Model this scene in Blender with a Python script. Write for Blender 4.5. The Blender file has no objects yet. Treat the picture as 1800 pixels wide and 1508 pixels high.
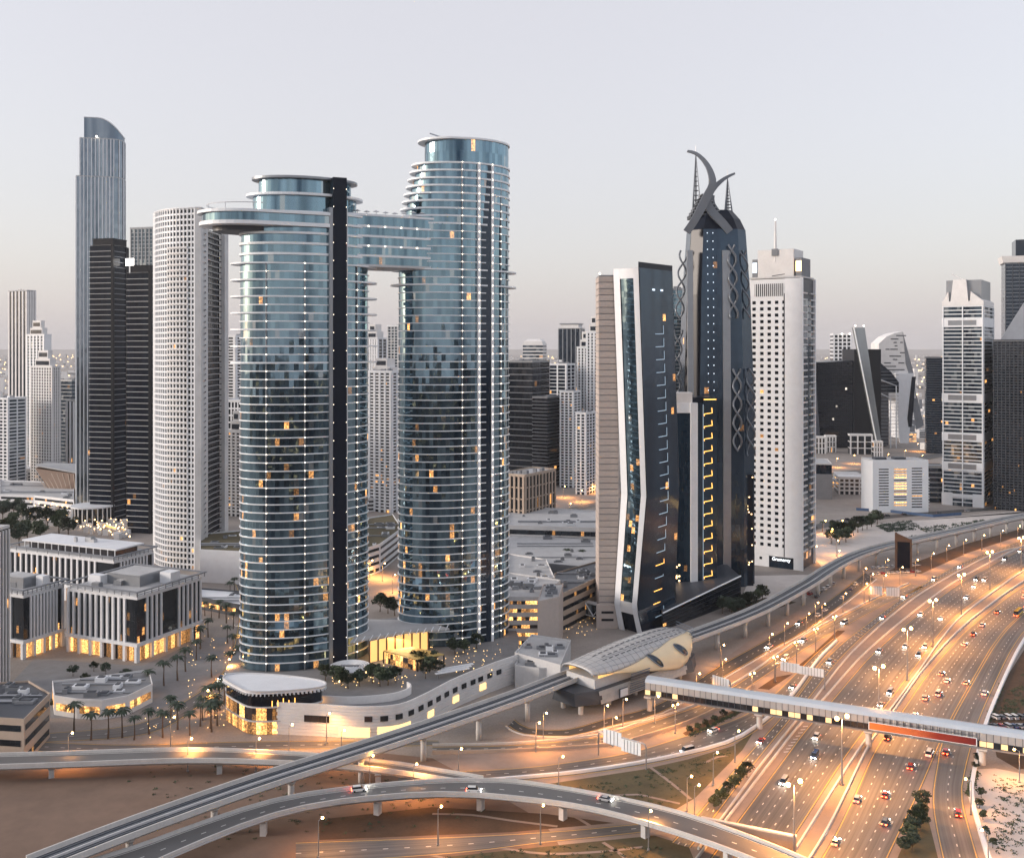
import bpy, math, random
from mathutils import Vector, Matrix
random.seed(7)
SC = bpy.context.scene
COL = SC.collection
PI = math.pi
# ---------------------------------------------------------------- camera
K, H, HY, CX = 1750.0, 150.0, 610.0, 900.0      # focal (px of 1800), eye height, horizon row, centre column
cam = bpy.data.cameras.new('camera'); co = bpy.data.objects.new('camera', cam); COL.objects.link(co)
co.location = (0, 0, H); co.rotation_euler = (PI/2, 0, 0)
cam.sensor_fit = 'HORIZONTAL'; cam.sensor_width = 36; cam.lens = 35.0
cam.shift_y = -0.08; cam.clip_start = 1; cam.clip_end = 200000
SC.camera = co
# ---------------------------------------------------------------- sky and sun (dusk, sun low on the left)
SUN_AZ, SUN_EL = math.radians(-97), math.radians(5)     # azimuth from +Y towards +X
world = bpy.data.worlds.new('World'); SC.world = world; world.use_nodes = True
nt = world.node_tree; nt.nodes.clear()
out = nt.nodes.new('ShaderNodeOutputWorld'); bg = nt.nodes.new('ShaderNodeBackground')
sky = nt.nodes.new('ShaderNodeTexSky'); sky.sky_type = 'NISHITA'; sky.sun_disc = False
sky.sun_elevation = SUN_EL; sky.sun_rotation = SUN_AZ; sky.altitude = 100
sky.air_density = 1.0; sky.dust_density = 3.0; sky.ozone_density = 2.0
hsv = nt.nodes.new('ShaderNodeHueSaturation'); hsv.inputs['Saturation'].default_value = 0.68
hsv.inputs['Value'].default_value = 1.0
mixs = nt.nodes.new('ShaderNodeMix'); mixs.data_type = 'RGBA'; mixs.inputs[0].default_value = 0.45
nt.links.new(sky.outputs[0], hsv.inputs['Color'])
nt.links.new(hsv.outputs[0], mixs.inputs[6])
mixs.inputs[7].default_value = (4.06, 3.78, 3.92, 1)       # even veil of dusk haze over the whole dome
nt.links.new(mixs.outputs[2], bg.inputs['Color']); bg.inputs['Strength'].default_value = 0.15
nt.links.new(bg.outputs[0], out.inputs['Surface'])
sl = bpy.data.lights.new('sun', 'SUN'); sl.energy = 1.3; sl.angle = math.radians(12); sl.color = (1.0, 0.87, 0.77)
so = bpy.data.objects.new('sun', sl); COL.objects.link(so)
sd = Vector((math.sin(SUN_AZ)*math.cos(SUN_EL+.12), math.cos(SUN_AZ)*math.cos(SUN_EL+.12), math.sin(SUN_EL+.12)))
so.rotation_euler = (-sd).to_track_quat('-Z', 'Y').to_euler()
so.location = sd*800
SC.view_settings.view_transform = 'Standard'; SC.view_settings.look = 'None'
SC.view_settings.gamma = 1.0; SC.view_settings.use_curve_mapping = False
SC.view_settings.exposure = 1.1
SC.cycles.use_denoising = True
SC.cycles.max_bounces = 6; SC.cycles.diffuse_bounces = 2; SC.cycles.glossy_bounces = 3
SC.cycles.transmission_bounces = 2; SC.cycles.volume_bounces = 0; SC.cycles.transparent_max_bounces = 8
SC.cycles.sample_clamp_indirect = 3.0; SC.cycles.caustics_reflective = False; SC.cycles.caustics_refractive = False

# ---------------------------------------------------------------- helpers
def G(px, py, z=0.0):
    Y = (H-z)*K/(py-HY); return Vector(((px-CX)/K*Y, Y, z))
def XA(px, Y): return (px-CX)/K*Y
def ZA(py, Y): return H-(py-HY)/K*Y
def PT(px, py, Y): return Vector((XA(px, Y), Y, ZA(py, Y)))

class MB:
    def __init__(s): s.v = []; s.f = []; s.m = []
    def add(s, vs, fs, m=0):
        o = len(s.v); s.v += [tuple(v) for v in vs]
        for f in fs: s.f.append(tuple(i+o for i in f)); s.m.append(m)
        return s
    def quad(s, a, b, c, d, m=0): return s.add([a, b, c, d], [(0, 1, 2, 3)], m)
    def hexa(s, p, m=0):   # 4 bottom (ccw), 4 top
        return s.add(p, [(3, 2, 1, 0), (4, 5, 6, 7), (0, 1, 5, 4), (1, 2, 6, 5), (2, 3, 7, 6), (3, 0, 4, 7)], m)
    def box(s, x0, x1, y0, y1, z0, z1, m=0):
        return s.hexa([(x0, y0, z0), (x1, y0, z0), (x1, y1, z0), (x0, y1, z0), (x0, y0, z1), (x1, y0, z1), (x1, y1, z1), (x0, y1, z1)], m)
    def prism(s, poly, z0, z1, m=0, mt=None):
        n = len(poly); mt = m if mt is None else mt
        vs = [(p[0], p[1], z0) for p in poly]+[(p[0], p[1], z1) for p in poly]
        s.add(vs, [(i, (i+1) % n, n+(i+1) % n, n+i) for i in range(n)]+[tuple(reversed(range(n)))], m)
        return s.add(vs[n:], [tuple(range(n))], mt)
    def loft(s, secs, m=0, cap=True):
        n = len(secs[0]); vs = [p for q in secs for p in q]; fs = []
        for k in range(len(secs)-1):
            for i in range(n): fs.append((k*n+i, k*n+(i+1) % n, (k+1)*n+(i+1) % n, (k+1)*n+i))
        if cap: fs += [tuple(reversed(range(n))), tuple(range((len(secs)-1)*n, len(secs)*n))]
        return s.add(vs, fs, m)
    def strip(s, A, B, m=0):
        n = len(A)
        return s.add(list(A)+list(B), [(i, n+i, n+i+1, i+1) for i in range(n-1)], m)
    def wall(s, A, z0, z1, t, m=0):      # thin wall along ground polyline A
        L = offs(A, -t/2); R = offs(A, t/2)
        secs = [[(l[0], l[1], z0+l[2]), (r[0], r[1], z0+r[2]), (r[0], r[1], z1+r[2]), (l[0], l[1], z1+l[2])] for l, r in zip(L, R)]
        return s.loft(secs, m)
    def tube(s, pts, r, n=6, m=0):
        pts = [Vector(p) for p in pts]; rs = r if isinstance(r, (list, tuple)) else [r]*len(pts); secs = []
        for i, p in enumerate(pts):
            d = (pts[min(i+1, len(pts)-1)]-pts[max(i-1, 0)]).normalized()
            u = d.cross(Vector((0, 0, 1)))
            u = Vector((1, 0, 0)) if u.length < 1e-3 else u.normalized()
            w = d.cross(u)
            secs.append([p+(u*math.cos(2*PI*k/n)+w*math.sin(2*PI*k/n))*rs[i] for k in range(n)])
        return s.loft(secs, m)
    def cyl(s, x, y, z0, z1, r0, r1=None, n=10, m=0):
        r1 = r0 if r1 is None else r1
        return s.loft([[(x+r*math.cos(2*PI*k/n), y+r*math.sin(2*PI*k/n), z) for k in range(n)] for r, z in ((r0, z0), (r1, z1))], m)
    def ball(s, c, r, m=0, n=8, k=5):
        secs = []
        for j in range(k+1):
            a = PI*(j/k)-PI/2; rr = max(1e-3, math.cos(a))*r
            secs.append([(c[0]+rr*math.cos(2*PI*i/n), c[1]+rr*math.sin(2*PI*i/n), c[2]+r*math.sin(a)) for i in range(n)])
        return s.loft(secs, m)
    def mesh(s, name, mats, smooth=False):
        me = bpy.data.meshes.new(name); me.from_pydata(s.v, [], s.f)
        for m in (mats if isinstance(mats, (list, tuple)) else [mats]): me.materials.append(m)
        if any(s.m): me.polygons.foreach_set('material_index', s.m)
        if smooth: me.polygons.foreach_set('use_smooth', [True]*len(s.f))
        me.update(); return me
    def build(s, name, mats, parent=None, loc=(0, 0, 0), rz=0, smooth=False):
        return inst(name, s.mesh(name, mats, smooth), parent, loc, rz)

def inst(name, me, parent=None, loc=(0, 0, 0), rz=0, rot=None, sc=None):
    o = bpy.data.objects.new(name, me); COL.objects.link(o); o.parent = parent
    o.location = loc; o.rotation_euler = rot if rot else (0, 0, rz)
    if name in ('glazing', 'side_glazing', 'shop_glazing', 'lobby_glazing', 'dark_facade', 'glass_strip'): o['kind'] = 'stuff'
    if sc: o.scale = sc if isinstance(sc, (tuple, list)) else (sc, sc, sc)
    return o
def thing(name, label, cat, loc=(0, 0, 0), rz=0, group=None):
    o = bpy.data.objects.new(name, None); COL.objects.link(o)
    o.empty_display_size = 1; o.location = loc; o.rotation_euler = (0, 0, rz)
    return tag(o, label, cat, group)
def tag(o, label=None, cat=None, group=None, kind=None):
    if label: o['label'] = label
    if cat: o['category'] = cat
    if group: o['group'] = group
    if kind: o['kind'] = kind
    return o
def struct(o): o['kind'] = 'structure'; return o
def stuff(o): o['kind'] = 'stuff'; return o
def copy_tree(o, parent=None):
    c = o.copy(); COL.objects.link(c); c.parent = parent
    for ch in list(o.children): copy_tree(ch, c)
    return c
ORD = 'first second third fourth fifth sixth seventh eighth ninth tenth eleventh twelfth thirteenth fourteenth fifteenth sixteenth seventeenth eighteenth nineteenth twentieth'.split()
def ordw(i):
    if i < 20: return ORD[i]
    return ('twenty-' if i < 29 else 'thirty-')+ORD[(i-20) % 10] if i not in (29,) else 'thirtieth'
def smooth_path(pts, step=6.0):
    P = [Vector(p) for p in pts]; P = [P[0]*2-P[1]]+P+[P[-1]*2-P[-2]]; res = []
    for i in range(1, len(P)-2):
        a, b, c, d = P[i-1], P[i], P[i+1], P[i+2]; n = max(2, int((c-b).length/step))
        for k in range(n):
            t = k/n
            res.append(0.5*((2*b)+(c-a)*t+(2*a-5*b+4*c-d)*t*t+(3*b-a-3*c+d)*t*t*t))
    res.append(P[-2]); return res
def offs(A, d):
    A = [Vector(p) for p in A]; R = []
    for i, p in enumerate(A):
        t = A[min(i+1, len(A)-1)]-A[max(i-1, 0)]; t.z = 0; t.normalize()
        R.append(Vector((p.x+t.y*d, p.y-t.x*d, p.z)))
    return R
def resample(A, step):
    A = [Vector(p) for p in A]; out = [A[0]]; acc = 0.0; tgt = step
    for a, b in zip(A, A[1:]):
        L = (b-a).length
        while acc+L >= tgt and L > 0:
            out.append(a.lerp(b, (tgt-acc)/L)); tgt += step
        acc += L
    return out
def resample_n(A, n):
    A = [Vector(p) for p in A]; cum = [0]
    for a, b in zip(A, A[1:]): cum.append(cum[-1]+(b-a).length)
    R = []; j = 0
    for i in range(n):
        t = cum[-1]*i/(n-1)
        while j < len(A)-2 and cum[j+1] < t: j += 1
        R.append(A[j].lerp(A[j+1], min(1, (t-cum[j])/max(1e-6, cum[j+1]-cum[j]))))
    return R
def zed(A, z): return [Vector((p.x, p.y, z)) for p in A]

# ---------------------------------------------------------------- materials
def newmat(name):
    m = bpy.data.materials.new(name); m.use_nodes = True
    n = m.node_tree.nodes; return m, n, m.node_tree.links, n['Principled BSDF']
def mapped(n, l, scale, kind='Object', stretch=(1, 1, 1)):
    tc = n.new('ShaderNodeTexCoord'); mp = n.new('ShaderNodeMapping')
    mp.inputs['Scale'].default_value = [scale*s for s in stretch]
    l.new(tc.outputs[kind], mp.inputs['Vector']); return mp.outputs[0]
def noise(n, l, scale, detail=4, rough=.6, stretch=(1, 1, 1), kind='Object'):
    t = n.new('ShaderNodeTexNoise'); t.inputs['Scale'].default_value = 1; t.inputs['Detail'].default_value = detail
    t.inputs['Roughness'].default_value = rough
    l.new(mapped(n, l, scale, kind, stretch), t.inputs['Vector']); return t.outputs[0]
def ramp(n, l, fac, stops):
    r = n.new('ShaderNodeValToRGB'); e = r.color_ramp.elements
    while len(e) < len(stops): e.new(.5)
    for k, (p, c) in enumerate(stops):
        e[k].position = p; e[k].color = tuple(c)+(1,) if len(c) == 3 else c
    l.new(fac, r.inputs[0]); return r.outputs[0]
def mixc(n, l, fac, a, b, mode='MIX'):
    x = n.new('ShaderNodeMix'); x.data_type = 'RGBA'; x.blend_type = mode
    for sock, v in ((x.inputs[0], fac), (x.inputs[6], a), (x.inputs[7], b)):
        if hasattr(v, 'links'): l.new(v, sock)
        elif isinstance(v, (int, float)): sock.default_value = v
        else: sock.default_value = tuple(v)+(1,) if len(v) == 3 else v
    return x.outputs[2]
def mth(n, l, op, a, b=0.0):
    x = n.new('ShaderNodeMath'); x.operation = op
    for sock, v in ((x.inputs[0], a), (x.inputs[1], b)):
        if hasattr(v, 'links'): l.new(v, sock)
        else: sock.default_value = v
    return x.outputs[0]
def bump(n, l, b, h, strength, dist=.1):
    x = n.new('ShaderNodeBump'); x.inputs['Strength'].default_value = strength; x.inputs['Distance'].default_value = dist
    l.new(h, x.inputs['Height']); l.new(x.outputs[0], b.inputs['Normal'])
def plain(name, c, rough=.6, var=.12, scale=.4, metal=0.0, stretch=(1, 1, 1), bmp=0.0, obj_var=0.0):
    m, n, l, b = newmat(name)
    t = noise(n, l, scale, 5, .65, stretch); t2 = noise(n, l, scale*9, 3, .6, stretch)
    f = mth(n, l, 'ADD', mth(n, l, 'MULTIPLY', t, .7), mth(n, l, 'MULTIPLY', t2, .3))
    col = ramp(n, l, f, [(.3, [x*(1-var) for x in c]), (.7, [min(1, x*(1+var*.7)) for x in c])])
    if obj_var:
        oi = n.new('ShaderNodeObjectInfo')
        col = mixc(n, l, mth(n, l, 'MULTIPLY', oi.outputs['Random'], obj_var), col, [x*.55 for x in c])
    l.new(col, b.inputs['Base Color']); b.inputs['Roughness'].default_value = rough; b.inputs['Metallic'].default_value = metal
    if bmp: bump(n, l, b, t2, bmp)
    return m
def emis(name, c, s):
    m, n, l, b = newmat(name); b.inputs['Base Color'].default_value = (.8*c[0], .8*c[1], .8*c[2], 1)
    b.inputs['Emission Color'].default_value = tuple(c)+(1,); b.inputs['Emission Strength'].default_value = s
    m.cycles.emission_sampling = 'NONE'; return m
def glass(name, dark, light, metal=.75, rough=.06, lit=.03, litc=(1.0, .45, .13), lits=.6, wob=.25, curtain=.0, curc=(.45, .5, .52), ior=1.7):
    """facade glass: each pane its own tint over painted reflection bands, a few with curtains, a few glowing with room light and reflected sparkle"""
    m, n, l, b = newmat(name)
    g = n.new('ShaderNodeNewGeometry'); r = g.outputs['Random Per Island']
    oi = n.new('ShaderNodeObjectInfo'); wn = n.new('ShaderNodeTexWhiteNoise'); wn.noise_dimensions = '1D'
    l.new(mth(n, l, 'ADD', mth(n, l, 'MULTIPLY', r, 913.7), mth(n, l, 'MULTIPLY', oi.outputs['Random'], 517.3)), wn.inputs['W'])
    r = wn.outputs['Value']
    sp = n.new('ShaderNodeSeparateColor'); l.new(wn.outputs['Color'], sp.inputs[0])
    refl_band = ramp(n, l, noise(n, l, .085, 3, .55, (1, 1, .05)), [(.40, (0, 0, 0)), (.56, (1, 1, 1))])  # broad tint bands paint in dark reflections and curtains
    col = mixc(n, l, mth(n, l, 'ADD', mth(n, l, 'MULTIPLY', refl_band, .62), mth(n, l, 'MULTIPLY', r, .38)), dark, light); met = metal
    b.inputs['Metallic'].default_value = metal
    if curtain:
        cf = mth(n, l, 'LESS_THAN', sp.outputs[1], curtain)
        col = mixc(n, l, mth(n, l, 'MULTIPLY', cf, .7), col, curc)
    l.new(col, b.inputs['Base Color']); b.inputs['Roughness'].default_value = rough
    b.inputs['IOR'].default_value = ior
    if lit:
        sz = n.new('ShaderNodeSeparateXYZ'); l.new(g.outputs['Position'], sz.inputs[0])
        pr = mth(n, l, 'MULTIPLY', mth(n, l, 'MAXIMUM', mth(n, l, 'SUBTRACT', 1.9, mth(n, l, 'MULTIPLY', sz.outputs[2], .0125)), .22), lit)
        lf = mth(n, l, 'LESS_THAN', sp.outputs[0], pr)
        nz = noise(n, l, 1.3, 3, .7)  # breaks the glow into spots, imitating reflected sparkles within lit panes
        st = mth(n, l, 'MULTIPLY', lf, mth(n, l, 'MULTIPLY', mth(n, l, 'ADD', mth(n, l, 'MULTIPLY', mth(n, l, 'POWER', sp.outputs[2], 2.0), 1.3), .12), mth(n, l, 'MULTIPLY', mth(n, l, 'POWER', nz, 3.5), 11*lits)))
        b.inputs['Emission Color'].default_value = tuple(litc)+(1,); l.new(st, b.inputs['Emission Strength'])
        m.cycles.emission_sampling = 'NONE'
    if wob: bump(n, l, b, noise(n, l, .16, 1, .5), wob, .25)
    return m
M = {}
M['white'] = plain('white_panel', (.78, .81, .85), .45, .08, .15)
M['slabw'] = plain('white_slab_edge', (.83, .87, .91), .4, .05, .1)
M['offw'] = plain('offwhite_render', (.73, .73, .735), .7, .12, .12)
M['conc'] = plain('pale_concrete', (.59, .60, .615), .85, .16, .1, bmp=.1)
M['concw'] = plain('viaduct_concrete', (.60, .585, .57), .8, .16, .12, stretch=(1, 1, .4), bmp=.08)
M['grey'] = plain('grey_concrete', (.21, .225, .25), .8, .16, .12)
M['dgrey'] = plain('dark_grey_metal', (.045, .054, .07), .45, .15, .2)
M['mgrey'] = plain('steel_grey', (.30, .32, .35), .35, .1, .2, .6)
M['roofg'] = plain('roof_membrane', (.47, .48, .49), .85, .2, .1, bmp=.1)
M['dark'] = plain('dark_cladding', (.009, .011, .017), .35, .2, .2)
M['navy'] = plain('navy_cladding', (.004, .009, .022), .3, .2, .15)
M['stone'] = plain('beige_stone', (.52, .455, .42), .8, .12, .5, obj_var=.28)
M['tan'] = plain('tan_stone', (.46, .37, .30), .8, .12, .3)
M['brownc'] = plain('brown_cladding', (.17, .10, .065), .5, .2, .3)
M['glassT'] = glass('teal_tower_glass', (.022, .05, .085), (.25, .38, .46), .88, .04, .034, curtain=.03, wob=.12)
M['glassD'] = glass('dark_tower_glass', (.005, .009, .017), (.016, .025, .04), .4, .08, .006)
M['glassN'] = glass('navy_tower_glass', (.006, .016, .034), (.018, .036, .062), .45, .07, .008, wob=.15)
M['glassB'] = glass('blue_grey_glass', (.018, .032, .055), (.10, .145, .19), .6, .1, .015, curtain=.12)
M['glassW'] = glass('dark_window_glass', (.006, .010, .018), (.03, .042, .055), .4, .12, .022)  # dark, slightly varied window glass
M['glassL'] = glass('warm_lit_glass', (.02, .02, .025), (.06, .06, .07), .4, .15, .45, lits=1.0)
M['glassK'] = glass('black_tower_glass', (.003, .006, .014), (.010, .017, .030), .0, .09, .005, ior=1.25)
M['gardl'] = emis('garden_light', (1.0, .60, .22), 1.8)
M['litw'] = emis('warm_light', (1.0, .62, .28), 3.0)
M['lith'] = emis('hot_interior', (1.0, .56, .18), .55)
M['lamp'] = emis('sodium_lamp', (1.0, .52, .13), 30.0)
M['dot'] = emis('facade_lamp', (1.0, .84, .64), 3.2)
M['cool'] = emis('cool_led', (.75, .86, 1.0), .8)
M['coold'] = emis('dim_led', (.5, .66, .8), .2)
M['amber'] = emis('amber_led', (1.0, .45, .10), 1.4)
M['pole'] = plain('lamp_pole', (.34, .34, .35), .4, .1, .5, .5)
M['paint'] = plain('road_paint', (.72, .71, .68), .6, .2, .8)
M['ypaint'] = plain('yellow_paint', (.62, .40, .10), .6, .2, .8)
M['leaf'] = plain('leaf', (.045, .07, .03), .6, .45, .8)
M['leafd'] = plain('dark_leaf', (.028, .05, .028), .6, .45, .8)
M['bark'] = plain('bark', (.12, .085, .06), .9, .3, 2)
for k_ in ('navy', 'dark'): M[k_].node_tree.nodes['Principled BSDF'].inputs['Specular IOR Level'].default_value = .2
# ---------------------------------------------------------------- ground
def ground_mat():
    m, n, l, b = newmat('desert_ground')
    a = noise(n, l, .0035, 6, .6); c = noise(n, l, .05, 6, .7); d = noise(n, l, 1.1, 3, .6)
    base = ramp(n, l, a, [(.3, (.19, .165, .15)), (.5, (.27, .24, .22)), (.7, (.36, .325, .30))])
    base = mixc(n, l, .35, base, ramp(n, l, c, [(.3, (.12, .105, .095)), (.65, (.38, .345, .32))]))
    base = mixc(n, l, .15, base, ramp(n, l, d, [(.3, (.2, .18, .16)), (.7, (.6, .55, .5))]))
    l.new(base, b.inputs['Base Color']); b.inputs['Roughness'].default_value = .95
    bump(n, l, b, c, .3, .4); return m
def asphalt(name, c=.10, warm=1.0):
    m, n, l, b = newmat(name)
    a = noise(n, l, .06, 6, .65); d = noise(n, l, 2.5, 3, .6); e = noise(n, l, .012, 4, .6)
    col = ramp(n, l, a, [(.3, (c*.72, c*.70, c*.70)), (.7, (c*1.25, c*1.2, c*1.18))])
    col = mixc(n, l, .3, col, ramp(n, l, d, [(.35, (c*.5,)*3), (.65, (c*1.5,)*3)]))
    col = mixc(n, l, .45, col, ramp(n, l, e, [(.44, (c*.5,)*3), (.54, (c*1.35,)*3)]))
    uv = n.new('ShaderNodeUVMap'); mp = n.new('ShaderNodeMapping'); mp.inputs['Scale'].default_value = (1.1, .012, 1); l.new(uv.outputs[0], mp.inputs[0])
    st_ = n.new('ShaderNodeTexNoise'); st_.inputs['Scale'].default_value = 1; st_.inputs['Detail'].default_value = 4; l.new(mp.outputs[0], st_.inputs['Vector'])
    col = mixc(n, l, .5, col, ramp(n, l, st_.outputs[0], [(.35, (c*.45,)*3), (.65, (c*1.6,)*3)]))
    l.new(col, b.inputs['Base Color']); b.inputs['Roughness'].default_value = .62; return m
M['asph'] = asphalt('worn_asphalt', .125); M['asphd'] = asphalt('fresh_asphalt', .06)
M['verge'] = plain('verge_concrete', (.30, .245, .215), .85, .22, .03, bmp=.1)
M['soil'] = plain('planted_soil', (.085, .05, .028), .95, .4, .12, bmp=.3)
M['lawn'] = plain('dry_lawn', (.10, .085, .045), .95, .35, .08, bmp=.2)
M['dust'] = plain('brown_dust', (.20, .135, .10), .95, .3, .02, bmp=.2)
M['paving'] = plain('plaza_paving', (.22, .225, .235), .8, .2, .15)
g = MB(); S = 30000
g.quad((-S, -2000, 0), (S, -2000, 0), (S, 2*S, 0), (-S, 2*S, 0)); struct(g.build('ground', ground_mat()))

def gpath(pts, z=0.0, step=8): return smooth_path([G(p[0], p[1], z) for p in pts], step)
def patch(name, pts, z, mat, zb=0.0):
    P = [G(p[0], p[1], zb) for p in pts]
    mb = MB(); mb.add([(p.x, p.y, zb+z) for p in P], [tuple(reversed(range(len(P))))])
    return struct(mb.build(name, mat))
def dashes(mb, A, B, f, z, dl=2.4, per=6.5, w=.3, m=0):
    C = [a.lerp(b, f) for a, b in zip(A, B)]; P = resample(C, .8); n = int(per/.8); d = max(1, int(dl/.8))
    for i in range(0, len(P)-d-1, n):
        s = P[i:i+d+1]; L = offs(s, -w/2); R = offs(s, w/2)
        mb.strip([(p.x, p.y, p.z+z) for p in L], [(p.x, p.y, p.z+z) for p in R], m)
def line(mb, A, B, f, z, w=.3, m=0, o=0):
    C = [a.lerp(b, f) for a, b in zip(A, B)]
    L = offs(C, o-w/2); R = offs(C, o+w/2)
    mb.strip([(p.x, p.y, p.z+z) for p in L], [(p.x, p.y, p.z+z) for p in R], m)
def road(name, L, R, z, lanes, mat='asph', el='ypaint', er='ypaint', zb=0.0, n=170, yl=True):
    A = resample_n(gpath(L, zb), n); B = resample_n(gpath(R, zb), n)
    mb = MB(); mb.strip([(p.x, p.y, p.z+z) for p in A], [(p.x, p.y, p.z+z) for p in B])
    o = struct(mb.build(name, M[mat])); uvl = o.data.uv_layers.new(name='UVMap'); v = 0; W0 = (A[0]-B[0]).length; uvs = []
    for i in range(n-1):
        v2 = v+(A[i+1]-A[i]).length; uvs += [0, v, W0, v, W0, v2, 0, v2]; v = v2
    uvl.data.foreach_set('uv', uvs)
    mk = MB()
    for k in range(1, lanes): dashes(mk, A, B, k/lanes, z+.006)
    if yl:
        line(mk, A, B, 0.0, z+.006, m=1, o=.5); line(mk, A, B, 1.0, z+.006, m=1, o=-.5)
    stuff(mk.build('lane_marking', [M['paint'], M[el]], o))
    return A, B, o
patch('highway_verge', [(760, 1330), (900, 1298), (1000, 1300), (1100, 1272), (1170, 1225), (1240, 1180), (1330, 1118), (1420, 1062), (1490, 1030), (1600, 1012), (1700, 968), (1800, 938), (2000, 890), (2150, 900), (1950, 1030), (1835, 1130), (1740, 1262), (1722, 1310), (1700, 1395), (1745, 1560), (1050, 1560), (950, 1440)], .02, M['verge'])
R1 = road('highway_carriageway', [(1420, 1545), (1467, 1466), (1500, 1398), (1540, 1313), (1583, 1252), (1633, 1180), (1690, 1115), (1740, 1072), (1800, 1028), (1900, 965), (2040, 910)],
          [(1545, 1545), (1563, 1505), (1620, 1385), (1652, 1310), (1676, 1258), (1718, 1183), (1750, 1130), (1785, 1090), (1850, 1040), (1950, 980), (2080, 922)], .05, 5)
R2 = road('exit_lanes', [(1668, 1545), (1655, 1506), (1638, 1408), (1647, 1338), (1652.5, 1309), (1676.5, 1257), (1718.5, 1182), (1751, 1129), (1786, 1089), (1851, 1039), (1951, 979)],
          [(1735, 1545), (1720, 1506), (1694, 1408), (1697, 1362), (1710, 1308), (1724, 1262), (1757, 1187), (1784, 1135), (1812, 1100), (1874, 1052), (1969, 992)], .046, 2)
R3 = road('highway_carriageway', [(1240, 1518), (1293, 1446), (1375, 1336), (1417, 1280), (1462, 1230), (1500, 1185), (1532, 1150), (1588, 1100), (1638, 1060), (1683, 1027), (1737, 996), (1798, 965), (1900, 918), (2000, 882)],
          [(1352, 1540), (1400, 1466), (1500, 1313), (1557, 1243), (1607, 1177), (1645, 1124), (1683, 1082), (1743, 1037), (1798, 1000), (1890, 950), (2000, 902)], .05, 5)
R4 = road('collector_road', [(1180, 1480), (1228, 1427), (1292, 1350), (1372, 1260), (1400, 1224), (1440, 1170), (1475, 1134), (1512, 1105), (1583, 1052), (1667, 1000), (1722, 976), (1798, 948), (1900, 905)],
          [(1215, 1490), (1262, 1430), (1323, 1348), (1393, 1262), (1424, 1226), (1468, 1170), (1504, 1132), (1560, 1082), (1623, 1036), (1713, 986), (1760, 968), (1808, 955), (1910, 910)], .05, 3)
R5 = road('exit_ramp', [(1470, 1120), (1433, 1152), (1362, 1222), (1310, 1258), (1240, 1284), (1200, 1296), (1110, 1323), (1000, 1341), (900, 1352), (700, 1362)],
          [(1474, 1128), (1441, 1162), (1394, 1226), (1335, 1278), (1280, 1308), (1200, 1329), (1120, 1345), (1020, 1360), (930, 1369), (700, 1388)], .058, 3)
R6 = road('side_road', [(760, 1312), (900, 1309), (1050, 1295), (1117, 1276), (1200, 1250), (1250, 1230), (1287, 1207), (1333, 1177), (1375, 1147), (1433, 1108), (1480, 1083), (1545, 1050), (1600, 1026)],
          [(760, 1322), (900, 1319), (1063, 1309), (1117, 1297), (1200, 1271), (1262, 1242), (1305, 1215), (1368, 1173), (1428, 1133), (1473, 1107), (1500, 1093), (1560, 1061), (1625, 1032)], .05, 2)
R7 = road('frontage_road', [(905, 1264), (930, 1279), (995, 1282), (1060, 1264), (1150, 1240), (1215, 1202), (1262, 1171), (1320, 1139), (1400, 1094), (1470, 1045), (1520, 1006)],
          [(893, 1276), (920, 1290), (1000, 1294), (1070, 1277), (1160, 1253), (1235, 1211), (1290, 1180), (1345, 1148), (1415, 1109), (1480, 1063), (1538, 1018)], .05, 2, 'asphd')
R8 = road('back_road', [(1380, 940), (1440, 920), (1500, 911), (1600, 902), (1800, 889), (2100, 876)], [(1380, 952), (1440, 930), (1500, 919), (1600, 908), (1800, 894), (2100, 880)], .05, 1, 'asphd', yl=False)
R9 = road('lower_road', [(-60, 1296), (200, 1308), (420, 1303), (640, 1301), (770, 1301)], [(-60, 1314), (200, 1326), (420, 1320), (640, 1314), (775, 1310)], .05, 2)
R10 = road('boulevard', [(60, 1290), (240, 1272), (330, 1228), (392, 1180), (414, 1120), (420, 1050), (400, 1000)], [(60, 1306), (260, 1290), (352, 1240), (416, 1190), (440, 1125), (446, 1052), (424, 1000)], .044, 2)
R11 = road('loop_road', [(520, 1480), (800, 1470), (950, 1462), (1040, 1455), (1130, 1446)], [(520, 1520), (800, 1500), (950, 1482), (1050, 1472), (1140, 1462)], .05, 2)
R12 = road('distant_road', [(900, 915), (1000, 893), (1060, 880), (1120, 870)], [(900, 926), (1000, 902), (1060, 888), (1120, 877)], .05, 2)
R13 = road('distant_road', [(1420, 835), (1500, 826), (1570, 812), (1650, 796), (1760, 780)], [(1420, 845), (1500, 835), (1580, 820), (1660, 803), (1780, 786)], .05, 3)
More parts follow.
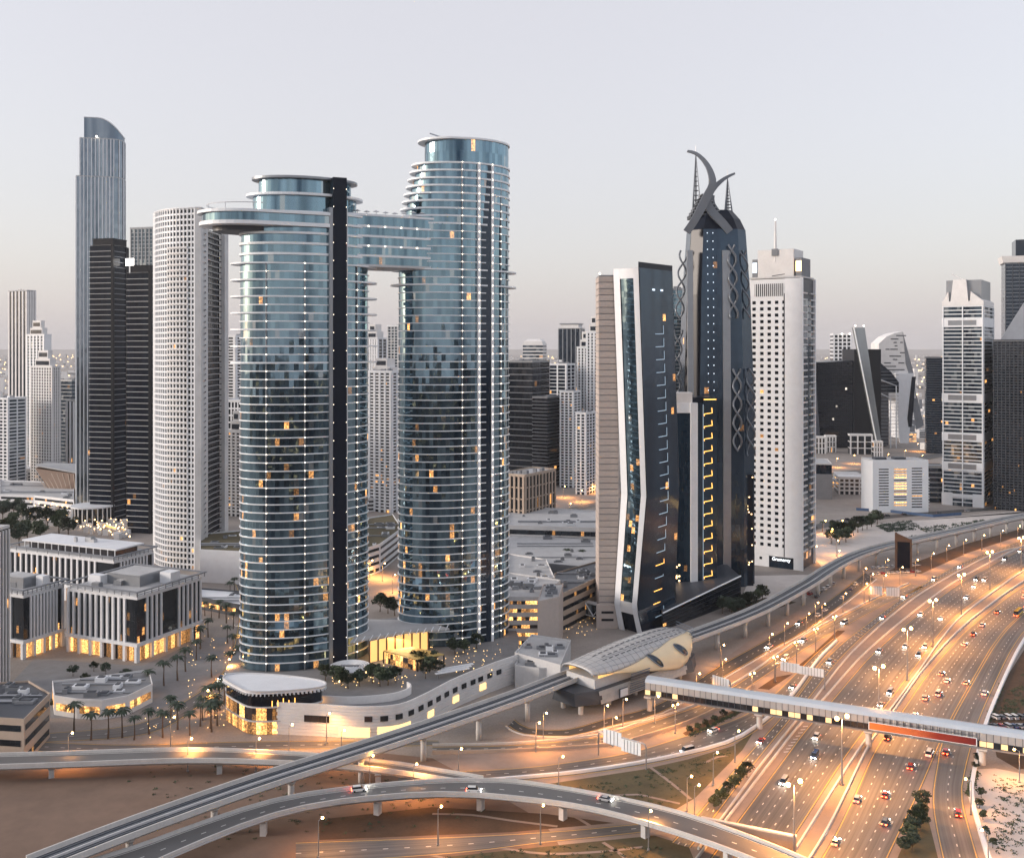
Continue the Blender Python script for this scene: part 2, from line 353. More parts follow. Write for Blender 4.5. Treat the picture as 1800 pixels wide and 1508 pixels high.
for nm, pts, mt in (('planted_verge', [(930, 1400), (960, 1378), (1130, 1352), (1210, 1334), (1290, 1310), (1326, 1284), (1305, 1318), (1222, 1402), (1178, 1428)], 'lawn'),
                    ('planted_verge', [(1200, 1288), (1240, 1268), (1310, 1240), (1318, 1246), (1240, 1280), (1206, 1293)], 'soil'),
                    ('planted_verge', [(1332, 1210), (1362, 1190), (1394, 1184), (1352, 1212)], 'soil'), ('planted_verge', [(1400, 1172), (1425, 1152), (1472, 1108), (1486, 1108), (1438, 1150), (1412, 1172)], 'soil'),
                    ('planted_verge', [(1738, 1262), (1762, 1202), (1800, 1142), (1900, 1080), (1960, 1100), (1960, 1330), (1790, 1352), (1752, 1330)], 'soil'),
                    ('planted_verge', [(1572, 1520), (1612, 1430), (1630, 1396), (1632, 1440), (1652, 1520)], 'lawn'),
                    ('planted_verge', [(1560, 1003), (1620, 984), (1700, 955), (1800, 928), (1830, 930), (1700, 972), (1620, 1008)], 'soil'),
                    ('planted_verge', [(1286, 1068), (1345, 1050), (1400, 1058), (1300, 1092)], 'soil'), ('loop_verge', [(560, 1440), (760, 1418), (960, 1430), (1080, 1446), (900, 1462), (560, 1476)], 'soil'),
                    ('loop_verge', [(560, 1560), (560, 1526), (800, 1504), (1010, 1482), (1150, 1468), (1210, 1486), (1240, 1560)], 'lawn'),
                    ('bare_soil', [(-150, 1640), (-150, 1326), (200, 1330), (420, 1326), (640, 1320), (760, 1332), (960, 1440), (1060, 1640)], 'dust'), ('plaza', [(20, 1200), (60, 1158), (250, 1170), (360, 1120), (400, 1120), (390, 1178), (330, 1225), (240, 1262), (80, 1262)], 'paving')):
    patch(nm, pts, .012 if nm == 'bare_soil' else .032, M[mt])
# bright sand lots with scrub, right-hand side
M['sandp'] = plain('pale_sand', (.60, .56, .53), .95, .22, .02, bmp=.2)
patch('sand_lot', [(1414, 962), (1420, 940), (1560, 918), (1800, 897), (2050, 885), (2050, 880), (1800, 905), (1690, 925), (1550, 958), (1480, 980), (1448, 1000)], .02, M['sandp'])
patch('sand_lot', [(1300, 1058), (1320, 1012), (1420, 1010), (1462, 995), (1400, 1030), (1330, 1062)], .024, M['sandp'])
patch('sand_lot', [(1702, 1400), (1712, 1352), (1750, 1350), (1860, 1372), (1900, 1560), (1752, 1560)], .028, M['sandp'])
# crash barriers along the carriageways
def barrier(A, o, h, label, w=.5, mat='concw', z=.02, name='crash_barrier', s0=0, s1=None):
    mb = MB(); mb.wall(offs(A, o)[s0:s1], z, z+h, w)
    return tag(mb.build(name, M[mat]), label, 'barrier', 'concrete crash barriers along the highway')
barrier(R2[1], 2.6, 1.2, 'white concrete barrier along the right edge of the exit lanes', 1.3, 'slabw')
barrier(R3[1], 2.6, 1.1, 'concrete barrier in the highway median beside the left carriageway', .6)
barrier(R1[0], -2.4, 1.1, 'concrete barrier in the highway median beside the right carriageway', .6)
barrier(R3[0], -3.0, .9, 'low barrier left of the left carriageway', .5)
barrier(R4[1], 2.2, .8, 'low barrier on the right edge of the collector road', .5)
barrier(R5[1], 1.0, 1.0, 'pale barrier on the outer edge of the curved exit ramp', 1.0, 'slabw')
barrier(R6[0], -1.0, .7, 'low kerb wall on the outer edge of the curved side road', .6)
barrier(R7[1], 1.0, .35, 'striped kerb between frontage road and verge', .7)
# tan retaining wall under the curved side road
w = MB(); wp = offs(R6[1][:70], 1.5); w.wall(wp, 0, 1.3, .6); w.build
tag(w.build('retaining_wall', M['tan']), 'long tan retaining wall below the curved side road', 'wall')

# ---------------------------------------------------------------- flyovers (elevated roads)
def flyover(label, L, R, z, piers, name='flyover', lanes=2):
    A = resample_n(gpath(L, z), 90); B = resample_n(gpath(R, z), 90)
    t = thing(name, label, 'flyover', (0, 0, 0))
    mb = MB(); secs = []
    for a, b in zip(A, B):
        i = a.lerp(b, .22); j = a.lerp(b, .78)
        secs.append([(a.x, a.y, z-.5), (i.x, i.y, z-1.9), (j.x, j.y, z-1.9), (b.x, b.y, z-.5), (b.x, b.y, z), (a.x, a.y, z)])
    mb.loft(secs); mb.build('deck', M['conc'], t)
    mb = MB(); mb.strip([(p.x, p.y, z+.03) for p in A], [(p.x, p.y, z+.03) for p in B]); rd = mb.build('road_surface', M['asph'], t)
    mk = MB()
    for k in range(1, lanes): dashes(mk, A, B, k/lanes, .04)
    line(mk, A, B, 0.0, .04, o=1.1); line(mk, A, B, 1.0, .04, o=-1.1)
    stuff(mk.build('lane_marking', M['paint'], rd))
    for P, o in ((A, .3), (B, -.3)):
        mb = MB(); mb.wall(offs(P, o), .0, 1.1, .45); mb.build('parapet', M['concw'], t)
    for f in piers:
        c = A[int(f*89)].lerp(B[int(f*89)], .5); d = (B[int(f*89)]-A[int(f*89)]).normalized()*2.6
        mb = MB(); mb.box(-1.1, 1.1, -.9, .9, 0, z-3.2)
        mb.loft([[(-1.1, -.9, z-3.2), (1.1, -.9, z-3.2), (1.1, .9, z-3.2), (-1.1, .9, z-3.2)], [(-2.8, -1.1, z-1.95), (2.8, -1.1, z-1.95), (2.8, 1.1, z-1.95), (-2.8, 1.1, z-1.95)]])
        mb.build('pier', M['conc'], t, (c.x, c.y, 0), math.atan2(d.y, d.x))
    return A, B
F1 = flyover('two-lane concrete flyover curving across the bottom foreground',
        [(-120, 1560), (60, 1540), (220, 1496), (360, 1446), (480, 1408), (600, 1388), (750, 1374), (850, 1372), (920, 1376), (1050, 1397), (1200, 1431), (1367, 1491), (1460, 1532)],
        [(-120, 1620), (60, 1592), (220, 1540), (360, 1480), (480, 1435), (600, 1410), (770, 1397), (900, 1404), (1042, 1424), (1192, 1466), (1310, 1508), (1400, 1548)], 7.0, (.2, .34, .48, .6, .7, .8, .9))
flyover('narrow elevated ramp joining the foreground flyover from the left',
        [(-100, 1330), (120, 1324), (330, 1318), (500, 1324), (655, 1337), (750, 1351), (850, 1368)], [(-100, 1352), (120, 1345), (330, 1338), (500, 1342), (655, 1353), (760, 1368), (848, 1381)], 6.0, (.2, .5, .8), 'elevated_ramp', 1)
a, b = G(1233, 1438, 6.3), G(1400, 1471, 6.3)
w = MB(); w.wall([(a.x, a.y, 0), (b.x, b.y, 0)], 0, 6.3, .8)
o = w.build('retaining_wall', M['tan']); tag(o, 'tall tan end wall beside the foreground flyover and highway', 'wall')
w = MB(); w.wall([(a.x, a.y, 0), (b.x, b.y, 0)], 6.31, 6.8, 1.2); w.build('coping', M['concw'], o)

# ---------------------------------------------------------------- metro viaduct
VZ = 11.0
VC = resample_n(smooth_path([G(p[0], p[1], VZ) for p in ((60, 1522), (220, 1460), (380, 1402), (480, 1368), (600, 1330), (750, 1281), (900, 1229), (1000, 1191), (1110, 1153), (1217, 1118), (1333, 1073), (1417, 1028), (1460, 1000), (1500, 979), (1550, 962), (1617, 947), (1700, 929), (1798, 907), (1950, 880))], 5), 260)
t = thing('metro_viaduct', 'long curved concrete metro viaduct with two tracks on round piers', 'viaduct', (0, 0, 0))
def sect(A, prof):
    N = [offs(A, q[0]) for q in prof]
    return [[(N[k][i].x, N[k][i].y, VZ+prof[k][1]) for k in range(len(prof))] for i in range(len(A))]
mb = MB(); mb.loft(sect(VC, [(-5.0, -.4), (-2.2, -2.3), (2.2, -2.3), (5.0, -.4), (5.0, 0), (-5.0, 0)])); mb.build('deck', M['concw'], t)
for s in (-1, 1):
    mb = MB(); mb.loft(sect(VC, sorted([(s*5.05, -.45), (s*4.6, -.45)])[:2]+sorted([(s*5.05, 1.3), (s*4.6, 1.3)], reverse=True))); mb.build('parapet', M['concw'], t)
    mb = MB(); A = offs(VC, s*2.3)
    L = offs(A, -2.0); R = offs(A, 2.0); mb.strip(zed(L, VZ+.05), zed(R, VZ+.05)); tb = mb.build('trackbed', M['dgrey'], t)
    for q in (-.72, .72):
        mb = MB(); mb.loft(sect(VC, [(s*2.3+q-.09, .08), (s*2.3+q+.09, .08), (s*2.3+q+.09, .28), (s*2.3+q-.09, .28)])); mb.build('rail', M['mgrey'], tb)
mb = MB(); mb.loft(sect(VC, [(-.22, .02), (.22, .02), (.22, .7), (-.22, .7)])); mb.build('walkway', M['conc'], t)
pm = MB(); pm.cyl(0, 0, 0, VZ-3.7, 1.05, n=14); pm.loft([[(r*1.0*math.cos(2*PI*k/14), r*w_*math.sin(2*PI*k/14), z) for k in range(14)] for r, w_, z in ((1.05, 1, VZ-3.7), (2.3, .7, VZ-2.32))])
pmesh = pm.mesh('pier', M['concw'], True)
acc = resample(VC, 27.0)
for i, p in enumerate(acc):
    q = acc[min(i+1, len(acc)-1)]-acc[max(i-1, 0)]
    inst('pier', pmesh, t, (p.x, p.y, 0), math.atan2(q.y, q.x)+PI/2)

# ---------------------------------------------------------------- metro station: gold shell over the tracks
M['gold'] = plain('champagne_gold_panel', (.84, .69, .46), .42, .06, .15, .1)
M['scale'] = plain('station_roof_scales', (.52, .515, .51), .5, .1, .5, .3, obj_var=.3)
M['blue'] = plain('station_blue_louvre', (.16, .20, .27), .4, .1, .3, .4)
p0, p1 = Vector((27, 413, 0)), Vector((78, 460, 0)); SL = (p1-p0).length
SA = math.atan2(p1.y-p0.y, p1.x-p0.x)
st = thing('metro_station', 'gold shell-shaped metro station with oval windows straddling the viaduct', 'station', p0, SA)
def lerpt(T, s):
    for (a, va), (b, vb) in zip(T, T[1:]):
        if s <= b:
            u = (s-a)/(b-a); u = u*u*(3-2*u) if False else u; return va+(vb-va)*u
    return T[-1][1]
W_ = [(0, 8.3), (.15, 10.2), (.35, 11.8), (.6, 12.6), (.8, 12), (.93, 9.5), (1, 6)]
ZT = [(0, 17.6), (.2, 19.4), (.45, 20.9), (.7, 21.6), (.88, 21.2), (1, 19.4)]
ZN = [(0, 15.5), (.15, 15.0), (.35, 12.8), (.55, 10.5), (.74, 8.2), (.86, 9.8), (1, 17.0)]
ZF = [(0, 15.5), (.3, 10), (.7, 9), (1, 16.0)]
def shell(s, th, k=0.0):   # th 0 = near foot, pi = far foot
    w = lerpt(W_, s)+k; zt = lerpt(ZT, s)+k; c, sn = math.cos(th), math.sin(th)
    zb = lerpt(ZN, s) if th < PI/2 else lerpt(ZF, s)
    return Vector((s*SL, -w*(abs(c)**.85)*(1 if c > 0 else -1), zb+(zt-zb)*(sn**.9)))
def tb_(s):                # gold/roof boundary angle
    return min(1.0, ((s-.14)/.62))**.8*1.02 if s > .14 else 0
NS, NT = 40, 18
def shellgrid(f0, f1, k, s0=0.0, s1=1.0):
    mb = MB(); rows = []
    for i in range(NS+1):
        s = s0+(s1-s0)*i/NS; a, b = f0(s), f1(s)
        rows.append([shell(s, a+(b-a)*j/NT, k) for j in range(NT+1)])
    vs = [p for r in rows for p in r]; n = NT+1
    mb.add(vs, [(i*n+j, i*n+j+1, (i+1)*n+j+1, (i+1)*n+j) for i in range(NS) for j in range(NT)])
    return mb
def solid(o, th):
    md = o.modifiers.new('thickness', 'SOLIDIFY'); md.thickness = th; md.offset = -1; return o
roof = solid(shellgrid(tb_, lambda s: PI, 0).build('roof_shell', M['scale'], st, smooth=True), .6)
goldp = solid(shellgrid(lambda s: 0.0, tb_, .05, .141, 1.0).build('gold_panel', M['gold'], st, smooth=True), .5)
# roof slots in rows
sm = MB(); sm.box(-1.1, 1.1, -.16, .16, -.05, .08); slot = sm.mesh('roof_slot', M['dgrey'])
for i in range(15):
    for j, th in enumerate((1.12, 1.35, 1.6)):
        s = .16+i*.052+(j % 2)*.026; p = shell(s, th, .68); q = shell(s+.02, th, .68); nrm = (q-p).normalized()
        u = (shell(s, th+.05, .68)-p).normalized()
        mt = Matrix((nrm, u, nrm.cross(u))).transposed().to_4x4(); mt.translation = p
        o = inst('roof_slot', slot, roof); o.matrix_local = mt
for k in range(1, 20):
    s = k/20; a0 = tb_(s)+.02; mb = MB(); mb.tube([shell(s, a0+(PI-a0)*i/22, .6) for i in range(23)], .09, 4); mb.build('roof_seam', M['grey'], roof)
for k in range(1, 9):
    th = .25+k*.33; mb = MB(); mb.tube([shell(i/30, th, .6) for i in range(31) if tb_(i/30) < th], .08, 4); mb.build('roof_seam', M['grey'], roof)
# oval windows set in the gold panel
for s0 in (.52, .80):
    mb = MB(); P = []; N = 28
    for k in range(N):
        a = 2*PI*k/N; P.append(shell(s0+.032*math.cos(a)-.05*math.sin(a), (.40 if s0 < .7 else .50)+.29*math.sin(a), .8))
    c = shell(s0, .40 if s0 < .7 else .50, .95)
    mb.add(P+[c], [(k, (k+1) % N, N) for k in range(N)]); w = mb.build('oval_window', M['glassN'], st)
    mb = MB(); mb.tube(P+[P[0]], .2, 5); mb.build('frame', M['mgrey'], w)
# end arches
for s0 in (0.004, .996):
    mb = MB(); mb.tube([shell(s0, PI*k/24, .05) for k in range(25)], .5, 6); mb.build('end_arch', M['mgrey'], st)
mb = MB(); P = [shell(.97, PI*k/24, -.8) for k in range(25)]; mb.add(P, [tuple(range(25))]); mb.build('end_glazing', M['glassN'], st)
lm = MB(); lm.box(-.18, .18, -6.5, 6.5, -.12, .12); lmesh = lm.mesh('louvre', M['blue'])
for k in range(11): inst('louvre', lmesh, st, (SL+.4-.12*k, -1-.2*k, 10.5+1.2*k), 0, (0, .35, -.25))
lm = MB(); lm.box(-6, 6, -.2, .2, -.14, .14); lmesh2 = lm.mesh('louvre', M['blue'])
for k in range(9): inst('louvre', lmesh2, st, (SL*.36, -12.3-.12*k, 5.3+1.0*k))
# platform hall inside and concourse under the tracks
mb = MB(); mb.box(2, SL-3, -8, 8, 9.5, 13.6); mb.box(4, SL-4, -8.4, -8.1, 13.7, 15.6, 1); mb.box(4, SL-4, 8.1, 8.4, 13.7, 15.6, 1); mb.build('platform_hall', [M['conc'], M['lith']], st)
mb = MB(); mb.loft([[(x, -12*f, 4.4), (x, 12*f, 4.4), (x, 9*f, 9.6), (x, -10.5*f, 9.6)] for x, f in ((-8, .55), (4, 1), (SL-6, 1), (SL+2, .6))]); conc_ = mb.build('concourse', M['dgrey'], st)
sm = MB(); sm.hexa([(-1.25, -.12, -.85), (1.25, -.12, -.85), (1.25, .02, -.85), (-1.25, .02, -.85), (-1.25, -.32, .85), (1.25, -.32, .85), (1.25, .02, .85), (-1.25, .02, .85)]); tile = sm.mesh('scale_panel', M['scale'])
for r in range(3):
    for c in range(22):
        x = 3+c*2.55+(r % 2)*1.2
        if x < SL-8: inst('scale_panel', tile, conc_, (x, -11.7+r*.45, 5.3+r*1.65), 0, (-.27, 0, 0))
mb = MB(); mb.box(13, 17.5, -12.55, -12.3, 4.9, 8.0, 0); mb.box(12.7, 17.8, -12.29, -12.0, 4.6, 8.3, 1); mb.build('display_board', [M['slabw'], M['dgrey']], st)
for x in (-3, 14, 31, 48, 62):
    mb = MB(); mb.cyl(x, -5, 0, 4.5, 1.1, n=10); mb.build('support_column', M['concw'], st)
    mb = MB(); mb.cyl(x, 5, 0, 4.5, 1.1, n=10); mb.build('support_column', M['concw'], st)

# ---------------------------------------------------------------- enclosed footbridge over the highway
b0, b1 = Vector((56, 411.6, 0)), Vector((222, 333, 0)); BL = (b1-b0).length; BA = math.atan2(b1.y-b0.y, b1.x-b0.x)
fb = thing('footbridge', 'long enclosed footbridge with pale roof crossing the highway', 'footbridge', b0, BA)
BW = 3.3
mb = MB(); mb.box(0, BL, -BW, BW, 6.6, 7.5); mb.build('deck', M['mgrey'], fb)
mb = MB(); mb.loft([[(x, -BW-.25, 12.5), (x, -BW*.75, 13.7), (x, 0, 14.2), (x, BW*.75, 13.7), (x, BW+.25, 12.5)] for x in (0, BL)]); mb.build('roof', plain('bridge_roof_sheet', (.58, .64, .70), .35, .08, .2, .3), fb)
M['frost'] = plain('frosted_panel', (.46, .46, .47), .35, .1, .4, obj_var=.35)
pw = 2.3; npan = int(BL/pw)
pm_ = MB(); pm_.box(.06, pw-.06, -.05, .05, 9.7, 12.48); frost = pm_.mesh('side_panel', M['frost'])
pg = MB(); pg.box(.06, pw-.06, -.04, .04, 7.52, 9.55); pglass = pg.mesh('window_pane', M['glassW']); plit = pg.mesh('window_pane', emis('corridor_light', (1.0, .72, .36), .38))
ml = MB(); ml.box(-.08, .08, -.12, .12, 7.5, 12.5); mull = ml.mesh('mullion', M['dgrey'])
for k in range(npan):
    for s in (-1, 1):
        inst('side_panel', frost, fb, (k*pw, s*BW, 0)); inst('mullion', mull, fb, (k*pw, s*BW, 0))
        inst('window_pane', plit if (k*7+k//5) % 11 in (0, 3, 4) else pglass, fb, (k*pw, s*BW, 0))
mb = MB(); mb.box(0, BL, -BW-.16, -BW-.1, 9.55, 9.72); mb.box(0, BL, -BW-.18, -BW-.1, 7.3, 7.6); mb.build('handrail', M['dgrey'], fb)
def billmat():
    m, n, l, b = newmat('billboard_print'); tc = n.new('ShaderNodeTexCoord'); sx = n.new('ShaderNodeSeparateXYZ'); l.new(tc.outputs['Generated'], sx.inputs[0])
    c = ramp(n, l, sx.outputs[0], [(0, (.75, .22, .05)), (.4, (.62, .16, .05)), (.65, (.30, .03, .015)), (1, (.17, .012, .012))])
    l.new(c, b.inputs['Base Color']); b.inputs['Roughness'].default_value = .5; return m
bx = lambda px: ((G(px, 1300, 9).x-b0.x))  # helper along the bridge
def along(px):      # distance along the bridge axis at an image column
    d = (b1-b0)/BL; r = (px-CX)/K
    return (r*b0.y-b0.x)/(d.x-r*d.y)
x0, x1 = along(1530), along(1716)
o = thing('billboard', 'long orange to dark red billboard hung on the footbridge side', 'billboard', b0+Vector((0, 0, 0)), BA)
mb = MB(); mb.box(x0, x1, -BW-.75, -BW-.6, 7.9, 10.4); mb.build('printed_face', billmat(), o)
mb = MB()
for z in (7.7, 10.42): mb.box(x0-.3, x1+.3, -BW-.85, -BW-.5, z, z+.2)
for x in (x0-.3, x1): mb.box(x, x+.3, -BW-.84, -BW-.51, 7.9, 10.42)
mb.build('frame', M['slabw'], o)
mb = MB()
for k in range(16):
    x = x0+(x1-x0)*k/15; mb.box(x-.08, x+.08, -BW-.5, -BW-.14, 7.8, 12.2)
mb.box(x0, x1, -BW-.62, -BW-.52, 11.2, 11.35); mb.build('support_rack', M['dgrey'], o)
for px in (1142, 1335, 1527, 1727):
    x = along(px); mb = MB(); mb.cyl(x, 0, 0, 5.3, 1.15, n=14); mb.hexa([(x-1.2, -1.2, 5.0), (x+1.2, -1.2, 5.0), (x+1.2, 1.2, 5.0), (x-1.2, 1.2, 5.0), (x-1.5, -3.2, 6.0), (x+1.5, -3.2, 6.0), (x+1.5, 3.2, 6.0), (x-1.5, 3.2, 6.0)])
    mb.box(x-1.5, x+1.5, -3.2, 3.2, 6.0, 6.58); mb.build('pier', M['concw'], fb)

# ---------------------------------------------------------------- sign gantries (seen from behind)
def gantry(label, pl, pr, h, boards, name='sign_gantry'):
    a, b = G(*pl), G(*pr); L = (b-a).length; t = thing(name, label, 'road sign', a, math.atan2(b.y-a.y, b.x-a.x), 'white-backed sign gantries')
    for x in (0, L):
        mb = MB(); s = 1 if x == 0 else -1
        mb.tube([(x, 0, 0), (x, 0, h-1.2), (x+s*.5, 0, h-.3), (x+s*1.6, 0, h)], .28, 8); mb.build('post', M['pole'], t)
    mb = MB(); mb.tube([(1, 0, h), (L-1, 0, h)], .25, 8); mb.build('beam', M['pole'], t)
    for (u0, u1, z0, z1) in boards:
        x0, x1 = u0*L, u1*L; bd = MB(); bd.box(x0, x1, -.5, -.35, z0, z1); bo = bd.build('sign_board', M['slabw'], t)
        nr = max(3, int((x1-x0)/1.3)); rm = MB(); rm.box(-.06, .06, -.64, -.505, z0+.05, z1-.05); rib = rm.mesh('rib', M['grey'])
        for k in range(1, nr): inst('rib', rib, bo, (x0+(x1-x0)*k/nr, 0, 0))
    return t
gantry('white-backed sign gantry over the collector road left of the footbridge', (1362, 1198), (1450, 1212), 8.5, [(.12, .5, 5.6, 9.6), (.5, .98, 5.4, 9.0)])
gantry('pair of white-backed sign boards beside the median far up the highway', (1528, 1058), (1582, 1060), 9.0, [(.02, .42, 4.5, 9.5), (.55, .98, 4.0, 9.0)])
gantry('large ribbed sign gantry over the curved exit ramp', (1052, 1327), (1136, 1352), 9.0, [(.12, .5, 5.5, 10.6), (.5, .9, 4.4, 8.8)])
gantry('white sign back peeking over the footbridge near the station', (1252, 1228), (1284, 1238), 10.0, [(.05, .95, 6.0, 10.5)])

# painted hatching and rumble bars
hb = MB(); A, B = R3[0], R4[1]
for k in range(9):
    a = G(1378+k*4.2, 1322-k*5.6); hb.add([(a.x, a.y, .03), (a.x+4.6, a.y+.9, .03), (a.x+4.6, a.y+1.5, .03), (a.x, a.y+.6, .03)], [(0, 1, 2, 3)])
struct(hb.build('hatched_marking', M['paint']))
rb = MB()
for f in (.17, .26, .34):
    for k in range(5):
        i = int((f+k*.006)*169); a, b = R4[0][i].lerp(R4[1][i], .05), R4[0][i].lerp(R4[1][i], .95); d = (R4[0][i+1]-R4[0][i]).normalized()*.5
        rb.add([(a.x, a.y, .058), (b.x, b.y, .058), (b.x+d.x, b.y+d.y, .058), (a.x+d.x, a.y+d.y, .058)], [(0, 1, 2, 3)])
struct(rb.build('rumble_bars', M['ypaint']))

fp = MB()
for pts in ([(1140, 1346), (1170, 1368), (1200, 1392), (1214, 1404)], [(1075, 1398), (1120, 1396), (1150, 1402), (1195, 1412)], [(1240, 1340), (1262, 1330), (1280, 1328)], [(760, 1430), (830, 1432), (900, 1442), (980, 1452)], [(990, 1425), (1020, 1440), (1045, 1456)], [(1060, 1480), (1090, 1500), (1110, 1520)], [(880, 1490), (960, 1500), (1060, 1496), (1130, 1488)], [(600, 1500), (700, 1492), (800, 1512)]):
    P = gpath(pts, 0, 4); fp.strip(zed(offs(P, -.6), .039), zed(offs(P, .6), .039))
struct(fp.build('garden_paths', M['verge']))
# ---------------------------------------------------------------- generic tower tools
def panes(mb, a, b, z0, z1, nx, nz=1, j=.012, m=0):
    """separate glass panes between ground points a and b, each very slightly out of plane"""
    a = Vector((a[0], a[1], 0)); b = Vector((b[0], b[1], 0)); d = (b-a)/nx; nr = Vector((d.y, -d.x, 0)).normalized()
    hz = (z1-z0)/nz
    for k in range(nz):
        for i in range(nx):
            p = a+d*i; q = a+d*(i+1); t = random.uniform(-j, j)*d.length*.5; u = random.uniform(-j, j)*hz*.5
            za, zb = z0+hz*k, z0+hz*(k+1)
            mb.add([p+nr*(t+u)+Vector((0, 0, za)), q+nr*(-t+u)+Vector((0, 0, za)), q+nr*(-t-u)+Vector((0, 0, zb)), p+nr*(t-u)+Vector((0, 0, zb))], [(0, 1, 2, 3)], m)
def fit(pxl, pxc, pxr, Y, th, M_=None):
    """lengths of the two visible faces of a block whose near corner stands at column pxc, depth Y"""
    X = XA(pxc, Y); r = (pxl-CX)/K; c, s = math.cos(th), math.sin(th)
    L = (X-r*Y)/(c+r*s)
    if M_ is None:
        r2 = (pxr-CX)/K; M_ = (r2*Y-X)/(s-r2*c)
    return X, L, M_
def rect_tower(name, label, pxl, pxc, pxr, Y, th, ytop, nf, cat='tower', gl='glassB', slab=(.9, .25, 'slabw'), piers=None, nL=10, nM=8, M_=None,
               zb=0.0, roof='roofg', parapet=1.2, group=None, solidL=None, top_blank=0):
    th = math.radians(th); X, L, Mm = fit(pxl, pxc, pxr, Y, th, M_); zt = ZA(ytop, Y)
    t = thing(name, label, cat, (X, Y, zb), -th, group); hgt = zt-zb; fh = hgt/nf
    mb = MB(); panes(mb, (-L, 0), (0, 0), 0, hgt, nL, nf); panes(mb, (0, 0), (0, Mm), 0, hgt, nM, nf)
    panes(mb, (0, Mm), (-L, Mm), 0, hgt, max(2, nL//3), nf); panes(mb, (-L, Mm), (-L, 0), 0, hgt, max(2, nM//3), nf)
    mb.build('glazing', M[gl], t)
    if slab:
        h, o, mt = slab; s = MB(); s.box(-L-o, o, -o, Mm+o, -h/2, h/2); sm = s.mesh('floor_slab', M[mt])
        for k in range(1, nf+1-top_blank): inst('floor_slab', sm, t, (0, 0, k*fh))
    if piers:
        (qL, qM, w, o, mt) = piers
        if qL:
            p = MB(); p.box(-w/2, w/2, -o, .15, 0, hgt); pm = p.mesh('pier', M[mt])
            for k in range(qL+1): inst('pier', pm, t, (-L+w/2+(L-w)*k/qL, 0, 0))
        if qM:
            p = MB(); p.box(-.15, o, -w/2, w/2, 0, hgt); pm = p.mesh('pier', M[mt])
            for k in range(qM+1): inst('pier', pm, t, (0, w/2+(Mm-w)*k/qM, 0))
    if roof:
        r = MB(); o = .35; r.box(-L-o, o, -o, Mm+o, hgt+.45, hgt+.6); ro = r.build('roof', M[roof], t)
        if parapet:
            q = MB(); q.box(-L-o, o, -o, -o+.4, hgt+.6, hgt+.6+parapet); q.box(o-.4, o, -o+.4, Mm+o, hgt+.6, hgt+.6+parapet)
            q.box(-L-o, -L-o+.4, -o+.4, Mm+o, hgt+.6, hgt+.6+parapet); q.box(-L-o+.4, o-.4, Mm+o-.4, Mm+o, hgt+.6, hgt+.6+parapet); q.build('parapet', M['conc' if slab is None else slab[2]], ro)
    return t, L, Mm, hgt
def rooftop_plant(t, x0, x1, y0, y1, z, mat='grey', n=5, seed=1):
    R = random.Random(seed)
    for k in range(n):
        w, d, h = R.uniform(1.5, 5), R.uniform(1.5, 4), R.uniform(1, 3)
        x, y = R.uniform(x0, x1-w), R.uniform(y0, y1-d); mb = MB(); mb.box(x, x+w, y, y+d, z, z+h)
        mb.box(x+.2, x+w-.2, y+.2, y+d-.2, z+h, z+h+.25, 1); mb.build('rooftop_unit', [M[mat], M['mgrey']], t)

# ---------------------------------------------------------------- twin elliptical towers with sky bridge
DECK = 8.0
PHI = math.radians(24)
def ell(a, b, n=72, cx=0.0): return [(cx+a*math.cos(2*PI*k/n), b*math.sin(2*PI*k/n)) for k in range(n)]
ballm = MB(); ballm.ball((0, 0, 0), .25, n=7, k=4); dotmesh = ballm.mesh('facade_light', M['dot'])
def ell_tower(label, X, Y, a, b, ztop, fh, levels_lo, light_x, fins=()):
    t = thing('elliptical_tower', label, 'tower', (X, Y, 0), PHI)
    nf = int((ztop-DECK)/fh); N = 84
    sm = MB(); sm.prism(ell(a+.5, b+.5), -.22, .22); slab = sm.mesh('floor_slab', M['slabw'])
    sw = MB(); sw.prism([(x*(1.13 if abs(x) > a*.55 else 1+.13*(abs(x)/(a*.55))**3), y) for x, y in ell(a+.55, b+.6)], -.34, .34); wide = sw.mesh('floor_slab', M['slabw'])
    for k in range(nf+1):
        z = DECK+k*fh
        # stepped-back floors: the left end draws in towards the top
        sh = levels_lo(z); ak = a-sh/2; cx = sh/2
        if k:
            if sh > .01:
                q = MB(); e = 3.2; q.prism([(x-(e if x < cx-ak*.5 else 0)*max(0, min(1, (cx-ak*.5-x)/(ak*.5))), y) for x, y in ell(ak+.5, b+.5, 72, cx)], -.42, .42); q.build('floor_slab', M['slabw'], t, (0, 0, z))
            else: inst('floor_slab', wide if z > ztop*.73 and z < 187 and k % 2 else slab, t, (0, 0, z))
        if k < nf:
            g = MB(); P = ell(ak, b, N, cx)
            for i in range(N): panes(g, P[i], P[(i+1) % N], z+.21, z+fh-.21, 1, 1, .016)
            g.build('glass_band', M['glassT'], t)
    # rows of small lamps and slim fins on the near side
    for lx in light_x:
        y = -b*math.sqrt(max(0, 1-(lx/a)**2))-.7
        f = MB(); f.box(lx-.22, lx+.22, y-.05, y+1.2, DECK, DECK+nf*fh); f.build('vertical_fin', M['mgrey'], t)
        for k in range(1, nf+1): inst('facade_light', dotmesh, t, (lx, y-.15, DECK+k*fh))
    for (fx, w, mt, z1) in fins:
        y = -b*math.sqrt(max(0, 1-(fx/a)**2)); f = MB()
        f.box(fx-w/2, fx+w/2, y-1.6, y+2.5, 0, z1); f.build('vertical_shaft' if w > 3 else 'vertical_fin', M[mt], t)
    return t, nf
T1X, T1Y, T2X, T2Y = XA(537, 455), 455, XA(799, 490), 490
A1, B1 = 29.0, 16.5
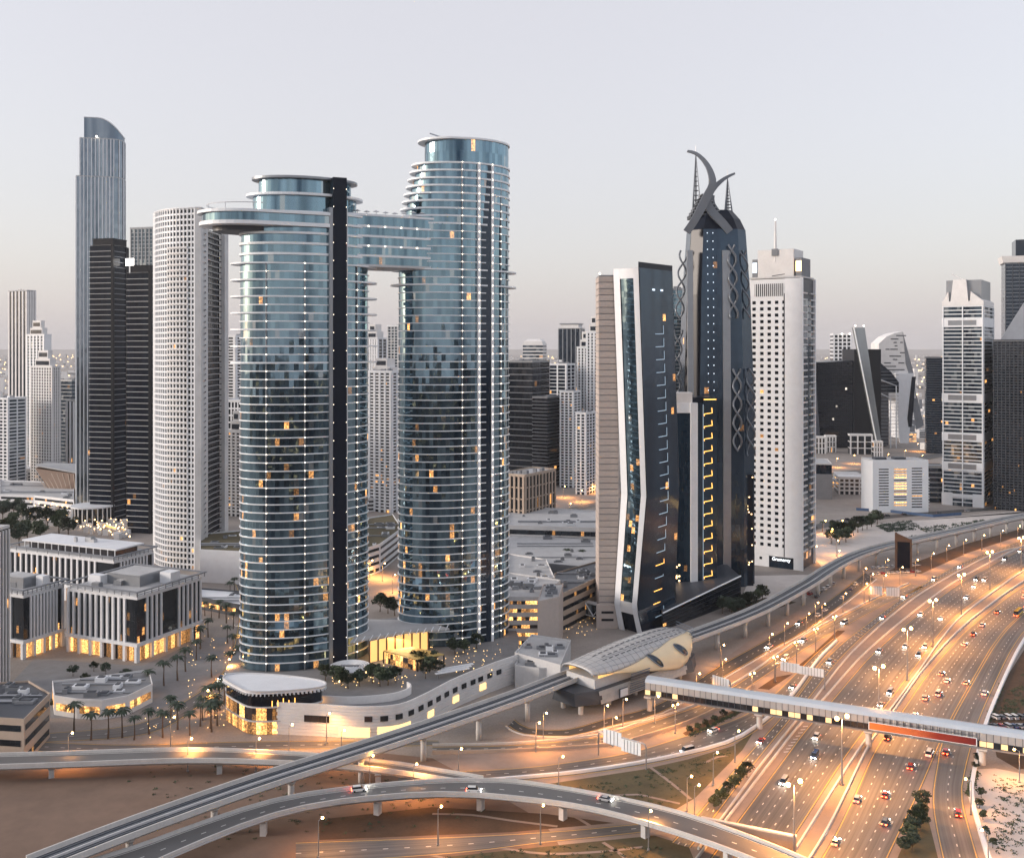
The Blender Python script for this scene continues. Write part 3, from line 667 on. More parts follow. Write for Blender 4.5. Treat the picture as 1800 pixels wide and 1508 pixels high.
t1, n1 = ell_tower('shorter elliptical glass tower with dark lift shaft and cantilevered sky deck', T1X, T1Y, A1, B1, 187, 3.65, lambda z: 0, (-20, -4, 21), ((7.6, 1.6, 'mgrey', 212), (15.2, .8, 'slabw', 212)))
f = MB(); y = -B1*math.sqrt(1-(11.4/A1)**2); f.box(8.5, 14.7, y-2.4, y+6, 0, 225.5); f.build('lift_shaft', M['navy'], t1)
for z in range(12, 222, 4):
    for x in (8.7, 14.5):
        if z % 8 == 4: inst('facade_light', dotmesh, t1, (x, y-2.45, z+.4), 0, None, .6)
# crown: sky deck floors, pool deck, drum and roof disc
for z, a, b in ((191, 29.6, 17), (195.6, 29.6, 17), (200.2, 29.6, 17), (204.8, 29.6, 17), (209.4, 29.6, 17), (217.6, 26.5, 16.5), (225.2, 24, 15)):
    q = MB(); q.prism(ell(a, b), -.5, .5); q.build('floor_slab' if z < 220 else 'roof_disc', M['slabw'] if z < 220 else M['mgrey'], t1, (0, 0, z))
for z0, z1, a, b in ((187.4, 190.5, 28.6, 16), (191.5, 195.1, 28.6, 16), (196.1, 199.7, 28.6, 16), (200.7, 204.3, 28.6, 16), (205.3, 208.9, 28.6, 16), (209.9, 217.1, 23.5, 14), (218.1, 224.7, 21, 12.5)):
    g = MB(); P = ell(a, b, 60)
    for i in range(60): panes(g, P[i], P[(i+1) % 60], z0, z1, 1, 1, .02)
    g.build('glass_band', M['glassT'], t1)
mb = MB()
for k in range(7): mb.box(-6+k*1.7, -5+k*1.7, -2+(k % 3), 0+(k % 3), 225.7, 226.6+(k % 3)*.5)
mb.tube([(-8, -3, 227.2), (6, 2, 227.6), (9, 3, 228.4)], .25, 5); mb.build('maintenance_unit', M['dgrey'], t1)
# cantilever deck to the left, boat-shaped
def boat(x0, x1, w): return [(x1, -w), (x1, w)]+[(x0+(x1-x0)*(1-math.cos(u))*.5 if False else x0+4-4*math.sin(u)*1.0+0, w*math.cos(u)) for u in [PI*k/12 for k in range(13)]]
dk = thing('sky_deck', 'boat-shaped observation deck cantilevered from the shorter tower', 'observation deck', (T1X, T1Y, 0), PHI)
def bo(z0, z1, w, e, mt, nm):
    q = MB(); q.prism([(7, -w), (7, w)]+[(-24-(22.5+e)*math.sin(PI*k/20), w*math.cos(PI*k/20)) for k in range(21)], z0, z1); return q.build(nm, M[mt], dk)
bo(203.0, 204.6, 18.0, .2, 'slabw', 'hull'); bo(208.2, 209.4, 18.6, 1.0, 'slabw', 'pool_deck')
P = [(7, 17.2)]+[(-24-21.6*math.sin(PI*k/20), 17.2*math.cos(PI*k/20)) for k in range(21)]+[(7, -17.2)]
g = MB()
for p, q in zip(P, P[1:]): panes(g, p, q, 204.6, 208.2, 14 if abs(p[0]-q[0]) > 8 else 2)
g.build('glass_band', M['glassT'], dk)
q = MB(); q.prism([(-18, -11), (-18, 11)]+[(-24-17*math.sin(PI*k/20), 11*math.cos(PI*k/20)) for k in range(21)], 200.8, 203.0); q.build('keel', M['dgrey'], dk)
q = MB(); rp = [(-22-21.5*math.sin(PI*k/16), 17*math.cos(PI*k/16), 212.4) for k in range(17)]
q.tube(rp, .22, 5); q.build('canopy_ring', M['conc'], dk)
for k in range(0, 17, 3):
    q = MB(); q.tube([(rp[k][0], rp[k][1], 209.4), rp[k]], .15, 5); q.build('canopy_post', M['conc'], dk)
# taller tower
def step2(z):
    return 0 if z < 206 else min(13.0, 1.6+(z-206)*.27)
t2, n2 = ell_tower('taller elliptical glass tower with stepped terraces at the top left', T2X, T2Y, 28.2, 16.5, 238, 3.65, step2, (-2.5, 19.5), ((6.0, 1.3, 'slabw', 238), (13.6, 1.3, 'slabw', 238)))
for k in range(1, n2+1):
    for x in (6.0, 13.6):
        y = -16.5*math.sqrt(1-(x/28.2)**2)-1.7; inst('facade_light', dotmesh, t2, (x, y, DECK+k*3.65))
q = MB(); yy = -16.5*math.sqrt(1-(9.8/28.2)**2); q.box(6.8, 12.8, yy-.4, yy+2, DECK, 238); q.build('recessed_bay', M['glassN'], t2)
cx2, a2 = 6.6, 21.4
g = MB(); P = ell(a2, 15.5, 72, cx2)
for i in range(72): panes(g, P[i], P[(i+1) % 72], 238.4, 249.4, 1, 2, .02)
g.build('glass_band', M['glassT'], t2)
q = MB(); q.prism([(x-(3 if x < cx2-10 else 0), y) for x, y in ell(a2+.6, 16.2, 72, cx2)], 249.4, 250.3); q.build('roof_disc', M['slabw'], t2)
q = MB(); q.box(-6, -3, -2, 1, 250.3, 251.8); q.tube([(-14, -3, 253.2), (-6, -1, 252.0), (4, 1, 251.8)], .35, 5); q.build('maintenance_unit', M['mgrey'], t2)
# sky bridge
br = thing('sky_bridge', 'glazed bridge block joining the two elliptical towers near the top', 'sky bridge', (T1X, T1Y, 0), math.atan2(T2Y-T1Y, T2X-T1X))
D12 = math.hypot(T2X-T1X, T2Y-T1Y); bw = 11.5
for k, z in enumerate((187.4, 191.9, 196.4, 200.9, 205.4, 210.6)):
    q = MB(); q.box(13, D12-10, -bw-.5, bw+.5, z-.5, z+.5); q.build('floor_slab', M['slabw'] if k else M['conc'], br)
    if k < 5:
        g = MB(); zt = (191.9, 196.4, 200.9, 205.4, 210.6)[k]-.5; panes(g, (13, -bw), (D12-10, -bw), z+.5, zt, 34); g.build('glass_band', M['glassT'], br); g = MB(); panes(g, (D12-10, bw), (13, bw), z+.5, zt, 20); g.build('glass_band', M['glassT'], br)
    for x in (18, 26, 34, 42, 50, 58):
        if k in (2, 4): inst('facade_light', dotmesh, br, (x, -bw-.6, z), 0, None, 1.2)
R = random.Random(4)
for k in range(9):
    q = MB(); x = 22+k*4.6; h = R.uniform(1.2, 2.4)
    q.box(x-.1, x+.1, -8.1, -7.9, 211.1, 211.1+h); q.loft([[(x+r*math.cos(2*PI*i/8), -8+r*math.sin(2*PI*i/8), z) for i in range(8)] for r, z in ((1.6, 211.1+h), (.2, 211.1+h+.7))])
    q.build('parasol', M['offw'], br)

# ---------------------------------------------------------------- crescent concrete tower left of the twins
t = thing('crescent_tower', 'tall concrete tower with convex gridded front and curved glass balconies', 'tower', (XA(345, 668), 668, 0), 0)
O = Vector((XA(345, 668), 668)); zt = ZA(366, 668)
arc = []
pa, pb = Vector((XA(270, 694), 694)), Vector((XA(343, 668), 668))
for k in range(17):
    u = k/16; p = pa.lerp(pb, u); nrm = Vector((pb-pa)).normalized(); p = p+Vector((nrm.y, -nrm.x))*5.5*math.sin(PI*u)
    arc.append(p-O)
glassarc = [p+Vector((.25, .85)) for p in arc]
nf = 64; fh = zt/nf
g = MB()
for k in range(nf):
    for i in range(16): panes(g, glassarc[i], glassarc[i+1], k*fh, (k+1)*fh, 1, 1)
g.build('glazing', M['glassW'], t)
s = MB(); A3 = [Vector((p.x, p.y, 0)) for p in arc]; B3 = [Vector((p.x+.6, p.y+2.4, 0)) for p in arc]
s.loft([[(a.x, a.y, -.55), (b.x, b.y, -.55), (b.x, b.y, .7), (a.x, a.y, .7)] for a, b in zip(A3, B3)]); band = s.mesh('floor_band', M['white'])
for k in range(nf+1): inst('floor_band', band, t, (0, 0, k*fh))
s = MB(); w = .8; s.box(-w/2, w/2, -.12, 1.1, 0, zt); col = s.mesh('pier', M['white'])
for i, p in enumerate(arc):
    d = arc[min(i+1, 16)]-arc[max(i-1, 0)]
    o = inst('pier', col, t, (p.x, p.y, 0), math.atan2(d.y, d.x))
    if i in (0, 1, 16): o.scale = (2.6, 1.2, 1)
# balconies on the middle of the convex front
s = MB(); s.loft([[(a.x, a.y-.9, -.1), (a.x, a.y, -.1), (a.x, a.y, 1.05), (a.x, a.y-.9, 1.05)] for a in A3[8:15]]); bal = s.mesh('balcony', M['offw'])
for k in range(2, nf-6): inst('balcony', bal, t, (0, 0, k*fh))
# end fin, curved glass flank and far fin
s = MB(); s.box(-.6, 3.6, -1.2, 14, 0, zt+.6); s.build('end_fin', M['conc'], t)
fl = []
qa, qb = Vector((3.6, 4.5)), Vector((XA(388, 716), 716))-O
for k in range(11):
    u = k/10; p = qa.lerp(qb, u); nrm = (qb-qa).normalized(); fl.append(p+Vector((-nrm.y, nrm.x))*1.8*math.sin(PI*u))
zf = zt-13; nf2 = 58; fh2 = zf/nf2
g = MB()
for k in range(nf2):
    for i in range(10): panes(g, fl[i]+Vector((-.8, .2)), fl[i+1]+Vector((-.8, .2)), k*fh2, (k+1)*fh2, 1, 1)
g.build('glazing', M['glassD'], t)
s = MB(); s.loft([[(p.x, p.y, -.22), (p.x+.9, p.y-.4, -.22), (p.x+.9, p.y-.4, .08), (p.x, p.y, .08)] for p in fl]); bs = s.mesh('balcony', M['conc'])
sr = MB(); sr.loft([[(p.x+.84, p.y-.38, .2), (p.x+.9, p.y-.4, .2), (p.x+.9, p.y-.4, .9), (p.x+.84, p.y-.38, .9)] for p in fl]); rl = sr.mesh('balustrade', M['glassK'])
for k in range(1, nf2+1): b_ = inst('balcony', bs, t, (0, 0, k*fh2)); inst('balustrade', rl, b_)
s = MB(); s.box(qb.x-.2, qb.x+3.2, qb.y-1, qb.y+8, 0, zf+2); s.build('far_fin', M['conc'], t)
s = MB(); s.box(qb.x+.5, qb.x+2.8, qb.y-1.2, qb.y-1.02, 1, 1.9); wn = s.mesh('window', M['dark'])
s = MB(); s.prism([(p.x, p.y) for p in arc]+[(3.6, 14), (-14, 24), (pa.x-O.x, pa.y-O.y+8)], zt-.8, zt+.3); s.build('roof', M['roofg'], t)
s = MB(); s.prism([(p.x+.4, p.y+1.2) for p in arc]+[(-4, 16), (-5, qb.y+6), (-12, 40), (pa.x-O.x+1, pa.y-O.y+6)], 0, zf); s.build('core', M['grey'], t)

# ---------------------------------------------------------------- tall tower far left with curved crown
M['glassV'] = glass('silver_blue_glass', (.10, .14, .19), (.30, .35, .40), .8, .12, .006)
Y = 930; t = thing('tall_slim_tower', 'tallest tower at far left with vertical fins and curved glass crown', 'tower', (XA(180, Y), Y, 0), math.radians(12))
def stad(w, d, n=10):     # flat left end, rounded right end
    R = d/2; return [(-w/2, -R), (w/2-R*.7, -R)]+[(w/2-R*.7+R*.7*math.sin(PI*k/n), -R*math.cos(PI*k/n)) for k in range(1, n)]+[(w/2-R*.7, R), (-w/2, R)]
def fin_tower(t, w, d, cx, z0, z1, nfin, gl, fin='slabw', fw=.7):
    P = [(x+cx, y) for x, y in stad(w, d)]; g = MB(); nz = max(2, int((z1-z0)/4.2))
    for i in range(len(P)):
        a, b = P[i], P[(i+1) % len(P)]; L = math.hypot(b[0]-a[0], b[1]-a[1]); panes(g, a, b, z0, z1, max(1, int(L/2.4)), nz)
    g.build('glazing', M[gl], t)
    q = MB(); q.prism([(x*1.0, y) for x, y in P], z1, z1+.8); q.build('roof', M['roofg'], t)
    fm = MB(); fm.box(-fw/2, fw/2, -.6, .2, z0, z1); fmesh = fm.mesh('vertical_fin', M[fin])
    for k in range(nfin+1): inst('vertical_fin', fmesh, t, (cx-w/2+.4+(w*.72)*k/nfin, -d/2, 0))
    for k in range(4):
        a = PI*(k+.5)/4*.6; inst('vertical_fin', fmesh, t, (cx+w/2-d*.35+d*.35*math.sin(a), -d/2*math.cos(a), 0), a)
    for k in range(5): inst('vertical_fin', fmesh, t, (cx-w/2, -d/2+.4+(d-.8)*k/4, 0), -PI/2)
zz = lambda py: ZA(py, Y)
fin_tower(t, 40, 30, 0, 0, zz(316), 9, 'glassV'); fin_tower(t, 37, 28, 1.4, zz(316)+.8, zz(250), 8, 'glassV')
S0 = stad(33, 26, 16); P = []
for a_, b_ in zip(S0, S0[1:]+S0[:1]):
    nn = 10 if abs(a_[0]-b_[0]) > 8 else 1
    P += [(a_[0]+(b_[0]-a_[0])*i/nn+3, a_[1]+(b_[1]-a_[1])*i/nn) for i in range(nn)]
secs = []
for u in (0, 1):
    secs.append([(x, y, zz(250)+.8 if u == 0 else zz(213)-(max(0, (x+3)/22)**2.2)*15) for x, y in P])
q = MB(); q.loft(secs); q.build('crown', M['glassV'], t)
q = MB(); q.tube([Vector(p)+Vector((0, 0, .1)) for p in secs[1][:28]], .5, 5); q.build('crown_rim', M['slabw'], t)
inst('facade_light', dotmesh, t, (-2, -17, zz(247)), 0, None, 4)

# ---------------------------------------------------------------- two black towers with white balcony lines
def black_tower(label, pxl, pxc, pxr, Y, th, ytop, nf, slope):
    t, L, Mm, h = rect_tower('black_tower', label, pxl, pxc, pxr, Y, th, ytop, nf, 'tower', 'glassK', None, None, 8, 5, roof='roofg', parapet=0, group='black banded towers', M_=22)
    fh = h/nf; s = MB(); s.box(-L-.6, -1.2, -.7, .1, -.2, .2); a = s.mesh('balcony_edge', M['conc']); s = MB(); s.box(-.1, .6, 1.4, Mm*.78, -.3, .3); b = s.mesh('balcony_edge', M['grey'])
    for k in range(1, nf):
        cut = max(0, (k/nf-slope))*L*1.2 if slope else 0
        o = inst('balcony_edge', a, t, (0, 0, k*fh)); inst('balcony_edge', b, t, (0, 0, k*fh))
    s = MB(); s.box(-1.2, .9, -.8, 1.2, 0, h+2); s.build('corner_pier', M['dark'], t)
    s = MB(); s.box(-L*.9, -.5, 1, Mm-2, h+.6, h+6); s.box(-L*.9-.4, -.1, .6, Mm-1.6, h+6, h+6.5); s.build('plant_room', M['dark'], t)
    s = MB(); s.box(.1, .5, Mm*.8, Mm, 0, h); s.build('side_spine', M['dark'], t)
    return t, L, Mm, h
bt, L, Mm, h = black_tower('taller black tower with white balcony lines and a bright sign', 158, 198, 233, 850, 14, 432, 52, .82)
o = thing('illuminated_sign', 'bright white illuminated sign on the black tower corner', 'sign', (XA(229, 862), 862, ZA(461, 862)), -.35)
mb = MB(); mb.box(-4.8, 4.8, -.5, .5, -3.4, 3.4); mb.build('sign_box', M['dgrey'], o); mb = MB(); mb.box(-4.4, 4.4, -.62, -.52, -3.1, 3.1); mb.build('lit_face', emis('sign_white', (1, .95, .9), 3.0), o); mb = MB(); mb.box(-9, -4.5, .5, 1.2, -1.5, -1.0); mb.box(-9, -4.5, .5, 1.2, 1.0, 1.5); mb.build('bracket', M['dgrey'], o)
black_tower('lower black tower with white balcony lines next to the crescent tower', 224, 264, 272, 800, 14, 480, 46, 0)

# ---------------------------------------------------------------- bent stone-and-glass tower by the station
Y = 530
t = thing('bent_tower', 'bent dark glass tower with white frame and beige stone side near the station', 'tower', (XA(1122, 520), 520, 0), 0)
OX, OY = XA(1122, 520), 520
lev = [(0, 1088, 1129, 1190), (13.5, 1080, 1119, 1187), (72, 1092, 1136, 1194), (191.5, 1078, 1122, 1182)]
def bp(col, z, dY):      # frame/face corner columns by height
    for (za, *ca), (zb_, *cb) in zip(lev, lev[1:]):
        if z <= zb_+1e-6:
            u = (z-za)/(zb_-za); px = ca[col]+(cb[col]-ca[col])*u; break
    else: px = lev[-1][1+col]
    Yv = (531, 520, 546)[col]+dY; return Vector((XA(px, Yv)-OX, Yv-OY, z))
zs = [0, 13.5, 40, 72, 110, 150, 191.5]
q = MB(); q.loft([[bp(0, z, 3), bp(1, z, .6), bp(2, z, .0), bp(2, z, 24), bp(0, z, 30)] for z in zs]); q.build('body', M['navy'], t)
zs2 = [k*191.5/50 for k in range(51)]
def facepanes(nm, ca, cb, da, db, u0, u1, nx, mat, zlo=0.0, zhi=191.5, nz=52, jit=.008):
    g = MB()
    for k in range(nz):
        za, zb_ = zlo+(zhi-zlo)*k/nz, zlo+(zhi-zlo)*(k+1)/nz
        for i in range(nx):
            P = []
            for (uu, zz_) in ((i, za), (i+1, za), (i+1, zb_), (i, zb_)):
                u = u0+(u1-u0)*uu/nx; P.append(bp(ca, zz_, da).lerp(bp(cb, zz_, db), u)+Vector((0, random.uniform(-jit, jit), 0)))
            g.add(P, [(0, 1, 2, 3)])
    return g.build(nm, M[mat], t)
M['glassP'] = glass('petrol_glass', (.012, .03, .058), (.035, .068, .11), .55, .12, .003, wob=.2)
facepanes('dark_facade', 1, 2, -.35, -.35, .02, .99, 12, 'glassP', 5, 193)
facepanes('glass_strip', 0, 1, -.5, -.5, .27, .78, 4, 'glassT', 16, 186)
for (u0, u1) in ((.0, .25), (.79, 1.0)):
    q = MB(); q.loft([[bp(0, z, -1.2).lerp(bp(1, z, -1.2), u0), bp(0, z, -1.2).lerp(bp(1, z, -1.2), u1), bp(0, z, 1.5).lerp(bp(1, z, 1.5), u1), bp(0, z, 1.5).lerp(bp(1, z, 1.5), u0)] for z in zs]); q.build('frame_leg', M['white'], t)
q = MB(); q.loft([[bp(0, z, -1.1), bp(1, z, -1.1), bp(1, z, 1.5), bp(0, z, 1.5)] for z in (186, 191.4)]); q.build('frame_head', M['white'], t)
q = MB(); q.loft([[bp(0, z, -1.05), bp(1, z, -1.05), bp(1, z, 1.5), bp(0, z, 1.5)] for z in (10, 16)]); q.build('frame_foot', M['offw'], t)
q = MB(); q.loft([[bp(1, z, -.4), bp(2, z, -.4), bp(2, z, 24), bp(1, z, 24)] for z in (191.5, 194.5)]); q.build('crown', M['navy'], t)
# L-shaped light strips
ls = MB(); ls.box(0, 8.5, -.12, 0, 0, .35); ls.box(8.15, 8.5, -.12, 0, .35, 4.6)
lc, la = ls.mesh('light_strip', M['coold']), ls.mesh('light_strip', M['amber'])
d12 = math.atan2(bp(2, 100, 0).y-bp(1, 100, 0).y, bp(2, 100, 0).x-bp(1, 100, 0).x)
for k in range(23):
    z = 6+k*6.85; p = bp(1, z, -.9).lerp(bp(2, z, -.9), .42); inst('light_strip', la if k in (1, 2, 4) else lc, t, p, d12, (0, -.03, d12))
for u in (.38, .62):
    p = bp(1, 180, -.8).lerp(bp(2, 180, -.8), u); q = MB(); q.box(0, 2.4, -.1, .0, 0, .9); q.build('lit_window', M['cool'], t, p, d12)
# stone side
sx0, sx1 = XA(1053, 534)-OX, XA(1084, 534)-OX
q = MB(); q.box(sx0+.2, sx1+1, 14.3, 34, 0, 188.6); q.build('stone_core', M['grey'], t)  # core kept darker, putting the joint shadow into its colour
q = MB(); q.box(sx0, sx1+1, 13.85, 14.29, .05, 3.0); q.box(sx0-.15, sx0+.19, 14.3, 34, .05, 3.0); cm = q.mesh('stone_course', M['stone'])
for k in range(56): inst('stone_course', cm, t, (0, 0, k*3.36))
q = MB(); q.box(sx0-1.6, sx1+.5, 11, 13.9, 0, 12.5); q.build('stone_base', M['stone'], t)
for z in (4.0, 8.0):
    q = MB(); q.box(sx0+1, sx1-2, 10.8, 10.98, z, z+1.2); q.build('window', M['dark'], t)
inst('facade_light', dotmesh, t, (sx0+.5, 15, 189.4), 0, None, 2.2)
# lower dark glass block to the right with slanted roof
o = thing('sloped_glass_hall', 'low dark glass hall with sloping roof beside the bent tower', 'hall', (0, 0, 0))
P = [G(1165, 1108), G(1302, 1056), G(1275, 1030), G(1150, 1062)]
q = MB(); zz_ = (9, 14.5, 14.5, 9); q.add([(p.x, p.y, 0) for p in P]+[(p.x, p.y, z) for p, z in zip(P, zz_)], [(0, 1, 5, 4), (1, 2, 6, 5), (2, 3, 7, 6), (3, 0, 4, 7), (4, 5, 6, 7)]); q.build('body', M['dgrey'], o)
A, B = P[0], P[1]; d = (B-A)/26
for k in range(26):
    q = MB(); a, b = A+d*k, A+d*(k+1); nrm = Vector((d.y, -d.x, 0)).normalized()*.15; z1, z2 = 9+5.5*k/26, 9+5.5*(k+1)/26
    for i in range(5): q.add([a+nrm+Vector((0, 0, z1*i/5+.2)), b+nrm+Vector((0, 0, z2*i/5+.2)), b+nrm+Vector((0, 0, z2*(i+1)/5-.1)), a+nrm+Vector((0, 0, z1*(i+1)/5-.1))], [(0, 1, 2, 3)])
    q.build('glass_bay', M['glassD'], o)
q = MB(); q.tube([(A.x, A.y-.2, 9.3), (B.x, B.y-.2, 14.8)], .45, 5); q.build('roof_edge', M['slabw'], o)

# ---------------------------------------------------------------- second dark tower behind, amber strips
Y = 588; OX, OY = XA(1187, Y), Y
t = thing('amber_strip_tower', 'dark glass tower with glowing amber light strips behind the bent tower', 'tower', (OX, OY, 0), 0)
xa, xb, xc, xd, xe = [XA(p, Y)-OX for p in (1186, 1214, 1226, 1236, 1262)]
zt = ZA(708, Y)
q = MB(); q.box(xa, xe, 3.2, 26, 0, zt+3); q.build('body', M['navy'], t)
g = MB(); panes(g, (xa, 3), (xb, 0), 3, zt-6, 5, 30); panes(g, (xc, 0), (xd, .6), 3, zt, 2, 30); panes(g, (xd, .6), (xe, 3), 3, zt+3, 6, 30); g.build('glazing', M['glassP'], t)
q = MB(); q.box(xb-.2, xc, -1.2, 3, 0, zt); q.build('frame_leg', M['white'], t)
q = MB(); q.box(xa, xb-.21, -.4, 3.1, zt-6, zt); q.build('frame_head', M['white'], t)
q = MB(); q.box(xa-.5, xb+1, 0, 8, zt, zt+6); q.build('roof_sign_box', M['offw'], t)
am = MB(); am.box(0, 5.6, -.12, 0, 0, .4); am.box(5.2, 5.6, -.12, 0, .4, 3.2); am.box(-.1, .3, -.12, 0, -1.0, .0); amm = am.mesh('light_strip', M['amber'])
da = math.atan2(2.4, xe-xd)
for k in range(14): inst('light_strip', amm, t, (xd+.6, .4, 14+k*7.4), 0, (0, -.12, da))
q = MB(); q.box(0, 8, -.15, 0, 0, .6); q.build('light_strip', M['amber'], t, (xd+.5, .4, zt+1.6), da)
q = MB(); q.box(-.2, .1, -.15, 0, 0, zt-10); q.build('light_strip', M['litw'] if False else M['coold'], t, (xd+.1, .35, 9), da)
R = random.Random(9)
wq = MB(); wq.box(0, .9, -.1, 0, 0, .8); wmesh = wq.mesh('lit_window', M['litw'])
for k in range(16): inst('lit_window', wmesh, t, (xa+R.choice((.8, 2.4, 6.5, 8)), 2.4-R.random()*.2-1.2, 8+R.random()*30))

# ---------------------------------------------------------------- spired tower with twisted crown
Y = 642; OX, OY = XA(1258, Y), Y
t = thing('spired_tower', 'dark tower with crossing curved horns and twin spires on top', 'tower', (OX, OY, 0), 0)
def oct_(w, d, c): return [(-w+c, -d), (w-c, -d), (w, -d+c), (w, d-c), (w-c, d), (-w+c, d), (-w, d-c), (-w, -d+c)]
zS = ZA(402, Y-17); lv = [(0, 22.4), (ZA(700, Y), 22.1), (ZA(520, Y), 20.0), (zS, 17.2)]; lvx = lv+[(zS+7, 14.2), (zS+13, 9.5)]
q = MB(); q.loft([[(x, y, z) for x, y in oct_(w, w*.85, w*.38)] for z, w in lvx]); q.build('body', M['navy'], t)
g = MB()
for (za, wa), (zb_, wb) in zip(lv, lv[1:]):
    pa_, pb_ = oct_(wa+.12, wa*.85+.12, wa*.38), oct_(wb+.12, wb*.85+.12, wb*.38); nz = int((zb_-za)/3.8)
    for e in (0, 1, 2, 6):
        n = 10 if e == 0 else 6
        for k in range(nz):
            for i in range(n):
                V = []
                for uu, vv in ((i, k), (i+1, k), (i+1, k+1), (i, k+1)):
                    u, v = uu/n, vv/nz; a = Vector(pa_[e]).lerp(Vector(pa_[(e+1) % 8]), u); b = Vector(pb_[e]).lerp(Vector(pb_[(e+1) % 8]), u); c = a.lerp(b, v)
                    V.append((c.x+random.uniform(-.02, .02), c.y+random.uniform(-.02, .02), za+(zb_-za)*v))
                g.add(V, [(0, 1, 2, 3)])
g.build('glazing', M['glassP'], t)
yF = lambda z: -.85*lerpt(lv, z)-.15
for px0, px1 in ((1208, 1218), (1270, 1283)):
    zt_ = ZA(440, Y-17); q = MB(); q.loft([[(XA(px0, Y-17)-OX, yF(z)-1.6, z), (XA(px1, Y-17)-OX, yF(z)-1.6, z), (XA(px1, Y-17)-OX, yF(z)+1, z), (XA(px0, Y-17)-OX, yF(z)+1, z)] for z in (0, ZA(700, Y), zt_)]); q.build('front_pylon', M['mgrey'], t)
dm = MB(); dm.box(-.28, .28, -.1, 0, 0, .8); dmesh = dm.mesh('lit_window', M['cool'])
for k in range(26):
    z = ZA(410, Y-17)-k*5.2
    for x in (-1.6, 1.9): inst('lit_window', dmesh, t, (x+XA(1246, Y-17)-OX+1, yF(z)-.12, z), 0, None, .8)
for k in range(7):
    w = 9.5-k*1.25; xc = XA(1243, Y-12)-OX; q = MB(); z = zS+8+k*2.2; q.box(xc-w, xc+w, -9+k*.5, 6, z, z+1.8); q.box(xc-w-.3, xc+w+.3, -9.4+k*.5, 6.2, z+1.8, z+2.3, 1); q.build('crown_tier', [M['dark'], M['mgrey']], t)
# crossing horns: broad ribbons
def ribbon(nm, pts, mat, dy0):
    P = [Vector((XA(px, Y-15)-OX, dy0+dd, ZA(py, Y-15))) for px, py, w, dd in pts]; P = smooth_path(P, 2.5)
    n = len(P); secs = []
    for i, p in enumerate(P):
        u = i/(n-1)*(len(pts)-1); k = min(int(u), len(pts)-2); w = (pts[k][2]+(pts[k+1][2]-pts[k][2])*(u-k))*.65*Y/K
        d = (P[min(i+1, n-1)]-P[max(i-1, 0)]); d.y = 0; d.normalize(); s_ = Vector((d.z, 0, -d.x))*w
        secs.append([p-s_+Vector((0, -1.1, 0)), p+s_+Vector((0, -1.1, 0)), p+s_+Vector((0, 1.1, 0)), p-s_+Vector((0, 1.1, 0))])
    q = MB(); q.loft(secs); return q.build(nm, M[mat], t)
M['horn'] = plain('horn_cladding', (.17, .19, .22), .4, .1, .2, .3)
ribbon('horn', [(1207, 408, 10, 0), (1222, 385, 10, -1), (1240, 350, 11, -1.6), (1251, 325, 11, -2), (1247, 300, 9, -1), (1235, 280, 6, 0), (1222, 269, 4, 1), (1209, 265, 2.5, 2)], 'horn', -15.2)
ribbon('horn', [(1283, 408, 10, 0), (1270, 392, 11, 0), (1252, 372, 11, .5), (1244, 352, 10, .8), (1252, 334, 9, .6), (1266, 320, 6, .5), (1279, 311, 4, .5), (1292, 305, 2.5, .5)], 'horn', -14.6)
ribbon('horn', [(1290, 402, 8, 0), (1278, 378, 8, 0), (1262, 352, 8, 0), (1262, 336, 6, 0)], 'horn', 3)
# lattice spires
for (pt, pyt, pl, pr, pyb, dy) in ((1224, 268, 1216, 1234, 402, 2), (1281, 309, 1274, 1291, 398, 4)):
    T = PT(pt, pyt, Y); T = Vector((T.x-OX, dy, T.z)); L_ = Vector((XA(pl, Y)-OX, dy-3, ZA(pyb, Y))); R_ = Vector((XA(pr, Y)-OX, dy-3, ZA(pyb, Y))); B_ = Vector(((L_.x+R_.x)/2, dy+4, L_.z))
    sp_ = MB(); sp_.tube([L_, T], [.9, .2], 5); sp_.tube([R_, T], [.6, .2], 5); sp_.tube([B_, T], [.6, .2], 5); so_ = sp_.build('spire_frame', M['horn'], t)
    q = MB()
    for k in range(1, 15):
        u = k/16; a, b, c = L_.lerp(T, u), R_.lerp(T, u), B_.lerp(T, u); q.tube([a, b], .2, 4); q.tube([b, c], .2, 4); q.tube([c, a], .2, 4)
    q.tube([L_.lerp(R_, .5), T], .2, 4); q.build('lattice', M['dgrey'], so_)
    q = MB(); q.tube([T, T+Vector((0, 0, 5))], .12, 4); q.build('tip', M['pole'], so_)
# braided tubes on the corners
def braid(px, dy, y0, y1, ph):
    za, zb_ = ZA(y1, Y-12), ZA(y0, Y-12); n = 60
    for s in (0, PI):
        P = []
        for k in range(n+1):
            u = k/n; a = ph+s+u*(zb_-za)/11.5*PI; z = za+(zb_-za)*u; x = (XA(px, Y-12)-OX)*lerpt(lv, z)/19.2
            P.append(Vector((x+2.5*math.sin(a), dy*lerpt(lv, z)/19.2-1.3+1.2*math.cos(a), z)))
        q = MB(); q.tube(P, .62, 6); q.build('braided_tube', M['horn'], t)
braid(1199, -9.5, 440, 560, 0); braid(1284, -17.4, 432, 560, 1); braid(1307, -12.6, 440, 560, 2)
braid(1287, -17.6, 648, 790, 0); braid(1310, -12.8, 648, 800, 1); braid(1198, -9.5, 580, 690, .5)
q = MB()
for k in range(34): q.box(8.5, 14.0, -18.9, -18.3, 4+k*2.3, 4.5+k*2.3)
q.build('balcony_rails', M['dgrey'], t)
q = MB(); q.box(13.8, 20.5, -16, -10, 0, 70); q.build('stair_core', M['navy'], t)
for k in range(18): inst('lit_window', wmesh, t, (14.5+R.random()*5, -16.1, 12+R.random()*56), 0, None, .8)

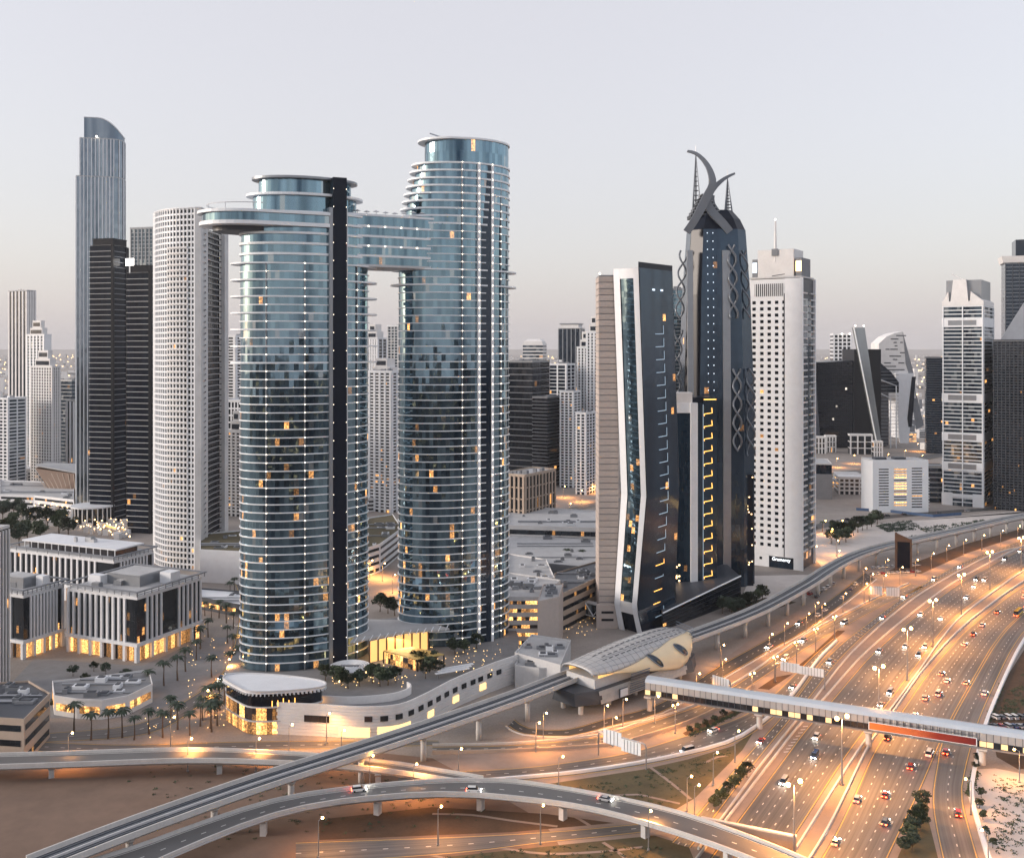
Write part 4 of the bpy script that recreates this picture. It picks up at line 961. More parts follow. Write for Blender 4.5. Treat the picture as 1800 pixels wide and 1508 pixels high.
# ---------------------------------------------------------------- white gridded tower with mast and shop sign
TH = 33
t, L, Mm, h = rect_tower('white_tower', 'white tower with grid of square windows, stepped crown and mast', 1318, 1408, 1430, 668, TH, 489, 1, 'tower', 'glassW', None, None, 1, 1, roof='roofg', parapet=1.0)
for o in list(t.children):
    if o.name.startswith('glazing'): bpy.data.objects.remove(o)
NR = 39; z0, z1 = 14.0, ZA(522, 668); fh = (z1-z0)/NR; xs = [-L+L*u for u in (.085, .24, .385, .53, .675)]
# front wall as piers and spandrels so that the windows are real recesses
q = MB(); q.box(-L+.6, -.6, .7, Mm-.6, 0, h); q.build('core', M['glassW'], t)
ww, wh = 2.5, 2.2; edges = [-L]+[e for x in xs for e in (x-ww/2, x+ww/2)]+[0]
for k in range(0, len(edges), 2):
    q = MB(); q.box(edges[k], edges[k+1], 0, .75, 8.5, h); q.build('wall_pier', M['white'], t)
for x in xs:
    q = MB()
    q.box(x-ww/2, x+ww/2, .02, .73, 8.5, z0); q.box(x-ww/2, x+ww/2, .02, .73, z1, h)
    for k in range(NR): q.box(x-ww/2, x+ww/2, .02, .73, z0+k*fh+wh, z0+(k+1)*fh)
    q.build('spandrel_strip', M['white'], t)
    wm = MB(); wm.box(-ww/2, ww/2, .5, .6, 0, wh); wmm = wm.mesh('window', M['glassW'])
    for k in range(NR): inst('window', wmm, t, (x, 0, z0+k*fh))
q = MB(); q.box(-L*.32-.25, -L*.32+.25, -.5, -.01, 8, h-10); q.build('dark_joint', M['dgrey'], t)  # dark grey strip beside the projecting bay
q = MB(); q.box(-L*.305, .3, -.6, -.02, 8, h+.2); q.build('projecting_bay', M['white'], t)
sm = MB(); sm.box(-.3, .3, -.75, -.6, ZA(522, 668)+1, ZA(497, 668)); lou = sm.mesh('louvre', M['white'])
q = MB(); q.box(-L*.9, -L*.33, -.1, -.02, ZA(522, 668)+1, ZA(497, 668)); q.build('louvre_recess', M['dark'], t)
for k in range(15): inst('louvre', lou, t, (-L*.88+k*L*.54/14, .4, 0))
# side face: balconies
q = MB(); q.box(-.5, 0, 0, Mm, 0, h); q.build('side_wall', M['dgrey'], t)
bq = MB(); bq.box(.05, 1.2, 1.2, Mm*.4, 0, 1.0); bq2 = MB(); bq2.box(.05, 1.2, Mm*.66, Mm-.6, 0, 1.0); m1, m2 = bq.mesh('balcony', M['conc']), bq2.mesh('balcony', M['conc'])
for k in range(NR+2):
    inst('balcony', m1, t, (0, 0, 12+k*fh)); inst('balcony', m2, t, (0, 0, 12+k*fh))
g = MB(); panes(g, (.12, Mm*.42), (.12, Mm*.64), 6, h-14, 3, NR); panes(g, (.1, .5), (.1, Mm*.42), 6, h-14, 2, NR); panes(g, (.1, Mm*.64), (.1, Mm), 6, h-14, 2, NR); g.build('side_glazing', M['glassB'], t)
q = MB(); q.box(-.3, 1.6, Mm-1, Mm+.4, 0, h+.5); q.box(-.3, 1.4, -.5, .9, 0, h+.5); q.build('side_fin', M['white'], t)
# ground floor shop front with sign
q = MB(); q.box(-L, -L*.62, .0, .74, 0, 8.4); q.box(-L*.14, 0, -.2, .74, 0, 8.4); q.box(-L*.62, -L*.14, .2, .74, 7.6, 8.4); q.build('base_wall', M['white'], t)
q = MB(); q.box(-L*.62, -L*.14, .3, .5, 0, 7.6); q.build('shop_front', M['glassN'], t)
for u in (.93, .78):
    q = MB(); q.box(-L*u-.9, -L*u+.9, -.06, -.01, 4.6, 6.4); q.build('window', M['dark'], t)
cu = bpy.data.curves.new('lettering', 'FONT'); cu.body = 'Gramercy'; cu.size = 3.1; cu.extrude = .08; cu.align_x = 'CENTER'
tmp = bpy.data.objects.new('lettering_tmp', cu); COL.objects.link(tmp); bpy.context.view_layer.update()
me = bpy.data.meshes.new_from_object(tmp); bpy.data.objects.remove(tmp); me.materials.clear(); me.materials.append(emis('sign_letters', (.9, .95, 1), 1.3)); me.name = 'lettering'
sg = thing('shop_sign', 'white lettered shop sign over the dark shop front of the white tower', 'sign', (XA(1408, 668), 668, 0), -math.radians(TH))
q = MB(); q.box(-L*.6, -L*.16, .05, .25, 4.0, 7.3); q.build('sign_panel', M['dark'], sg); inst('lettering', me, sg, (-L*.38, -.08, 4.9), 0, (PI/2, 0, 0))
# crown and mast
q = MB(); q.box(-L*.86, -L*.16, 2, Mm-5, h+.6, ZA(436, 668)); q.build('crown_block', M['offw'], t)
q = MB(); q.box(-L*.58, -L*.46, 1.2, 1.95, h+16, ZA(436, 668)+.5); q.build('crown_slot', M['grey'], t)
q = MB(); q.tube([(-L*.52, 3, h+12), (-L*.52, 3, ZA(385, 668))], [1.3, .5], 8); q.build('mast', M['offw'], t); inst('facade_light', dotmesh, t, (-L*.52, 2.8, ZA(382, 668)), 0, None, 2.5)
for x, w in ((-L*.98, 3.6), (-L*.13, 4.2)):
    q = MB(); q.box(x, x+w, 3, Mm-6, h+.6, ZA(452, 668)); q.build('plant_room', M['grey'], t); q = MB(); q.box(x+.3, x+w-.3, 2.7, 2.95, h+5, ZA(458, 668)); q.build('lit_louvre', M['litw'] if x > -20 else M['cool'], t)
q = MB(); q.tube([(-L*.55, -1, h+2), (-L*.3, -1.5, h+3)], .3, 5); q.build('roof_crane', M['dgrey'], t)
# ---------------------------------------------------------------- right-hand side: black slanted block, pylon, wedge, banded tower
Y = 1480
t = thing('black_block', 'black office block with slanted left side and small lit windows', 'office block', (XA(1500, Y), Y, 0), 0)
ox = XA(1500, Y); zt = ZA(634, Y)
q = MB(); X_ = lambda p, y=Y: XA(p, y)-ox
q.loft([[(X_(1443)+0, 0, 0), (X_(1546), 0, 0), (X_(1546), 60, 0), (X_(1443), 60, 0)], [(X_(1432), 0, zt-3), (X_(1546), 0, zt+2), (X_(1546), 60, zt+2), (X_(1432), 60, zt-3)]]); q.build('lower_block', M['navy'], t)
q = MB(); q.box(X_(1500), X_(1547), -4, 50, 0, ZA(614, Y)); q.build('upper_block', M['dark'], t)
g = MB()
for k in range(34):
    u0, u1 = k/34, (k+1)/34; z0_, z1_ = u0*(zt-2), u1*(zt-2)-.5; xl = X_(1443)+(X_(1432)-X_(1443))*u0
    n = 18
    for i in range(n):
        a = xl+(X_(1500)-xl)*i/n; b = xl+(X_(1500)-xl)*(i+1)/n-.3; j = random.uniform(-.03, .03); g.add([(a, -.25+j, z0_), (b, -.25, z0_), (b, -.25-j, z1_), (a, -.25, z1_)], [(0, 1, 2, 3)])
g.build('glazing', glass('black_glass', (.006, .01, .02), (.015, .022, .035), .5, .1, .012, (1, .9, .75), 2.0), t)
pl = thing('leaning_pylon', 'slender glass pylon leaning across the black block', 'pylon', (0, Y-12, 0))
q = MB(); q.loft([[(XA(a, Y-12), 0, z), (XA(b, Y-12), 0, z), (XA(b, Y-12), 9, z), (XA(a, Y-12), 9, z)] for a, b, z in ((1543, 1551, ZA(786, Y)), (1501, 1520, ZA(576, Y)))]); q.build('shaft', M['glassB'], pl)
q = MB(); q.tube([(XA(1543, Y-12), -.5, ZA(786, Y)), (XA(1501, Y-12), -.5, ZA(576, Y))], 1.0, 5); q.build('edge_beam', M['slabw'], pl)
for px in (1503, 1518): inst('facade_light', dotmesh, pl, (XA(px, Y-12), -1, ZA(573, Y)), 0, None, 5)
t = thing('stepped_glass_block', 'dark glass block with white bent frames right of the pylon', 'office block', (XA(1548, Y), Y, 0))
ox = XA(1548, Y); q = MB(); q.prism([(0, 0), (X_(1580)+XA(1500, Y)-ox, 0), (XA(1580, Y)-ox, 40), (0, 40)], 0, ZA(690, Y)); q.build('lower_block', M['glassN'], t)
x1_ = XA(1580, Y)-ox; q = MB(); q.add([(0, 0, ZA(690, Y)+.1), (x1_, 0, ZA(690, Y)+.1), (x1_, 0, ZA(672, Y)), (x1_*.6, 0, ZA(655, Y)), (0, 0, ZA(638, Y)), (0, 40, ZA(690, Y)+.1), (x1_, 40, ZA(690, Y)+.1), (x1_, 40, ZA(672, Y)), (x1_*.6, 40, ZA(655, Y)), (0, 40, ZA(638, Y))], [(0, 1, 2, 3, 4), (9, 8, 7, 6, 5), (1, 6, 7, 2), (2, 7, 8, 3), (3, 8, 9, 4), (4, 9, 5, 0)]); q.build('sloped_top', M['glassN'], t)
for (pa_, pb_, pc_) in (((1548, 668), (1575, 678), 785), ((1548, 692), (1565, 700), 785)):
    q = MB(); q.tube([(XA(pa_[0], Y)-ox, -1, ZA(pa_[1], Y)), (XA(pb_[0], Y)-ox, -1, ZA(pb_[1], Y)), (XA(pb_[0], Y)-ox, -1, 0)], .9, 4); q.build('bent_frame', M['slabw'], t)
for k in range(22):
    q = MB(); q.box(.5, x1_-.5, -.3, -.05, 4+k*5.2, 4.6+k*5.2); q.build('floor_line', M['mgrey'], t)
Y = 1560; ox = XA(1580, Y)
t = thing('white_wedge_tower', 'pale triangular tower with scattered slot windows and dark split', 'tower', (ox, Y, 0)); w_ = lambda p: XA(p, Y)-ox
q = MB(); prof = [(1545, 700), (1545, 604), (1558, 592), (1572, 586), (1586, 583), (1606, 655), (1610, 700)]
F = [(w_(p), 0, ZA(y, Y)) for p, y in prof]; Bk = [(x, 35, z) for x, y, z in F]; n = len(F)
q.add(F+Bk, [tuple(range(n))]+[tuple(reversed(range(n, 2*n)))]+[(i, (i+1) % n, n+(i+1) % n, n+i) for i in range(n)]); q.build('upper_wedge', M['offw'], t)
q = MB(); F = [(w_(p), -.4, ZA(y, Y)) for p, y in ((1587, 584), (1606, 656), (1598, 660), (1592, 640))]; q.add(F+[(x, 34, z) for x, y, z in F], [(0, 1, 2, 3), (0, 4, 5, 1), (1, 5, 6, 2)]); q.build('dark_flank', M['grey'], t)
sl_ = MB(); sl_.box(-3.5, 3.5, -.3, -.02, -.8, .8); slm = sl_.mesh('slot_window', M['dgrey']); R = random.Random(3)
for k in range(40):
    py = R.choice(range(590, 652, 6)); lo = 1550+max(0, (604-py))*1.6; px = R.uniform(lo+6, 1588); inst('slot_window', slm, t, (w_(px), 0, ZA(py, Y)), 0, None, (R.uniform(.5, 1.3), 1, 1))
q = MB(); F = [(w_(p), -6, ZA(y, Y)) for p, y in ((1578, 770), (1572, 656), (1604, 656), (1594, 790), (1582, 790))]; q.add(F+[(x, 30, z) for x, y, z in F], [(0, 4, 3, 2, 1), (1, 2, 7, 6), (2, 3, 8, 7), (5, 0, 1, 6)]); q.build('lower_body', M['white'], t)
q = MB(); F = [(w_(p), -6.5, ZA(y, Y)) for p, y in ((1592, 735), (1600, 662), (1607, 662), (1600, 750), (1594, 750))]; q.add(F, [(0, 4, 3, 2, 1)]); q.build('dark_split', M['navy'], t)
q = MB(); F = [(w_(p), 4, ZA(y, Y)) for p, y in ((1606, 660), (1612, 690), (1626, 748), (1612, 756), (1604, 700))]; q.add(F+[(x, 10, z) for x, y, z in F], [(4, 3, 2, 1, 0), (0, 1, 6, 5), (1, 2, 7, 6)]); q.build('flying_leg', M['grey'], t)
# white/violet hotel behind the black block
t, L, Mm, h = rect_tower('white_hotel', 'white and grey hotel with lit roof lamps behind the black block', 1465, 1497, 1512, 1700, 10, 588, 26, 'tower', 'glassW', (2.2, .3, 'white'), (4, 3, 2.2, .5, 'white'), 8, 6, M_=40)
for px in (1480, 1493): inst('facade_light', dotmesh, t, (XA(px, 1700)-t.location.x, -6, h+1), 0, None, 6)
# banded tower with crown (far right)
Y = 930
t, L, Mm, h = rect_tower('banded_tower', 'dark glass tower with white horizontal bands and notched white crown', 1657, 1728, 1746, Y, 34, 538, 52, 'tower', 'glassB', (.8, .35, 'slabw'), (2, 1, .9, 1.0, 'slabw'), 14, 6)
for z in (ZA(567, Y), ZA(700, Y), ZA(770, Y), ZA(822, Y)):
    q = MB(); q.box(-L-.6, .6, -.6, Mm+.6, z-4, z+4); q.box(-L*.86, -L*.16, -.75, -.61, z-2.4, z+2.4, 1); q.build('mechanical_band', [M['white'], M['mgrey']], t)
q = MB(); q.box(-L-.5, .5, -.5, Mm+.5, h+.7, h+5); q.build('crown_base', M['offw'], t)
zc = ZA(490, Y)
q = MB(); q.loft([[(-L*.80, -.4, h+5), (-L*.36, -.4, h+5), (-L*.36, Mm*.6, h+5), (-L*.80, Mm*.6, h+5)], [(-L*.74, .6, zc), (-L*.42, .6, zc), (-L*.42, Mm*.6, zc), (-L*.74, Mm*.6, zc)]]); q.build('crown_centre', M['offw'], t)
for a, b, c in ((-L, -L*.84, -L*.86), (-L*.32, 0, -L*.3)):
    q = MB(); q.add([(a, -.3, h+5), (b, -.3, h+5), (c, -.3, h+14), (a, Mm, h+5), (b, Mm, h+5), (c, Mm, h+14)], [(0, 1, 2), (3, 5, 4), (0, 2, 5, 3), (1, 4, 5, 2)]); q.build('crown_gable', M['offw'], t)
q = MB(); q.box(-L*.93, -L*.06, 4, Mm-3, h+5, zc-.5); q.build('plant_room', M['mgrey'], t)
q = MB(); q.tube([(-L*.5, 2, zc), (-L*.78, 2, zc+5.5)], .35, 4); q.build('roof_crane', M['offw'], t)
q = MB(); q.box(-L-.8, -L*.75, -.9, 4, 0, 12); q.box(-L*.25, .8, -.9, 4, 0, 12); q.box(-L*.75, -L*.25, -.8, 3, 8, 11); q.build('base_portal', M['white'], t)
# far right towers
t, L, Mm, h = rect_tower('dark_grid_tower', 'dark tower with tiny lit windows at the right edge', 1746, 1812, 1840, 905, 34, 600, 62, 'tower', 'glassD', (.7, .3, 'dgrey'), (9, 3, .6, .5, 'dgrey'), 26, 6)
t, L, Mm, h = rect_tower('rear_tower', 'dark glass tower with flared white cap behind at the right edge', 1767, 1830, 1850, 1080, 20, 462, 60, 'tower', 'glassN', (.5, .15, 'mgrey'), (5, 2, .7, .4, 'dgrey'), 12, 5, M_=35)
q = MB(); q.loft([[(-L-2, -1.5, h+1), (2, -1.5, h+1), (2, Mm, h+1), (-L-2, Mm, h+1)], [(-L-4, -3, h+8), (4, -3, h+8), (4, Mm, h+8), (-L-4, Mm, h+8)]]); q.box(-L*.7, 1, 2, Mm, h+8.1, h+26, 1); q.build('flared_cap', [M['offw'], M['glassN']], t)
t, L, Mm, h = rect_tower('angular_building', 'angular white-roofed building between the towers at the right edge', 1752, 1800, 1830, 980, 25, 600, 34, 'building', 'glassN', (.8, .3, 'grey'), None, 10, 5, M_=30)
q = MB(); q.add([(-L*.9, -1, h), (0, -1, h), (0, -1, h+38), (-L*.9, 14, h), (0, 14, h), (0, 14, h+38)], [(0, 1, 2), (3, 5, 4), (0, 2, 5, 3), (1, 4, 5, 2)]); q.build('raked_roof', M['offw'], t)
rect_tower('dark_slatted_block', 'dark slatted office block left of the banded tower', 1628, 1658, 1668, 1400, 20, 630, 40, 'office block', 'glassN', (.9, .4, 'dgrey'), None, 8, 4, M_=40)
# white block with slot windows
Y = 905
TH = math.radians(-3); Xc = XA(1632, Y); Lw = (1632-1532)*Y/K
t = thing('white_slot_building', 'white box building with three columns of slot windows', 'building', (Xc, Y, 0), -TH); hh = ZA(808, Y)
q = MB(); q.box(-Lw+.5, -.5, .6, 26, 0, hh-1); q.build('core', M['glassL'], t)
cols = [(-Lw*.89, -Lw*.71), (-Lw*.62, -Lw*.39), (-Lw*.30, -Lw*.11)]; ed = [-Lw]+[e for c in cols for e in c]+[0]
for k in range(0, 8, 2):
    q = MB(); q.box(ed[k], ed[k+1], 0, .7, 0, hh); q.build('wall_pier', M['slabw'], t)
for ci, (a, b) in enumerate(cols):
    q = MB(); z = 6.0 if ci < 2 else 4.2; q.box(a, b, .01, .69, 0, z); zs_ = []
    while z < hh-7-(2 if ci == 1 else 0): q.box(a, b, .01, .69, z+1.1, z+2.5); zs_.append(z); z += 2.5
    q.box(a, b, .01, .69, z, hh); q.build('spandrel_strip', M['slabw'], t)
    wm = MB(); wm.box(a, b, .4, .5, 0, 1.15); wmm = wm.mesh('slot_window', M['glassL'] if ci == 1 else M['glassW'])
    for z in zs_: inst('slot_window', wmm, t, (0, 0, z-.02))
q = MB(); q.box(-Lw, -Lw+.48, .7, 26, 0, hh); q.build('side_wall', M['slabw'], t); q = MB(); q.box(-.45, 0, .7, 26, 0, hh); q.build('side_wall', M['grey'], t); bq = MB(); bq.box(.02, 1.6, 1, 24, 0, .9); bm_ = bq.mesh('balcony', M['offw'])
for k in range(11): inst('balcony', bm_, t, (0, 0, 4+k*2.6))
q = MB(); q.box(-Lw, -.5, .7, 26, hh-1, hh-.4); q.build('roof', M['roofg'], t)
for k in range(2):
    q = MB(); q.box(-Lw*.9+k*18, -Lw*.7+k*18, 6, 14, hh-.4, hh+1.6); q.build('rooftop_unit', M['dgrey'], t)
q = MB(); P = [G(1505, 897), G(1560, 900), G(1640, 909), (G(1690, 905))]; q.wall(P, 0, 2.4, .3); tag(q.build('site_hoarding', plain('blue_hoarding', (.06, .12, .24), .6, .2, .4)), 'blue hoarding in front of the white slot building', 'fence')
rect_tower('grey_warehouse', 'grey windowless warehouse beside the white gridded tower', 1380, 1462, 1474, 980, 12, 818, 3, 'warehouse', 'glassN', None, None, 8, 3, M_=45)
for o in [ob for ob in bpy.data.objects if ob.name.startswith('grey_warehouse')]:
    q = MB(); X0, L0, M0 = fit(1380, 1462, 1474, 980, math.radians(12), 45); q.box(-L0-.5, .5, -.6, M0, 0, ZA(818, 980)*.74); q.build('wall_cladding', M['grey'], o)
rect_tower('low_office', 'low banded office between the warehouse and the white slot building', 1474, 1530, 1560, 1010, 10, 842, 4, 'office block', 'glassW', (1.6, .3, 'offw'), (6, 2, 1.6, .4, 'offw'), 10, 4, M_=30)
rect_tower('low_annex', 'low pale annex behind the white slot building', 1632, 1660, 1680, 960, 12, 822, 7, 'building', 'glassN', (1.5, .3, 'mgrey'), None, 5, 3, M_=20)
for i, (a, b, yt, Yb) in enumerate(((1432, 1452, 770, 1400), (1452, 1470, 768, 1420), (1494, 1534, 766, 1390), (1536, 1552, 778, 1360))):
    rect_tower('lit_kiosk', f'floodlit pale low block at the foot of the black office block, {ordw(i)} from the left', a, b, b+4, Yb, 8, yt, 3, 'building', 'glassW', (1.2, .2, 'offw'), (3, 1, 2.0, .3, 'offw'), 6, 2, M_=14, group='floodlit low blocks')

# ---------------------------------------------------------------- background between the twins and behind the bent tower
BG = [  # name, label, pxl,pxc,pxr,Y,th,ytop,nf, glass, slab, piers, nL,nM, M_
 ('balcony_tower', 'white balcony tower with dark flank between the twin towers', 648, 688, 706, 900, 30, 655, 44, 'glassW', (1.3, .4, 'white'), (4, 2, 2.0, .8, 'white'), 10, 5, None),
 ('striped_tower', 'white tower with vertical dark strips seen between the twins', 640, 664, 674, 1250, 20, 596, 40, 'glassW', (.6, .1, 'white'), (5, 2, 2.6, .5, 'white'), 6, 3, 25),
 ('slim_tower', 'slim grey tower right behind the gap between the twins', 681, 700, 712, 1180, 20, 574, 50, 'glassB', (.7, .2, 'slabw'), (3, 2, 1.2, .4, 'conc'), 6, 3, 20),
 ('cream_tower', 'white block with penthouse behind the white balcony tower', 644, 690, 712, 1020, 25, 662, 8, 'glassW', (2.5, .3, 'white'), (3, 2, 4.0, .3, 'white'), 6, 4, 24),
 ('dark_banded_tower', 'dark glass tower with pale floor lines right of the taller twin', 893, 936, 966, 1080, 28, 637, 20, 'glassD', (.8, .3, 'mgrey'), None, 12, 8, None),
 ('dark_banded_wing', 'lower dark wing with dense floor lines beside the dark banded tower', 936, 962, 986, 1060, 30, 700, 26, 'glassD', (.7, .4, 'mgrey'), None, 6, 6, None),
 ('domed_white_tower', 'pale tower with stacked bands and rounded cap on the skyline', 919, 954, 963, 1750, 15, 606, 26, 'glassB', (2.2, .5, 'offw'), None, 6, 3, 30),
 ('dark_capped_tower', 'dark tower with white corner strips and flat cap on the skyline', 981, 1020, 1031, 1600, 18, 578, 34, 'glassN', None, (5, 2, 1.6, .4, 'mgrey'), 10, 4, 30),
 ('white_point_tower', 'white stepped residential tower left of the bent tower', 1014, 1040, 1056, 1120, 24, 612, 46, 'glassW', (1.0, .2, 'white'), (4, 3, 2.0, .4, 'white'), 8, 6, 28),
 ('white_corner_tower', 'white tower with square windows beside the stepped residential tower', 1030, 1052, 1075, 1090, 28, 585, 48, 'glassN', (1.1, .2, 'white'), (3, 4, 2.4, .4, 'white'), 6, 8, 30),
 ('grey_office', 'grey blue office slab with white frame behind the dark banded tower', 964, 996, 1012, 1180, 26, 642, 30, 'glassN', (.8, .2, 'white'), (2, 2, 1.8, .5, 'white'), 6, 4, 26),
 ('narrow_white_block', 'narrow white block with balconies right of the dark banded wing', 984, 1008, 1022, 1060, 24, 690, 34, 'glassW', (1.1, .3, 'white'), (3, 2, 1.6, .4, 'white'), 5, 4, 22),
 ('low_white_tower', 'lower white residential tower in front of the stepped tower', 1012, 1030, 1050, 1010, 30, 728, 26, 'glassN', (1.0, .25, 'white'), (2, 3, 1.7, .4, 'white'), 5, 6, 22),
 ('teal_glass_slab', 'pale teal glass slab peeking behind the spired tower', 1180, 1200, 1206, 900, 12, 510, 60, 'glassT', (.5, .1, 'mgrey'), None, 8, 2, 20),
 ('grey_rear_tower', 'grey glass tower with antenna between black towers and crescent tower', 229, 270, 280, 1000, 14, 402, 70, 'glassB', (.7, .1, 'mgrey'), (6, 2, 1.2, .4, 'mgrey'), 10, 4, 30),
 ('slatted_tower', 'narrow grey slatted tower right of the crescent tower', 398, 414, 421, 1100, 20, 592, 48, 'glassW', (1.4, .4, 'white'), (1, 1, 3.0, .5, 'white'), 4, 2, 22),
 ('white_court_block', 'white apartment block with dark window grid behind the left twin', 394, 425, 436, 980, 18, 706, 14, 'glassW', (1.6, .2, 'white'), (5, 2, 1.4, .3, 'white'), 8, 3, 26),
 ('stepped_apartments', 'stepped pale apartment tower beside the left twin', 398, 424, 440, 880, 22, 760, 26, 'glassW', (1.3, .4, 'offw'), (3, 2, 1.8, .6, 'offw'), 6, 4, 22),
 ('striped_skyscraper', 'slim dark blue tower with pale vertical stripes at far left', 15, 48, 63, 1300, 24, 512, 76, 'glassN', None, (5, 3, 2.6, .8, 'offw'), 9, 6, None),
 ('stepped_skyscraper', 'stepped pale tower with lit top at far left', 46, 78, 90, 1220, 24, 590, 44, 'glassB', (.9, .2, 'white'), (5, 3, 2.6, .5, 'white'), 8, 4, None),
 ('pale_grid_tower', 'pale gridded residential tower with teal glass side at far left', 54, 92, 106, 1080, 26, 646, 40, 'glassW', (1.3, .3, 'offw'), (8, 3, 1.6, .5, 'offw'), 10, 5, None),
 ('low_grid_tower', 'lower pale gridded tower cut by the left edge', -30, 14, 22, 1050, 20, 702, 26, 'glassB', (1.3, .3, 'white'), (6, 2, 1.6, .4, 'white'), 8, 3, 24),
 ('blue_slab_block', 'blue grey slab block between pale tower and tall slim tower', 104, 126, 138, 1150, 20, 670, 26, 'glassB', (.8, .2, 'mgrey'), None, 6, 4, 26),
 ('arched_block', 'white block with arched top next to the tall slim tower', 116, 138, 146, 1100, 16, 706, 20, 'glassN', None, (3, 1, 2.6, .5, 'white'), 4, 2, 24),
]
for (nm, lb, a, b, c, Yb, th, yt, nf, gl, sl_, pr, nL, nM, m_) in BG:
    t, L, Mm, h = rect_tower(nm, lb, a, b, c, Yb, th, yt, nf, 'tower', gl, sl_, pr, nL, nM, m_)
    rooftop_plant(t, -L*.9, -L*.1, Mm*.15, Mm*.9, h+.6, 'grey', 4, len(nm)+a)
    if nm in ('stepped_skyscraper', 'pale_grid_tower', 'white_point_tower', 'striped_tower', 'cream_tower', 'white_corner_tower', 'stepped_apartments'):
        for k, f in enumerate((.3, .55)):
            q = MB(); q.box(-L*(.95-f*.4), -L*f*.5, Mm*.1+k, Mm*(.9-f*.2), h+.6+k*9, h+9.6+k*9); q.build('upper_tier', M['offw'], t)
            q = MB(); q.box(-L*(.95-f*.4)+1.5, -L*f*.5-1.5, Mm*.1+k-.3, Mm*.1+k-.02, h+2.5+k*9, h+7+k*9); q.build('tier_window', M['glassN'], t)
    if nm == 'domed_white_tower':
        q = MB(); q.loft([[(-L*(.5+.5*f), Mm*(.5-.5*f), h+z), (-L*(.5-.5*f), Mm*(.5-.5*f), h+z), (-L*(.5-.5*f), Mm*(.5+.5*f), h+z), (-L*(.5+.5*f), Mm*(.5+.5*f), h+z)] for f, z in ((.95, 0), (.9, 6), (.6, 10))]); q.build('rounded_cap', M['offw'], t)
    if nm == 'dark_capped_tower':
        q = MB(); q.box(-L*.9, -L*.1, 2, Mm-2, h, h+7); q.box(-L*.95, -L*.05, 1, Mm-1, h+7, h+9, 1); q.build('flat_cap', [M['offw'], M['mgrey']], t)
        for k in range(10):
            for x in (-L+1.5, -6): q = MB(); q.box(x, x+5, -.8, -.4, h*.35+k*7, h*.35+k*7+3.6); q.build('white_band', M['white'], t)
# brown mid-rise and transport hall right of the taller twin
t, L, Mm, h = rect_tower('brown_block', 'pinkish brown mid-rise with deep window bays right of the taller twin', 880, 922, 976, 800, 33, 838, 5, 'building', 'glassW', (1.0, .3, 'tan'), (5, 9, 1.8, .9, 'tan'), 8, 10)
rooftop_plant(t, -L*.9, -2, 4, Mm-6, h+.6, 'grey', 8, 4)
def inpoly(x, y, Q):
    c = False; n = len(Q)
    for i in range(n):
        (x0, y0), (x1, y1) = Q[i], Q[(i+1) % n]
        if (y0 > y) != (y1 > y) and x < (x1-x0)*(y-y0)/(y1-y0)+x0: c = not c
    return c
def roof_units(t, Q, z, n, seed):
    Rr = random.Random(seed); xs_ = [q[0] for q in Q]; ys_ = [q[1] for q in Q]; k = 0; tries = 0
    while k < n and tries < 400:
        tries += 1; x, y = Rr.uniform(min(xs_), max(xs_))*.9, Rr.uniform(min(ys_), max(ys_))*.9; w, d, h = Rr.uniform(1.0, 3.6), Rr.uniform(.8, 2.4), Rr.uniform(.7, 2.4)
        if not all(inpoly(x+a, y+b, Q) for a in (-w-1, w+1) for b in (-d-1, d+1)): continue
        mb = MB(); mb.box(x-w, x+w, y-d, y+d, z+.2, z+h); mb.box(x-w*.6, x+w*.6, y-d*.6, y+d*.6, z+h, z+h+.35, 1); mb.build('rooftop_unit', [M[Rr.choice(('mgrey', 'white', 'grey'))], M['dgrey']], t); k += 1
    if min(xs_) < -14:
        for j in range(3):
            y = Rr.uniform(min(ys_), max(ys_))*.5; P = [(x, y, z+.7) for x in range(int(min(xs_)*.8), int(max(xs_)*.8)) if inpoly(x, y, Q)]
            if len(P) > 3: mb = MB(); mb.tube([P[0], P[-1]], .35, 6); mb.build('duct', M['mgrey'], t)
def lowblock(name, label, pts, z, wall, roof='roofg', cat='building', bands=0, gl='glassW', par=1.0):
    P = [G(p[0], p[1], z) for p in pts]; c = sum(P, Vector())/len(P); t = thing(name, label, cat, (c.x, c.y, 0)); Q = [(p.x-c.x, p.y-c.y) for p in P]
    ar = sum(Q[i][0]*Q[(i+1) % len(Q)][1]-Q[(i+1) % len(Q)][0]*Q[i][1] for i in range(len(Q)))
    if ar < 0: Q.reverse()
    q = MB(); q.prism(Q, 0, z); q.build('walls', M[wall], t); q = MB(); q.prism([(x*.985, y*.985) for x, y in Q], z+.02, z+.2); q.build('roof', M[roof], t)
    if par:
        q = MB(); q.wall([(x*.995, y*.995, 0) for x, y in Q]+[(Q[0][0]*.995, Q[0][1]*.995, 0)], z, z+par, .35); q.build('parapet', M[wall], t)
    roof_units(t, Q, z, 10 if cat == 'building' and z > 6.5 else 3, len(label))
    for k in range(bands):
        zz0 = z*(k+.3)/bands
        for i in range(len(Q)):
            a, b = Vector(Q[i]), Vector(Q[(i+1) % len(Q)]); Ld = (b-a).length; nrm = Vector(((b-a).y, -(b-a).x)).normalized()*.12; d = (b-a)/Ld
            g = MB(); panes(g, a+d*1.2+nrm, b-d*1.2+nrm, zz0, zz0+z/bands*.42, max(2, int(Ld/2.2)))
            g.build('window_band', M[gl], t)
    return t, Q
lowblock('long_hall', 'long grey transport hall with pale roof behind the station', [(893, 925), (1060, 930), (1060, 900), (893, 890)], 16, 'offw', bands=2)
lowblock('hall_podium', 'grey windowless podium below the long transport hall', [(893, 985), (1060, 1000), (1060, 950), (893, 938)], 9, 'grey', par=.5)
